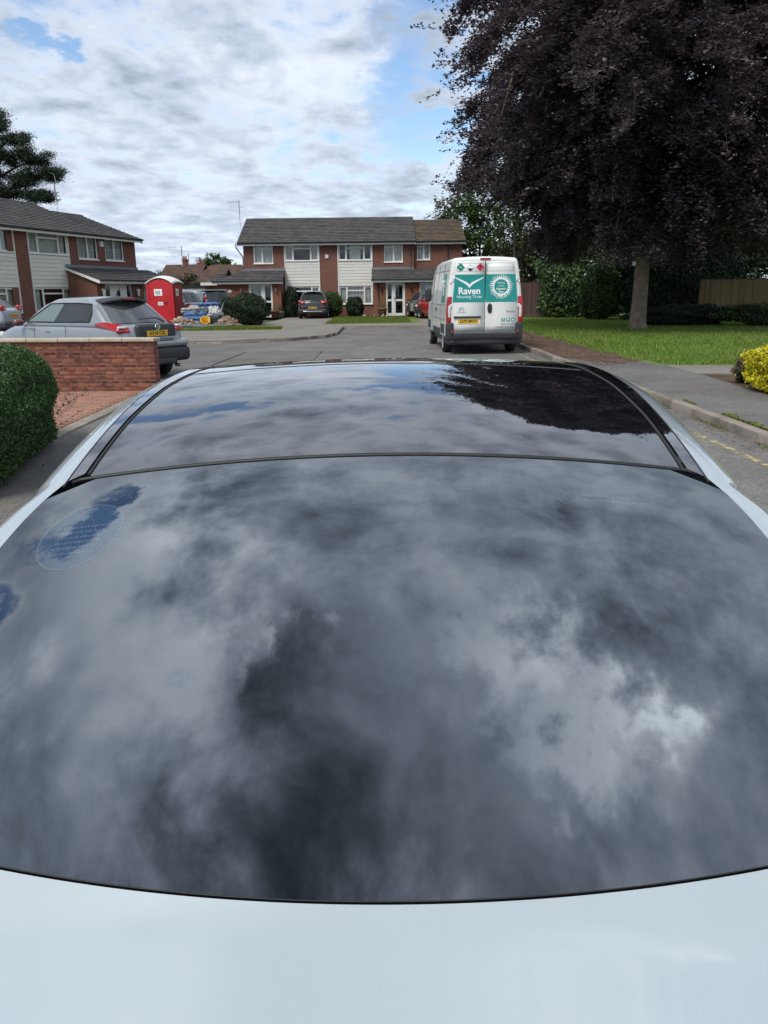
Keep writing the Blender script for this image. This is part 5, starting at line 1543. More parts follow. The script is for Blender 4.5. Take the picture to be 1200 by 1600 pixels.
class Car:
    def __init__(s, label, loc, heading, L, W, zs, zb, zr, belt, roof, wr, paint, cat='car', name='parked_car', group=None, bonnet=.16, tail=0.0, rb=.14, glass='carglass', nose_r=.1, plan=.10, wheel_r=.33, axles=None, lower='blackplastic', crown=.05, wb_scale=.97):
        s.r = empty(name, loc, heading); tag(s.r, label, cat, group)
        s.L, s.W, s.zs, s.zb, s.zr = L, W, zs, zb, zr
        s.belt, s.roof, s.wb, s.wr = belt, roof, W / 2 * wb_scale, wr
        s.rb, s.crown, s.plan = rb, crown, plan
        s.bonnet, s.tail = bonnet, tail
        hl = L / 2; s.hl = hl
        s.glass = M[glass]
        def wl(V):
            return np.array([s.lower(*p) for p in V])
        s.body = rb_obj('body', (W, L, zb - zs), rb, paint, s.r, wl, (0, 0, (zb + zs) / 2), (4, 14, 4), 3)
        H = zr - zb + .1
        V, F = rbox(2 * s.wb, 2.0, H, .13, (6, 10, 3), 4)
        # normalise: the rounding along y should be in metres
        Lm = (belt[1] - belt[0] + roof[1] - roof[0]) / 2
        V2, F = rbox(2 * s.wb, Lm, H, .13, (6, 10, 3), 4)
        P = []
        for x, y, z in V2:
            t = (z + H / 2 - .1) / (zr - zb)
            P.append(s.upper(x / s.wb, (y / Lm + .5), t))
        s.cabin = obj('cabin', mesh_np('cabin', P, F, paint, True), s.r)
        ax = axles or (-hl + .75, hl - .85)
        add_wheels(s.r, W / 2, ax[0], ax[1], wheel_r)
        ab = MB()
        for y in ax:
            for sd in (-1, 1):
                x = sd * (W / 2 - .02)
                pr = [(wheel_r + .035, -.012), (wheel_r + .09, -.012), (wheel_r + .09, .028), (wheel_r + .035, .028)]
                n = 18; vs = []; fs = []
                for i in range(n + 1):
                    a = math.pi * (-.08 + 1.16 * i / n)
                    for q, hx in pr: vs.append((x + sd * hx, y + q * math.cos(a), wheel_r + q * math.sin(a)))
                for i in range(n):
                    for k in range(4):
                        fs.append((i * 4 + k, i * 4 + (k + 1) % 4, i * 4 + 4 + (k + 1) % 4, i * 4 + 4 + k))
                ab.add(vs, fs)
                # dark well behind the wheel
                vs = [(sd * (W / 2 + .004), y + (wheel_r + .045) * math.cos(math.tau * k / 20), max(zs + .0, wheel_r + (wheel_r + .045) * math.sin(math.tau * k / 20))) for k in range(20)]
                ab.add(vs, [tuple(range(20))])
        ab.build('wheel_arch', M[lower], s.r)
    def lower(s, x, y, z):
        hl = s.hl; a = y / hl
        k = 1 - s.plan * abs(a) ** 4
        t = (z - s.zs) / (s.zb - s.zs)
        x = x * k * (1 - .04 * max(0, t - .5) - .05 * max(0, .35 - t))
        # bonnet and tail height
        top = 1.0
        if y > s.belt[1]:
            u = (y - s.belt[1]) / (hl - s.belt[1]); top = 1 - s.bonnet / (s.zb - s.zs) * (u ** 1.3)
        elif y < s.belt[0] and s.tail:
            u = (s.belt[0] - y) / (hl + s.belt[0]); top = 1 - s.tail / (s.zb - s.zs) * (u ** 1.5)
        if t > .45: t2 = .45 + (t - .45) * ((top - .45) / .55)
        else: t2 = t
        z = s.zs + (s.zb - s.zs) * t2
        # ends lean in towards the top and tuck under
        y = y * (1 - .025 * max(0, t - .55) / .45 - .03 * max(0, .3 - t) / .3)
        y = y - np.sign(y) * .09 * (abs(x) / (s.W / 2)) ** 3 * abs(a) ** 6
        return (x, y, z)
    def upper(s, a, b, t):
        """a -1..1 across, b 0..1 rear to front, t 0..1 belt to roof"""
        tt = t
        y0 = s.belt[0] + (s.roof[0] - s.belt[0]) * tt; y1 = s.belt[1] + (s.roof[1] - s.belt[1]) * tt
        w = s.wb + (s.wr - s.wb) * tt
        x = a * w
        y = y0 + (y1 - y0) * b
        if b < .08 or b > .92:
            y += (-1 if b > .5 else 1) * .10 * abs(a) ** 2.5
        z = s.zb + (s.zr - s.zb) * t
        if t > .75: z += s.crown * (1 - a * a) * (t - .75) * 4 - .06 * ((b - .5) * 2) ** 4 * (t - .75) * 4
        return (x, y, z)
    def side_glass(s, side, b0, b1, t0=.08, t1=.82, b0t=None, b1t=None, name='side_window', mat=None, off=.008, n=8):
        """quad patch on the cabin side; b at the bottom edge, bt at the top edge"""
        b0t = b0 if b0t is None else b0t; b1t = b1 if b1t is None else b1t
        P = np.zeros((n, 4, 3))
        for i in range(n):
            for j in range(4):
                v = j / 3; u = i / (n - 1)
                bb = (b0 + (b1 - b0) * u) * (1 - v) + (b0t + (b1t - b0t) * u) * v
                x, y, z = s.upper(side, bb, t0 + (t1 - t0) * v)
                P[i, j] = (x + side * off, y, z)
        o = patch(name, P, mat or s.glass, s.r, side > 0)
        return o
    def end_glass(s, front, a1=.86, t0=.05, t1=.86, name=None, mat=None, off=.012, a0=None, parent=None, taper=.97):
        n = 12; P = np.zeros((n, 6, 3)); b = 1.0 if front else 0.0
        a0 = -a1 if a0 is None else a0
        for i in range(n):
            for j in range(6):
                a = a0 + (a1 - a0) * i / (n - 1); t = t0 + (t1 - t0) * j / 5
                x, y, z = s.upper(a * (1 - (1 - taper) * j / 5), b, t)
                P[i, j] = (x, y + (off if front else -off), z + off * .5)
        return patch(name or ('windscreen' if front else 'rear_window'), P, mat or s.glass, s.r, not front and True)
    def end_patch(s, name, x0, x1, z0, z1, mat, rear=True, off=.006, n=6, m=4, zf=None):
        """patch hugging the rear or front of the lower body"""
        P = np.zeros((n, m, 3))
        for i in range(n):
            for j in range(m):
                x = x0 + (x1 - x0) * i / (n - 1); z = z0 + (z1 - z0) * j / (m - 1)
                if zf: z = zf(x, j / (m - 1))
                q = s.lower(x, (-s.hl if rear else s.hl), z)
                P[i, j] = (q[0], q[1] + (-off if rear else off), q[2])
        return patch(name, P, M[mat] if isinstance(mat, str) else mat, s.r)
    def plate(s, z, mat, txt=None, rear=True, w=.52, h=.115, off=.03, x=0, bars=False):
        y = -s.hl * .99 - off if rear else s.hl + off
        o = MB().box(x - w / 2, x + w / 2, y - .004, y + .01, z - h / 2, z + h / 2).build('number_plate', M[mat], s.r)
        if txt is not None: obj('plate_lettering', txt, o, (x, y - .006, z - .004), (math.pi / 2, 0, 0))
        return o
    def mirror(s, mat, y, z):
        for sd in (-1, 1):
            m = rb_obj('door_mirror', (.2, .14, .13), .05, mat, s.r, None, (sd * (s.W / 2 + .08), y, z), 2)
    def gaps(s, ys, z0=None, z1=None):
        b = MB(); z0 = z0 or s.zs + .12; z1 = z1 or s.zb
        for sd in (-1, 1):
            for y in ys:
                pts = []
                for t in np.linspace(z0, z1 - .02, 6):
                    q = s.lower(sd * s.W / 2, y, t); pts.append((q[0] + sd * .0, q[1], q[2]))
                b.tube(pts, .005, 4)
        b.build('door_gap', M['blackplastic'], s.r)

P_ = {
 'steel': mat_paint('metallic_grey_paint', (0.27, 0.295, 0.31), .24, .35, .05, 1.0),
 'white': mat_paint('white_van_paint', (0.72, 0.735, 0.70), .35, 0, .05, .6),
 'navy': mat_paint('dark_blue_paint', (0.012, 0.016, 0.028), .25, 0, .1, 1.0),
 'black': mat_paint('black_paint', (0.012, 0.013, 0.017), .25, 0, .1, 1.0),
 'bluegrey': mat_paint('blue_grey_paint', (0.13, 0.16, 0.20), .3, .4, .05, 1.0),
 'silver': mat_paint('silver_blue_paint', (0.42, 0.46, 0.50), .3, .4, .05, 1.0),
 'red': mat_paint('red_paint', (0.38, 0.014, 0.02), .28, 0, .08, 1.0),
 'darkgrey': mat_paint('dark_grey_paint', (0.05, 0.045, 0.05), .3, 0.2, .08, 1.0),
}
M['hatch_glass'] = NT('smoky_hatch_glass').set(rough=.04, ior=1.9).m
M['hatch_glass'].node_tree.nodes['Principled BSDF'].inputs['Base Color'].default_value = (0.045, 0.05, 0.055, 1)
M['mirror_red'] = mat_paint('dark_red_mirror_shell', (0.13, 0.02, 0.03), .25, .2, .05, 1.0)

# grey compact crossover behind the brick wall
al = R(33)
hvec = Vector((-math.cos(al), math.sin(al), 0)); rvec = Vector((math.sin(al), math.cos(al), 0))
RR = Vector((-4.02, 16.95, 0))
cc = RR - rvec * .84 + hvec * 2.06
hd_ = math.atan2(hvec.y, hvec.x) - math.pi / 2
jk = Car('grey compact hatchback with a dark red mirror, parked behind the brick wall', (cc.x, cc.y, 0.0), hd_, 4.13, 1.76, .34, 1.10, 1.60, (-1.72, 1.22), (-1.12, .35), .64, P_['steel'], bonnet=.17, rb=.17, wheel_r=.345, axles=(-1.22, 1.31), plan=.10, crown=.04, wb_scale=.93)
for sd in (-1, 1):
    jk.side_glass(sd, .60, .955, .1, .80, .575, .82, mat=M['carglass_light'], name='front_side_window')
    jk.side_glass(sd, .20, .56, .14, .80, .085, .54, name='rear_side_window', n=10)
    jk.side_glass(sd, .562, .598, .1, .80, .542, .573, name='door_pillar', mat=M['greyplastic'], n=3)
jk.end_glass(False, .84, .04, .80, mat=M['hatch_glass']); jk.end_glass(True, .88)
for sd in (-1, 1):
    rim = [jk.upper(sd, b_, t_) for b_, t_ in ((.955, .10), (.60, .10), (.20, .12), (.14, .45), (.085, .80), (.30, .83), (.57, .83), (.82, .82), (.955, .10))]
    MB().tube([(x + sd * .012, y, z) for x, y, z in rim], .012, 6).build('window_rim', M['blackplastic'], jk.r)
jk.mirror(M['mirror_red'], .98, 1.13); jk.gaps((-.42, .62))
# roof spoiler with a high brake light
def spo(V):
    return V
sp = rb_obj('roof_spoiler', (1.10, .30, .05), .022, M['blackplastic'], jk.r, lambda V: np.stack([V[:, 0], V[:, 1] + .16 * (V[:, 0] / .55) ** 2, V[:, 2] - .07 * (V[:, 0] / .55) ** 2 + (V[:, 1] + 1.2) * .12], 1), (0, -1.22, 1.60), (6, 2, 1))
MB().box(-.13, .13, -1.385, -1.37, 1.565, 1.59).build('high_brake_light', M['red_lens'], sp)
MB().tube([(0, -.95, 1.62), (0, -1.14, 1.83)], [.012, .005], 6).build('roof_aerial', M['blackplastic'], jk.r)
# boomerang tail lamps high on the shoulders
for sd in (-1, 1):
    def lampwarp(V, sd=sd):
        out = []
        for x, y, z in V: out.append((x, y, z))
        return np.array(out)
    # long upper blade running up beside the window
    b = MB()
    P0 = [(sd * .845, -1.28, 1.125), (sd * .80, -1.50, 1.165), (sd * .70, -1.82, 1.12), (sd * .58, -1.98, 1.05)]
    P1 = [(sd * .845, -1.30, 1.10), (sd * .84, -1.52, 1.06), (sd * .81, -1.84, .99), (sd * .66, -2.03, .95)]
    P2 = [(sd * .80, -1.3, 1.06), (sd * .79, -1.5, 1.02), (sd * .73, -1.8, .95), (sd * .58, -1.95, .92)]
    vs = P0 + P1 + P2
    fs = [(i, i + 1, 4 + i + 1, 4 + i) for i in range(3)] + [(4 + i, 4 + i + 1, 8 + i + 1, 8 + i) for i in range(3)] + [(i, 8 + i, 8 + i + 1, i + 1) for i in range(3)] + [(0, 4, 8), (3, 11, 7)]
    b.add(vs, fs)
    ob = b.build('tail_lamp', M['red_lens'], jk.r)
    m_ = ob.modifiers.new('soft', 'BEVEL'); m_.width = .012; m_.segments = 2
    rb_obj('reversing_lens', (.16, .10, .05), .022, M['clear_lens'], ob, None, (sd * .715, -1.925, 1.055), 1, rz=sd * .25)
    rb_obj('lower_lens', (.26, .12, .07), .03, M['red_lens'], ob, None, (sd * .70, -1.93, .985), 1, rz=sd * .3)
# black bumper insert, plate housing, bumper lip
rb_obj('rear_bumper', (1.70, .42, .30), .10, M['blackplastic'], jk.r, None, (0, -1.93, .50), (5, 2, 2))
rb_obj('bumper_top', (1.66, .30, .15), .07, P_['steel'], jk.r, None, (0, -1.97, .715), (5, 2, 1))
rb_obj('number_plate_housing', (.98, .14, .30), .06, M['greyplastic'], jk.r, None, (0.02, -2.03, .955), (3, 1, 2))
rb_obj('tailgate_strip', (.9, .03, .035), .012, P_['steel'], jk.r, None, (0, -2.115, .835), (3, 1, 1))
MB().box(-.26, .26, -2.112, -2.10, .87, .98).build('number_plate', M['plate_yellow'], jk.r)
jp = obj('plate_lettering', TXT['jukeplate'], jk.r, (0, -2.114, .925), (math.pi / 2, 0, 0))
em = MB().lathe([(.052, 0), (.064, -.008), (.052, -.016), (.04, -.008), (.052, 0)], 22, 'y', (0, -2.108, 1.045)); em.box(-.075, .075, -2.128, -2.112, 1.035, 1.055)
em.build('badge', M['chrome'], jk.r)
for sd in (-1, 1): rb_obj('rear_reflector', (.2, .04, .05), .018, M['red_lens'], jk.r, None, (sd * .66, -2.115, .46), 1)
MB().tube([(.25, -2.02, 1.16), (.1, -1.96, 1.22), (-.25, -1.90, 1.2)], [.03, .014, .008], 6).build('rear_wiper', M['blackplastic'], jk.r)
rb_obj('skid_plate', (.9, .1, .12), .04, M['greyplastic'], jk.r, None, (0, -2.1, .37), (2, 1, 1))
MB().tube([(.5, -2.0, .27), (.5, -2.16, .27)], .035, 10).build('exhaust', M['chrome'], jk.r)
for sd in (-1, 1):
    rb_obj('headlamp', (.3, .3, .16), .06, M['clear_lens'], jk.r, None, (sd * .62, 1.92, .85), 1)
    MB().box(sd * .86 - .02, sd * .86 + .02, -.02 + .12, .1 + .12, .94, .965).build('door_handle', P_['steel'], jk.r)

def simple_car(label, loc, heading, L, W, zb, zr, belt, roof, paint, bonnet=.2, lamps=None, wr=.6, group=None, plate_z=.8, tail=0, bumper='blackplastic', name='parked_car', plate=True, glass='carglass', sides=((.1, .38), (.41, .63), (.66, .93)), rails=False, wheel_r=.34, zs=.28):
    c = Car(label, loc, heading, L, W, zs, zb, zr, belt, roof, wr, paint, bonnet=bonnet, group=group, tail=tail, name=name, glass=glass, wheel_r=wheel_r)
    for sd in (-1, 1):
        for k, (a, b_) in enumerate(sides):
            sh0 = .0 if k else .04
            c.side_glass(sd, a, b_, .1, .82, a + (0.05 if k == 0 else 0), b_ - (.12 if k == len(sides) - 1 else 0))
        for a, b_ in zip(sides, sides[1:]): c.side_glass(sd, a[1] + .002, b_[0] - .002, .1, .82, name='door_pillar', mat=M['blackplastic'], n=3)
        if rails:
            MB().tube([(sd * wr * .92, roof[0] + .1, zr + .01), (sd * wr * .92, roof[0] + .2, zr + .06), (sd * wr * .92, roof[1] - .3, zr + .06), (sd * wr * .92, roof[1] - .2, zr + .01)], .018, 6).build('roof_rail', M['chrome'], c.r)
    c.end_glass(False); c.end_glass(True)
    c.mirror(paint, belt[1] - .3, zb + .06); c.gaps((-.5, .55))
    hl = L / 2
    rb_obj('rear_bumper', (W * .96, .34, .30), .09, M[bumper], c.r, None, (0, -hl + .11, .44), (4, 1, 2))
    rb_obj('front_bumper', (W * .94, .3, .3), .09, M['blackplastic'], c.r, None, (0, hl - .12, .42), (4, 1, 2))
    for sd in (-1, 1):
        lx, lw, lz, lh = lamps or (.70, .32, zb - .12, .18)
        l = rb_obj('tail_lamp', (lw, .16, lh), .05, M['red_lens'], c.r, None, (sd * lx, -hl + .11, lz), 1)
        rb_obj('reversing_lens', (lw * .35, .04, lh * .3), .012, M['clear_lens'], l, None, (sd * lx * .94, -hl + .025, lz - lh * .1), 1)
        rb_obj('headlamp', (.34, .22, .14), .05, M['clear_lens'], c.r, None, (sd * .66, hl - .14, .72), 1)
        for y in (-.75, .35):
            MB().box(sd * W / 2 * .985 - .015, sd * W / 2 * .985 + .015, y, y + .14, zb - .13, zb - .105).build('door_handle', paint, c.r)
    if plate:
        pl = MB().box(-.26, .26, -hl - .03, -hl - .018, plate_z - .055, plate_z + .055).build('number_plate', M['plate_yellow'], c.r)
        q = MB()
        for i in range(7):
            if i != 4: q.box(-.22 + i * .065, -.22 + i * .065 + .042, -hl - .032, -hl - .0301, plate_z - .03, plate_z + .03)
        q.build('plate_characters', M['plate_text'], pl)
    return c
# black crossover on the drive of the end house
bc = simple_car('black crossover car seen from behind on the drive of the end house', (-4.28, 53.55, .12), 0, 4.4, 1.84, 1.06, 1.62, (-2.02, 1.0), (-1.55, .3), P_['black'], lamps=(.68, .42, 1.0, .2), plate_z=.66, rails=False, wr=.66)
rb_obj('bumper_trim', (1.2, .05, .05), .02, M['chrome'], bc.r, None, (0, -2.25, .44), (3, 1, 1))
rb_obj('roof_spoiler', (1.2, .3, .05), .022, P_['silver'], bc.r, None, (0, -1.62, 1.64), (3, 1, 1))
for sd in (-1, 1): rb_obj('bumper_reflector', (.3, .04, .05), .018, M['red_lens'], bc.r, None, (sd * .62, -2.24, .72), 1)
# dark blue estate right of the portable toilet
simple_car('dark blue people carrier with a pale roof, behind the rubbish heap', (-10.55, 50.6, .12), R(28), 4.5, 1.84, 1.12, 1.72, (-2.1, 1.1), (-1.75, .4), P_['navy'], lamps=(.82, .16, 1.22, .42), rails=True, wr=.68)
pr_ = rb_obj('pale_roof', (1.3, 2.2, .05), .022, P_['silver'], None, None, (0, 0, 0), (3, 4, 1))
pr_.parent = [o for o in COL.objects if o.get('label', '').startswith('dark blue people')][0]; pr_.location = (0, -.65, 1.775)
# pale blue car behind the portable toilet
simple_car('blue grey car half hidden behind the portable toilet, in front of the white porch door', (-12.15, 46.6, .12), R(68), 4.3, 1.8, 1.12, 1.74, (-1.95, 1.15), (-1.6, .25), P_['bluegrey'], rails=True, wr=.66)
# silver car at the left edge
simple_car('pale silver car cut off by the left edge, behind the bonnet of the grey hatchback', (-17.35, 34.4, .1), R(86), 4.2, 1.78, 1.12, 1.58, (-1.9, 1.0), (-1.35, .25), P_['silver'], lamps=(.66, .34, 1.12, .2), wr=.62, bumper='greyplastic')
# red hatchback by the van
rc = simple_car('small red hatchback with a black window, half hidden behind the white van', (3.32, 48.5, .12), R(17), 3.6, 1.66, 1.0, 1.52, (-1.68, .85), (-1.42, .15), P_['red'], lamps=(.66, .2, 1.0, .4), wr=.6, plate_z=.6)
simple_car('dark grey car just beyond the small red hatchback', (2.75, 51.8, .12), R(10), 4.0, 1.74, 1.0, 1.48, (-1.8, .95), (-1.5, .2), P_['darkgrey'], wr=.6)

# ------------------------------------------------------------------ the white van
van = empty('panel_van', (2.76, 22.05, 0), R(2.0)); tag(van, 'white high-roof panel van with teal housing trust panels on its back doors', 'van')
VW, VL, VZ0, VZ1 = 2.05, 5.4, .42, 2.54
def vwarp(V):
    V = V.copy()
    z = V[:, 2]; y = V[:, 1]
    t = np.clip((z - 1.15) / (VZ1 - 1.15), 0, 1)
    V[:, 0] *= 1 - .155 * t ** 1.35
    nose = np.clip((y - 3.75) / 1.65, 0, 1)
    fr = np.clip((z - 1.15) / 1.39, 0, 1)
    V[:, 1] = y - nose * fr * 1.25
    V[:, 2] = z - .06 * ((V[:, 0] / 1.0) ** 2) * (t > .8) - np.clip((y - 3.2), 0, 2) * .05 * (z > 1.5)
    V[:, 1] += .07 * t * (y < .3)
    return V
V, F = rbox(VW, VL, VZ1 - VZ0, .10, (6, 20, 10), 4)
V = V + np.array([0, VL / 2, (VZ0 + VZ1) / 2])
obj('body', mesh_np('body', vwarp(V), F, P_['white'], True), van)
def vx(x, z): return x * (1 - .155 * (min(1, max(0, (z - 1.15) / (VZ1 - 1.15))) ** 1.35))
def vy(z): return .07 * min(1, max(0, (z - 1.15) / (VZ1 - 1.15)))
def rear_poly(name, pts, mat, off=.004, parent=None, scale=True):
    """flat shape on the back doors, pts in nominal (x,z), a few mm thick"""
    n = len(pts)
    f = (lambda x, z: vx(x, z)) if scale else (lambda x, z: x)
    o1 = [(f(x, z), vy(z) - off, z) for x, z in pts]; o2 = [(f(x, z), vy(z) - off + .003, z) for x, z in pts]
    b = MB(); b.add(o1 + o2, [tuple(range(n)), tuple(range(2 * n - 1, n - 1, -1))] + [(i, n + i, n + (i + 1) % n, (i + 1) % n) for i in range(n)])
    return b.build(name, M[mat] if isinstance(mat, str) else mat, parent or van)
def rect(x0, x1, z0, z1): return [(x0, z0), (x1, z0), (x1, z1), (x0, z1)]
DX = .895
doors = {}
for sd, nm in ((-1, 'rear_door'), (1, 'rear_door')):
    a, c = (-DX, -.006) if sd < 0 else (.006, DX)
    P = []
    for z in np.linspace(.60, 2.40, 12):
        P.append([(vx(a, z), vy(z) - .012, z), (vx((a + c) / 2, z), vy(z) - .014, z), (vx(c, z), vy(z) - .012, z)])
    d = patch(nm, np.array(P), P_['white'], van, False); doors[sd] = d
    s_ = d.modifiers.new('thickness', 'SOLIDIFY'); s_.thickness = .012; s_.offset = -1
g = MB()
g.box(-.008, .008, .0, .03, .585, 2.42)
g.build('door_gap', M['greyplastic'], van)
# pressed frames in the doors
for sd in (-1, 1):
    for (z0, z1) in ((2.16, 2.37), (1.32, 1.36), (.98, 1.0)):
        a, c = (.05, DX - .05)
        w_ = .008
        if z1 - z0 > .1:
            for q in (rect(a, c, z1 - w_, z1), rect(a, c, z0, z0 + w_), rect(a, a + w_, z0, z1), rect(c - w_, c, z0, z1)):
                rear_poly('door_pressing', [(sd * x, z) for x, z in (q if sd > 0 else q[::-1])], 'lead', .0155, doors[sd])
# teal panels
TE0, TE1 = 1.37, 2.08
for sd in (-1, 1):
    a, c = (-DX + .015, -.012) if sd < 0 else (.012, DX - .015)
    n = 6; pts = [(a, z) for z in np.linspace(TE0, TE1, n)] + [(c, z) for z in np.linspace(TE1, TE0, n)]
    b = MB()
    zs = np.linspace(TE0, TE1, n)
    vs = []
    for z in zs:
        vs += [(vx(a, z), vy(z) - .0175, z), (vx(c, z), vy(z) - .0175, z)]
    b.add(vs, [(2 * i, 2 * i + 1, 2 * i + 3, 2 * i + 2) for i in range(n - 1)])
    o = b.build('teal_panel', M['teal'], doors[sd])
lean = math.pi / 2 - math.atan2(.07, 1.39) * .9
def on_rear(name, me, x, z, parent, off=.021, s=1.0):
    o = obj(name, me, parent, (x, vy(z) - off, z), (lean, 0, 0)); o.scale = (s, s, 1); return o
L = doors[-1]; Rr = doors[1]
on_rear('lettering', TXT['raven'], -.42, 1.655, L)
on_rear('lettering', TXT['trust'], -.42, 1.51, L, s=.98)
# the bird: two swept wings meeting in a point
def wing(sd):
    up = [(0, 1.79), (.10, 1.88), (.22, 1.935), (.34, 1.985), (.405, 2.01)]
    lo = [(.35, 1.965), (.24, 1.905), (.14, 1.845), (.05, 1.79), (0, 1.735)]
    up2 = [(0, 1.825), (.07, 1.885), (.18, 1.935), (.31, 1.985), (.405, 2.025)]
    lo2 = [(.35, 1.975), (.22, 1.905), (.11, 1.84), (.04, 1.785), (0, 1.735)]
    pts = [(x * sd, z) for x, z in up2 + lo2]
    return pts
for sd in (-1, 1):
    p = wing(sd)
    b = MB()
    vs = [(-.42 + x, vy(z) - .0215, z) for x, z in p]
    fs = [(0, 1, 8, 9), (1, 2, 7, 8), (2, 3, 6, 7), (3, 4, 5, 6)]
    b.add(vs, fs); b.build('bird_emblem', M['white_print'], L)
# the ring of rays
b = MB(); cx, cz = .425, 1.765
r = random.Random(3)
for i in range(34):
    a0 = math.tau * i / 34; 
    for (ra, rb_, wd) in ((.20, .235 + r.uniform(-.01, .02), .018), (.245 + r.uniform(-.01, .01), .275 + r.uniform(0, .02), .011), (.288, .298 + r.uniform(0, .035), .006)):
        ca, sa = math.cos(a0 + (.0 if wd > .015 else .09)), math.sin(a0 + (.0 if wd > .015 else .09))
        if cz + sa * rb_ > TE1 - .01: rb_ = (TE1 - .01 - cz) / sa
        if rb_ < ra: continue
        pts = [(cx + ca * ra + sa * wd, cz + sa * ra - ca * wd), (cx + ca * rb_ + sa * wd, cz + sa * rb_ - ca * wd), (cx + ca * rb_ - sa * wd, cz + sa * rb_ + ca * wd), (cx + ca * ra - sa * wd, cz + sa * ra + ca * wd)]
        b.add([(x, vy(z) - .0215, z) for x, z in pts], [(0, 1, 2, 3)])
n = 40
vs = []
for i in range(n):
    a0 = math.tau * i / n
    for rr in (.185, .205): vs.append((cx + rr * math.cos(a0), vy(cz + rr * math.sin(a0)) - .0215, cz + rr * math.sin(a0)))
b.add(vs, [(2 * i, 2 * i + 1, (2 * i + 3) % (2 * n), (2 * i + 2) % (2 * n)) for i in range(n)])
b.build('ray_ring', M['white_print'], Rr)
for k, z in (('building', 1.86), ('homes', 1.785), ('changing', 1.705), ('lives', 1.63)):
    on_rear('lettering', TXT[k], cx, z, Rr, s=.72)
# hazard diamonds
def diamond(x, z, s, mat, off=.0175, nm='hazard_diamond', half=None):
    pts = [(x - s, z), (x, z - s), (x + s, z), (x, z + s)]
    if half == 'low': pts = [(x - s, z), (x, z - s), (x + s, z)]
    b = MB(); b.add([(a, vy(c) - off, c) for a, c in pts], [tuple(range(len(pts)))])
    return b.build(nm, M[mat] if isinstance(mat, str) else mat, L)
M['haz_green'] = mat_plain('green_sticker', (0.0, 0.22, 0.13), .4); M['haz_red'] = mat_plain('red_sticker', (0.55, 0.02, 0.06), .4)
diamond(-.655, 2.265, .118, 'white_print', .0165); diamond(-.655, 2.265, .112, 'haz_green', .0185)
diamond(-.40, 2.255, .10, 'plate_text', .0165); diamond(-.40, 2.255, .095, 'white_print', .0185)
diamond(-.40, 2.235, .08, 'plate_text', .0205, half='low')
diamond(-.135, 2.265, .118, 'white_print', .0165); diamond(-.135, 2.265, .112, 'haz_red', .0185)
b = MB(); f_ = [(-.135, 2.33), (-.165, 2.275), (-.15, 2.24), (-.12, 2.24), (-.105, 2.275)]
b.add([(a, vy(c) - .0205, c) for a, c in f_], [tuple(range(5))]); b.build('flame_symbol', M['plate_text'], L)
b = MB(); b.add([(a, vy(c) - .0205, c) for a, c in ((-.70, 2.262), (-.62, 2.262), (-.61, 2.275), (-.69, 2.275))], [(0, 1, 2, 3)]); b.build('cylinder_symbol', M['white_print'], L)
# chevron badge, maker's name
b = MB()
for dz in (0, .052):
    for sd in (-1, 1):
        p = [(0, 1.215 + dz), (sd * .075, 1.165 + dz), (sd * .075, 1.14 + dz), (0, 1.187 + dz)]
        b.add([(-.63 + x, vy(z) - .022, z) for x, z in p] + [(-.63 + x, vy(z) - .012, z) for x, z in p], [(0, 1, 2, 3), (0, 4, 5, 1), (3, 2, 6, 7), (1, 5, 6, 2)])
b.build('chevron_badge', M['chrome'], L)
on_rear('lettering', TXT['maker'], -.63, 1.10, L, .016, 1.6); on_rear('lettering', TXT['bluehdi'], .70, 1.12, Rr, .016, 1.5)
rear_poly('door_recess', [(.13 + .065 * math.cos(a), 1.21 + .13 * math.sin(a)) for a in np.linspace(0, math.tau, 20)[:-1]], 'greyplastic', .016, Rr)
rb_obj('door_handle', (.1, .04, .23), .03, M['blackplastic'], Rr, None, (.13, -.025, 1.21), 1)
for sd, dr in ((-1, L), (1, Rr)):
    for z in (.78, 1.28, 1.95):
        rb_obj('door_hinge', (.05, .03, .09), .01, P_['white'], dr, None, (sd * vx(.915, z), vy(z) - .018, z), 1)
# plate with its lamp bar
rb_obj('plate_lamp_bar', (.74, .05, .05), .018, M['greyplastic'], L, None, (-.47, -.03, .985), (3, 1, 1))
MB().prism([(x, z) for x, z in ((-.735, .80), (-.155, .80), (-.13, .825), (-.13, .925), (-.155, .95), (-.735, .95), (-.76, .925), (-.76, .825))], 'y', -.02, -.0125).build('number_plate', M['white_print'], L)
MB().prism([(x, z) for x, z in ((-.70, .815), (-.18, .815), (-.155, .83), (-.155, .92), (-.18, .935), (-.70, .935), (-.725, .92), (-.725, .83))], 'y', -.024, -.0201).build('number_plate', M['plate_yellow'], L)
obj('lettering', TXT['vanplate'], L, (-.44, -.026, .872), (math.pi / 2, 0, 0))
for i, k in enumerate(('f', None, 't')):
    x0 = .50 + i * .13
    rear_poly('social_icon', rect(x0 - .045, x0 + .045, .86, .95), 'teal', .0165, Rr)
    if k: obj('lettering', TXT[k], Rr, (x0, -.0185, .905), (math.pi / 2, 0, 0))
    else: MB().lathe([(.012, 0), (.03, -.001), (.03, -.002), (.012, -.002)], 12, 'y', (x0, -.0185, .905)).build('bird_icon', M['white_print'], Rr)
for k, z, s_ in (('phone', .79, .95), ('mail', .725, .95), ('web', .66, .95)):
    obj('lettering', TXT[k], Rr, (.83, -.0175, z), (math.pi / 2, 0, 0)).scale = (s_, s_, 1)
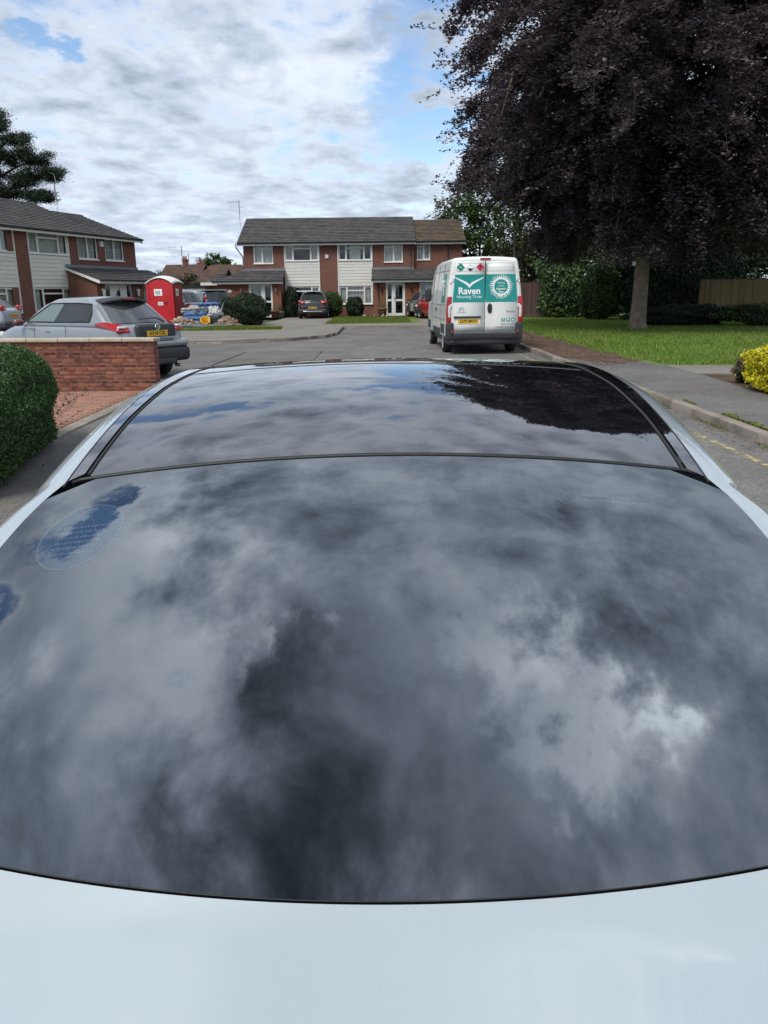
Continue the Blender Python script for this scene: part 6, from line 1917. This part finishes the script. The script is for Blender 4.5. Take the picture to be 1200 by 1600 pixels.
# bumper, step, lamps
rb_obj('rear_bumper', (2.04, .28, .32), .07, M['greyplastic'], van, lambda V: V + np.stack([0 * V[:, 0], .12 * (np.abs(V[:, 0]) / 1.02) ** 3, 0 * V[:, 0]], 1), (0, .03, .42), (8, 1, 2))
rb_obj('bumper_step', (1.72, .1, .16), .03, M['blackplastic'], van, None, (0, -.085, .49), (6, 1, 1))
for sd in (-1, 1):
    rb_obj('bumper_corner', (.2, .3, .46), .05, M['greyplastic'], van, None, (sd * .93, .10, .62), 2)
def lampbox(sd, z0, z1, mat, nm, wx=.125, pr=.0, parent=None, xo=0.0):
    V, F = rbox(wx, .16, z1 - z0, .025, (1, 1, 4), 2)
    V = V + np.array([sd * (.965 - xo), .055 - pr, (z0 + z1) / 2])
    V[:, 0] *= 1 - .155 * np.clip((V[:, 2] - 1.15) / 1.39, 0, 1) ** 1.35
    V[:, 1] += .07 * np.clip((V[:, 2] - 1.15) / 1.39, 0, 1)
    return obj(nm, mesh_np(nm, V, F, M[mat], True), parent or van)
for sd in (-1, 1):
    l = lampbox(sd, .84, 1.52, 'red_lens', 'tail_lamp')
    lampbox(sd, .97, 1.30, 'clear_lens', 'clear_lens', .085, .006, l, .012)
    rb_obj('bumper_reflector', (.06, .04, .06), .015, M['red_lens'], van, None, (sd * .88, -.10, .60), 1)
    lampbox(sd, 1.84, 1.92, 'clear_lens', 'marker_lamp', .04, -.0, van, -.012)
hbl = rb_obj('high_brake_light', (.28, .05, .045), .018, M['red_lens'], van, None, (0, .06, 2.475), (2, 1, 1))
rb_obj('tow_bracket', (.25, .1, .06), .02, M['chrome'], van, None, (.42, .06, .31), 1)
MB().box(-.9, .9, .1, 5.1, .28, .43).build('chassis', M['blackplastic'], van)
MB().tube([(-.35, .1, .3), (.6, .1, .3)], .035, 8).build('rear_axle_beam', M['blackplastic'], van)
tyv, rmv = wheel_mesh(.345, .225, 8)
for y in (1.02, 4.85):
    for sd in (-1, 1):
        w = obj('wheel', tyv, van, (sd * .90, y, .345), (0, 0, 0 if sd > 0 else math.pi)); obj('rim', rmv, w)
# side: sliding door lines, teal side panel, mirror, sill trim
b = MB()
for sd in (-1, 1):
    def sp_(y, z, o=.004): 
        return (sd * (vx(VW / 2, z) + o), y + .07 * 0, z)
    for y in (1.45, 2.75, 3.9):
        b.tube([sp_(y, z) for z in np.linspace(.5, 2.38, 9)], .007, 4)
    for z in (.92, 1.30, 2.2):
        b.tube([sp_(y, z) for y in np.linspace(.3, 4.2, 5)], .007, 4)
b.build('panel_line', M['lead'], van)
for sd in (-1, 1):
    zs_ = np.linspace(1.36, 2.12, 6)
    vs = []
    for z in zs_:
        k = (z - 1.36) / .76
        vs += [(sd * (vx(VW / 2, z) + .008), .62 + .1 * k, z), (sd * (vx(VW / 2, z) + .008), 1.38 - .05 * k, z)]
    o = MB().add(vs, [(2 * i, 2 * i + 1, 2 * i + 3, 2 * i + 2) for i in range(5)]).build('teal_side_panel', M['teal'], van)
    obj('lettering', TXT['side_van'], o, (sd * (vx(VW / 2, 1.74) + .012), 1.0, 1.74), (0, -sd * math.pi / 2, math.pi / 2 if sd > 0 else math.pi / 2)).scale = (.9, .9, 1)
    rb_obj('sill_trim', (.03, 1.9, .18), .012, M['greyplastic'], van, None, (sd * 1.03, 2.6, .56), (1, 3, 1))
    rb_obj('wheel_arch', (.03, .9, .26), .014, M['greyplastic'], van, None, (sd * 1.022, 1.0, .66), (1, 3, 1))
    rb_obj('wheel_arch', (.03, .9, .26), .014, M['greyplastic'], van, None, (sd * 1.022, 4.85, .66), (1, 3, 1))
    rb_obj('door_mirror', (.2, .14, .38), .05, M['blackplastic'], van, None, (sd * 1.14, 4.05, 1.55), 2)
    MB().box(sd * 1.035 - .012, sd * 1.035 + .012, 2.6, 2.8, 1.12, 1.2).build('door_handle', M['blackplastic'], van)
    vs = [(sd * (vx(VW / 2, z) + .006), y, z) for y, z in ((3.98, 1.45), (4.6, 1.45), (4.15, 2.1), (3.98, 2.12))]
    MB().add(vs, [(0, 1, 2, 3)]).build('cab_window', M['carglass'], van)
vs = []
for z in np.linspace(1.42, 2.2, 5):
    y = 5.4 - 1.25 * min(1, (z - 1.15) / 1.39) + .012
    vs += [(-vx(.86, z), y, z), (vx(.86, z), y, z)]
MB().add(vs, [(2 * i, 2 * i + 1, 2 * i + 3, 2 * i + 2) for i in range(4)]).build('windscreen', M['carglass'], van)
# ------------------------------------------------------------------ the white car we look over: glass roof, tinted rear window, boot lid
# centre-line heights by integrating the slope of the skin (degrees, nose down behind the roof peak)
CY = [.0, .30, .52, .60, .64, .9, 1.15, 1.38, 1.6, 1.9, 2.2, 2.46, 2.56, 2.72, 3.2, 3.3, 3.5, 4.0, 4.45, 4.66, 4.74]
CS = [26, 14, 12, 14, 27.5, 23.5, 18.5, 13.3, 9.3, 4.8, .6, -4.4, -14, -24, -30, -16, -6, -6, -13, -38, -60]
ys_ = np.linspace(0, 4.74, 949)
sl_ = np.tan(np.radians(np.interp(ys_, CY, CS)))
kk = np.ones(31) / 31
sm_ = np.convolve(np.pad(sl_, 15, mode='edge'), kk, 'valid')
sl_ = np.where((ys_ > .72), sm_, sl_)
zc_ = np.concatenate([[0], np.cumsum((sl_[1:] + sl_[:-1]) / 2 * (ys_[1] - ys_[0]))])
i_ = int(np.argmin(abs(ys_ - 2.46)))
zc_ += (1.65 - 2.46 * math.tan(R(4.48))) - zc_[i_]
def Zc(Y): return np.interp(Y, ys_, zc_)
def Cr(Y): return np.interp(Y, [.0, .5, 1.38, 2.46, 3.2, 4.7], [.03, .05, .034, .022, .03, .05])
def Zs(X, Y): return Zc(Y) - Cr(Y) * (np.asarray(X) / .56) ** 2

M['roof_glass'] = NT('black_roof_glass').set(rough=.012, ior=2.1, coat=.5, coatr=.01).m
M['roof_glass'].node_tree.nodes['Principled BSDF'].inputs['Base Color'].default_value = (.006, .007, .009, 1)
M['gloss_black'] = NT('gloss_black_trim').set(rough=.02, ior=1.9, coat=1.0, coatr=.01).m
M['gloss_black'].node_tree.nodes['Principled BSDF'].inputs['Base Color'].default_value = (.008, .008, .01, 1)
M['seal'] = mat_plain('rubber_seal', (.012, .013, .013), .55, var=.1)
M['tinted_glass'] = mat_glass('tinted_rear_glass', (.13, .14, .145), 3.0, 0.0, (.89, .955, 1.0))
M['cabin_glass'] = mat_glass('cabin_glass', (.55, .6, .58), 1.55)
t = NT('white_metallic_paint')
n_ = t.noise(t.coord(scale=(1, 1, 1)), 900, 1, .5)
t.base(t.ramp(n_, [(.3, (.37, .425, .45)), (.7, (.39, .445, .47))]))
t.set(rough=.32, metal=.15, coat=1.0, coatr=.02)
M['pearl'] = t.m
M['satin'] = mat_plain('satin_metal_trim', (.5, .52, .55), .4, .2)
M['cabin_trim'] = mat_plain('dark_cabin_trim', (.018, .018, .02), .7, var=.2)

own = empty('white_car', (-.027, 0, 0), R(-1.15)); tag(own, 'white car with a black glass roof and large tinted rear window, right before the viewer', 'car')
def lerp(a, b, t): return a + (b - a) * t
def wout(Y): return np.interp(Y, [1.3, 1.38, 1.9, 2.15, 2.35, 2.55], [.556, .557, .576, .574, .560, .525])     # outer edge of the black strips
def win(Y): return np.interp(Y, [1.3, 1.38, 1.66, 1.95, 2.2, 2.5], [.520, .5215, .533, .534, .520, .475])          # roof glass edge
def wglass(Y): return np.interp(Y, [.55, .64, .75, .9, 1.0, 1.18, 1.25, 1.31, 1.36, 1.40], [.30, .42, .57, .603, .607, .597, .588, .577, .562, .552])
def yseam(s): return 1.392 + .008 * s - .012 * s * s
def ybot(X): return .640 + .31 * X * X

def sgrid(fn, nu, nv, dz=0.0):
    P = np.zeros((nu, nv, 3))
    for i in range(nu):
        for j in range(nv):
            x, y = fn(i / (nu - 1), j / (nv - 1))
            P[i, j] = (x, y, float(Zs(x, y)) + dz)
    return P
# roof glass
def f_roof(u, v):
    s = -1 + 2 * u; y = lerp(yseam(s) + .006, 2.175 - .02 * s * s, v)
    return s * float(win(y)), y
rg = patch('roof_glass', sgrid(f_roof, 61, 61), M['roof_glass'], own)
# front header of the roof, glossy black
def f_head(u, v):
    s = -1 + 2 * u; y = lerp(2.183 - .02 * s * s, 2.52 - .05 * s * s, v)
    return s * float(win(y)), y
patch('roof_header', sgrid(f_head, 61, 25, .001), M['gloss_black'], own)
# black strips between the glass and the white roof rail
for sd in (-1, 1):
    def f_strip(u, v, sd=sd):
        y = lerp(yseam(.98) - .022 * (0.2 + v), 2.50, u)
        a, c = float(win(y)) + .011, float(wout(y)) - .002
        return sd * lerp(a, c, v), y
    patch('roof_strip', sgrid(f_strip, 90, 8, .0035), M['gloss_black'], own, sd > 0)
    for off, nm, rr, dz in ((lambda y: float(win(y)) + .0055, 'roof_seal', .0031, -.001), (lambda y: float(wout(y)) + .001, 'roof_seal', .0022, .001)):
        pts = []
        for y in np.linspace(1.345 if rr < .003 else 1.385, 2.5, 70):
            x = sd * off(y); pts.append((x, y, float(Zs(x, y)) + dz))
        MB().tube(pts, rr, 8).build(nm, M['seal'], own)
# rubber across the joint between the roof and the rear window
pts = []
for s in np.linspace(-1.05, 1.05, 90):
    x = s * .5215; y = float(yseam(s)) - (.02 if abs(s) > 1.03 else 0) * (abs(s) - 1.03) / .06 * 1.2
    pts.append((x, y - .002, float(Zs(x, y)) - .0012))
MB().tube(pts, .0037, 8).build('roof_seal', M['seal'], own)
pts = [(x, 2.179 - .02 * (x / .51) ** 2, float(Zs(x, 2.179 - .02 * (x / .51) ** 2)) - .0006) for x in np.linspace(-.51, .51, 60)]
MB().tube(pts, .0022, 6).build('roof_seal', M['greyplastic'], own)
# rear window
def f_rear(u, v):
    s = -1 + 2 * u
    ytop = float(yseam(min(1, abs(s)) * np.sign(s))) - .009 - (.055 * max(0, abs(s) - .9) / .1) ** 1
    x0 = s * .556
    # rows run from the joint down to the curved bottom edge
    y = ytop
    for _ in range(6):
        x = s * float(wglass(y)) if v > 0 else x0
        y = lerp(ytop, float(ybot(x)) + .002, v)
    x = s * float(wglass(y))
    return x, y
P = sgrid(f_rear, 81, 81)
rw = patch('rear_window', P, M['tinted_glass'], own, False)
# rubber edge of the rear window: side edges and bottom
edge_pts = [tuple(P[0, j]) for j in range(81)] + [tuple(P[i, 80]) for i in range(1, 81)] + [tuple(P[80, j]) for j in range(79, -1, -1)]
MB().tube([(x, y, z - .0009) for x, y, z in edge_pts], .0007, 6, False).build('window_seal', M['seal'], own)
# boot lid
def f_boot(u, v):
    s = -1 + 2 * u; x = s * .60
    yb = float(ybot(x)) - .0012
    return x, lerp(.06 + .10 * s * s, yb, v)
PB = sgrid(f_boot, 61, 40)
patch('boot_lid', PB, M['pearl'], own)
# the sides of the body: from the roof rail or window edge down to the sill
def shoulder(Y): return np.interp(Y, [.0, .4, 1.0, 2.0, 3.0, 3.6, 4.4, 4.74], [.86, .90, .915, .92, .91, .86, .76, .66])
def halfw(Y): return np.interp(Y, [.0, .12, .5, 1.2, 2.4, 3.6, 4.3, 4.6, 4.74], [.70, .78, .86, .905, .91, .90, .85, .76, .64])
def edge_x(Y):
    if Y < .66: return .60
    if Y < .80: return lerp(.60, float(wglass(Y)), (Y - .66) / .14)
    if Y < 1.40: return float(wglass(Y))
    if Y < 2.5: return float(wout(Y))
    return float(np.interp(Y, [2.5, 2.7, 3.2, 3.5, 4.74], [.535, .60, .70, .66, .56]))
rows = list(np.linspace(.06, .64, 16)) + list(np.linspace(.66, 2.6, 100)) + list(np.linspace(2.65, 4.72, 50))
def side_section(Y):
    xe = edge_x(Y); z0 = float(Zs(xe, Y)); zs_ = float(shoulder(Y)); hw = float(halfw(Y))
    slope = 2 * float(Cr(Y)) * xe / .56 ** 2
    cab = np.interp(Y, [.3, .9, 3.0, 3.5], [0, 1, 1, 0])      # 1 where there is a greenhouse
    pts = [(xe, z0)]
    # rolled rail: short flat, then a tight turn into the side window plane
    ang0 = math.atan(slope) + R(6); 
    target = math.atan2(max(.02, z0 - zs_), max(.05, hw - .02 - xe))
    a1 = lerp(R(20), max(target + R(8), R(52)), cab)
    seg = lerp(.018, .0115, cab)
    x, z = xe, z0; n = 11
    for i in range(n):
        a = lerp(ang0, a1, ((i + .5) / n) ** 1.25)
        x += seg * math.cos(a); z -= seg * math.sin(a); pts.append((x, z))
    # straight to the shoulder
    sx, sz = hw - .035, max(.3, min(zs_, z - .01))
    for k in (.33, .66, 1.0): pts.append((lerp(x, sx, k), lerp(z, sz, k)))
    pts += [(hw - .01, sz - .025), (hw, sz - .09), (hw - .005, .62), (hw + .005, .42), (hw - .04, .27), (hw - .12, .24)]
    return pts
for sd in (-1, 1):
    P = np.array([[(sd * x, Y + .0, z) for x, z in side_section(Y)] for Y in rows])
    patch('body_side', P, M['pearl'], own, sd < 0)
    # side glass on the greenhouse plane
    Pg = []
    for Y in np.linspace(1.02, 3.02, 40):
        s_ = side_section(Y); a, c = np.array(s_[12]), np.array(s_[14])
        top = np.array(s_[11])
        q = [top + (c - top) * k for k in (.06, .5, .96)]
        Pg.append([(sd * (x + .004), Y, z + .003) for x, z in q])
    patch('side_window', np.array(Pg), M['gloss_black'], own, sd < 0)
# bonnet, windscreen, tail and nose skins
def f_bon(u, v):
    s = -1 + 2 * u; y = lerp(3.30, 4.72, v); return s * edge_x(y), y
patch('bonnet', sgrid(f_bon, 31, 40), M['pearl'], own)
def f_scr(u, v):
    s = -1 + 2 * u; y = lerp(2.53 - .05 * s * s, 3.29, v); return s * (edge_x(max(y, 2.5)) - .004), y
patch('windscreen', sgrid(f_scr, 41, 40), M['cabin_glass'], own)
for Y, nm, sg in ((.06, 'tail_panel', 1), (4.72, 'nose_panel', -1)):
    sec = side_section(Y); xe = edge_x(Y)
    outl = [(-x, z) for x, z in sec[::-1]] + [(x, float(Zs(x, Y))) for x in np.linspace(-xe, xe, 9)[1:-1]] + list(sec)
    P = []
    for x, z in outl: P.append([(x, Y + sg * (.10 * (abs(x) / .7) ** 2 if Y < 1 else .0), z), (x * .98, Y - sg * .05 + sg * .10 * (abs(x) / .7) ** 2, lerp(z, .6, .25)), (x * .95, Y - sg * .06 + sg * .10 * (abs(x) / .7) ** 2, lerp(z, .5, .6)), (x * .6, Y - sg * .05, .45)])
    patch(nm, np.array(P), M['pearl'], own, sg < 0)
rb_obj('tail_bumper', (1.5, .2, .34), .08, M['blackplastic'], own, None, (0, .08, .40), (4, 1, 2))
rb_obj('nose_bumper', (1.4, .2, .30), .08, M['blackplastic'], own, None, (0, 4.70, .38), (4, 1, 2))
for sd in (-1, 1):
    rb_obj('tail_lamp', (.34, .14, .15), .05, M['red_lens'], own, None, (sd * .55, .08, .78), 1)
    rb_obj('headlamp', (.32, .26, .12), .05, M['clear_lens'], own, None, (sd * .62, 4.52, .60), 1)
    rb_obj('door_mirror', (.2, .16, .13), .05, M['pearl'], own, None, (sd * .99, 3.0, .98), 2)
MB().box(-.82, .82, .3, 4.5, .18, .24).build('floor_pan', M['blackplastic'], own)
add_wheels(own, .90, .95, 3.85, .335, .225, 5)
# ---- cabin seen dimly through the rear window
cab = MB()
cab.box(-.74, .74, .75, 3.25, .25, .30); cab.box(-.74, -.70, .8, 3.2, .3, .90); cab.box(.70, .74, .8, 3.2, .3, .90)
cab.box(-.6, .6, .70, 1.16, .80, .90)
cab.build('cabin_floor', M['cabin_trim'], own)
rb_obj('rear_seat', (1.2, .2, .62), .08, M['cabin_trim'], own, None, (0, 1.25, .66), (5, 1, 2))
for sd in (-1, 1):
    s = rb_obj('front_seat', (.5, .16, .68), .07, M['cabin_trim'], own, None, (sd * .38, 2.05, .66), (2, 1, 3))
    rb_obj('headrest', (.26, .1, .19), .04, M['cabin_trim'], s, None, (sd * .38, 2.03, 1.12), 1)
dash = rb_obj('dashboard', (1.34, .36, .34), .08, M['cabin_trim'], own, None, (0, 3.02, .80), (6, 2, 2))
for x in (-.115, -.038, .04, .118):
    MB().lathe([(.024, 0), (.029, -.008), (.033, 0), (.029, .006), (.024, 0)], 24, 'y', (x, 2.835, .945)).build('air_vent', M['satin'], dash)
MB().tube([(x, 2.84 + .1 * x * x, .888 + .12 * x * x) for x in np.linspace(-.19, .19, 16)], .003, 6).build('dashboard_trim', M['satin'], dash)
cons = MB(); cons.prism([(2.45, .30), (2.86, .30), (2.86, .86), (2.78, .84), (2.5, .62), (2.45, .56)], 'x', -.13, .13)
con = cons.build('centre_console', M['cabin_trim'], own)
def frame_rect(y0, z0, y1, z1, w, r=.0028):
    return MB().tube([(-w, y0, z0), (w, y0, z0), (w, y1, z1), (-w, y1, z1), (-w, y0, z0)], r, 6, False)
frame_rect(2.79, .852, 2.76, .828, .105).build('control_panel_trim', M['satin'], con)
frame_rect(2.69, .775, 2.62, .72, .095).build('control_panel_trim', M['satin'], con)
MB().tube([(-.1, 2.74, .812), (.1, 2.74, .812)], .0024, 6).build('control_panel_trim', M['satin'], con)
MB().tube([(-.06, 2.53, .655), (.05, 2.53, .655)], .003, 6).build('control_panel_trim', M['satin'], con)
# ---- stickers on the inside of the rear window
def on_surf(x, y, dz=.0012): return (x, y, float(Zs(x, y)) + dz)
t = NT('faint_sticker')
t.base((.55, .62, .66)); t.set(rough=.4)
tr = t.new('ShaderNodeBsdfTransparent'); mx = t.new('ShaderNodeMixShader'); mx.inputs[0].default_value = .08
t.link(tr.outputs[0], mx.inputs[1]); t.link(t.b.outputs[0], mx.inputs[2]); t.link(mx.outputs[0], t.out.inputs[0])
M['sticker'] = t.m
M['faint'] = t.m.copy(); M['faint'].node_tree.nodes['Mix Shader'].inputs[0].default_value = .05
t = NT('painted_sky_reflection')  # blue sky reflection painted as a thin tint over the oval sticker
t.base((.10, .24, .46)); t.set(rough=.3)
tr = t.new('ShaderNodeBsdfTransparent'); mx = t.new('ShaderNodeMixShader'); mx.inputs[0].default_value = .10
t.link(tr.outputs[0], mx.inputs[1]); t.link(t.b.outputs[0], mx.inputs[2]); t.link(mx.outputs[0], t.out.inputs[0])
M['painted_sky'] = t.m
def ribbon(b, pts, w, dz=.0012):
    """thin flat line lying on the skin"""
    n = len(pts); vs = []
    for i in range(n):
        p = np.array(pts[i]); d = np.array(pts[min(i + 1, n - 1)]) - np.array(pts[max(i - 1, 0)])
        d = d / (np.linalg.norm(d) + 1e-9); q = np.array([-d[1], d[0]]) * w / 2
        vs += [on_surf(*(p + q), dz), on_surf(*(p - q), dz)]
    b.add(vs, [(2 * i, 2 * i + 1, 2 * i + 3, 2 * i + 2) for i in range(n - 1)])
STX, STY, STR = -.470, 1.185, .072
b = MB(); ell = [(STX + .062 * math.cos(a), STY + .082 * math.sin(a)) for a in np.linspace(0, math.tau, 49)]
ribbon(b, ell, .0022)
ribbon(b, [(STX - .05, STY - .045), (STX, STY + .05), (STX + .05, STY - .045)], .0012)
r = random.Random(5)
for k in range(6):
    yy = STY - .045 + k * .013; x = STX - .034
    while x < STX + .034:
        w_ = r.uniform(.002, .007); ribbon(b, [(x, yy), (x + w_, yy)], .004); x += w_ + r.uniform(.0015, .003)
b.build('oval_sticker', M['sticker'], rw)
b = MB(); vs = [on_surf(STX, STY, .0006)] + [on_surf(x, y, .0006) for x, y in ell[:-1]]
n = len(ell) - 1; b.add(vs, [(0, 1 + i, 1 + (i + 1) % n) for i in range(n)]); b.build('oval_painted_sky', M['painted_sky'], rw)
b = MB(); X0, X1, Y0_, Y1_ = .275, .49, 1.235, 1.275
ribbon(b, [(X0, Y1_), (X1, Y1_ - .012)], .0015); ribbon(b, [(X0 + .012, Y0_), (X1, Y0_ - .012)], .0015); ribbon(b, [(X0, Y1_), (X0 + .012, Y0_)], .0015)
ribbon(b, [(X0 + .028 + .012 * math.cos(a), 1.255 + .014 * math.sin(a)) for a in np.linspace(0, math.tau, 20)], .0015)
for k in range(2):
    x = X0 + .05
    while x < X1 - .06:
        w_ = r.uniform(.003, .008); ribbon(b, [(x, 1.262 - k * .014), (x + w_, 1.262 - k * .014)], .006); x += w_ + r.uniform(.002, .004)
b.build('window_sticker', M['faint'], rw)

# dust specks on the glass
r = np.random.default_rng(44); V = []; F = []
for i in range(7):
    x = r.uniform(-.33, .33); y = r.uniform(.68, 1.34); q = r.uniform(.0003, .0006)
    b0 = len(V); V += [on_surf(x - q, y, .0007), on_surf(x, y - q, .0007), on_surf(x + q, y, .0007), on_surf(x, y + q, .0007)]; F.append((b0, b0 + 1, b0 + 2, b0 + 3))
obj('dust', mesh_np('dust', V, F, M['satin']), rw)['kind'] = 'stuff'
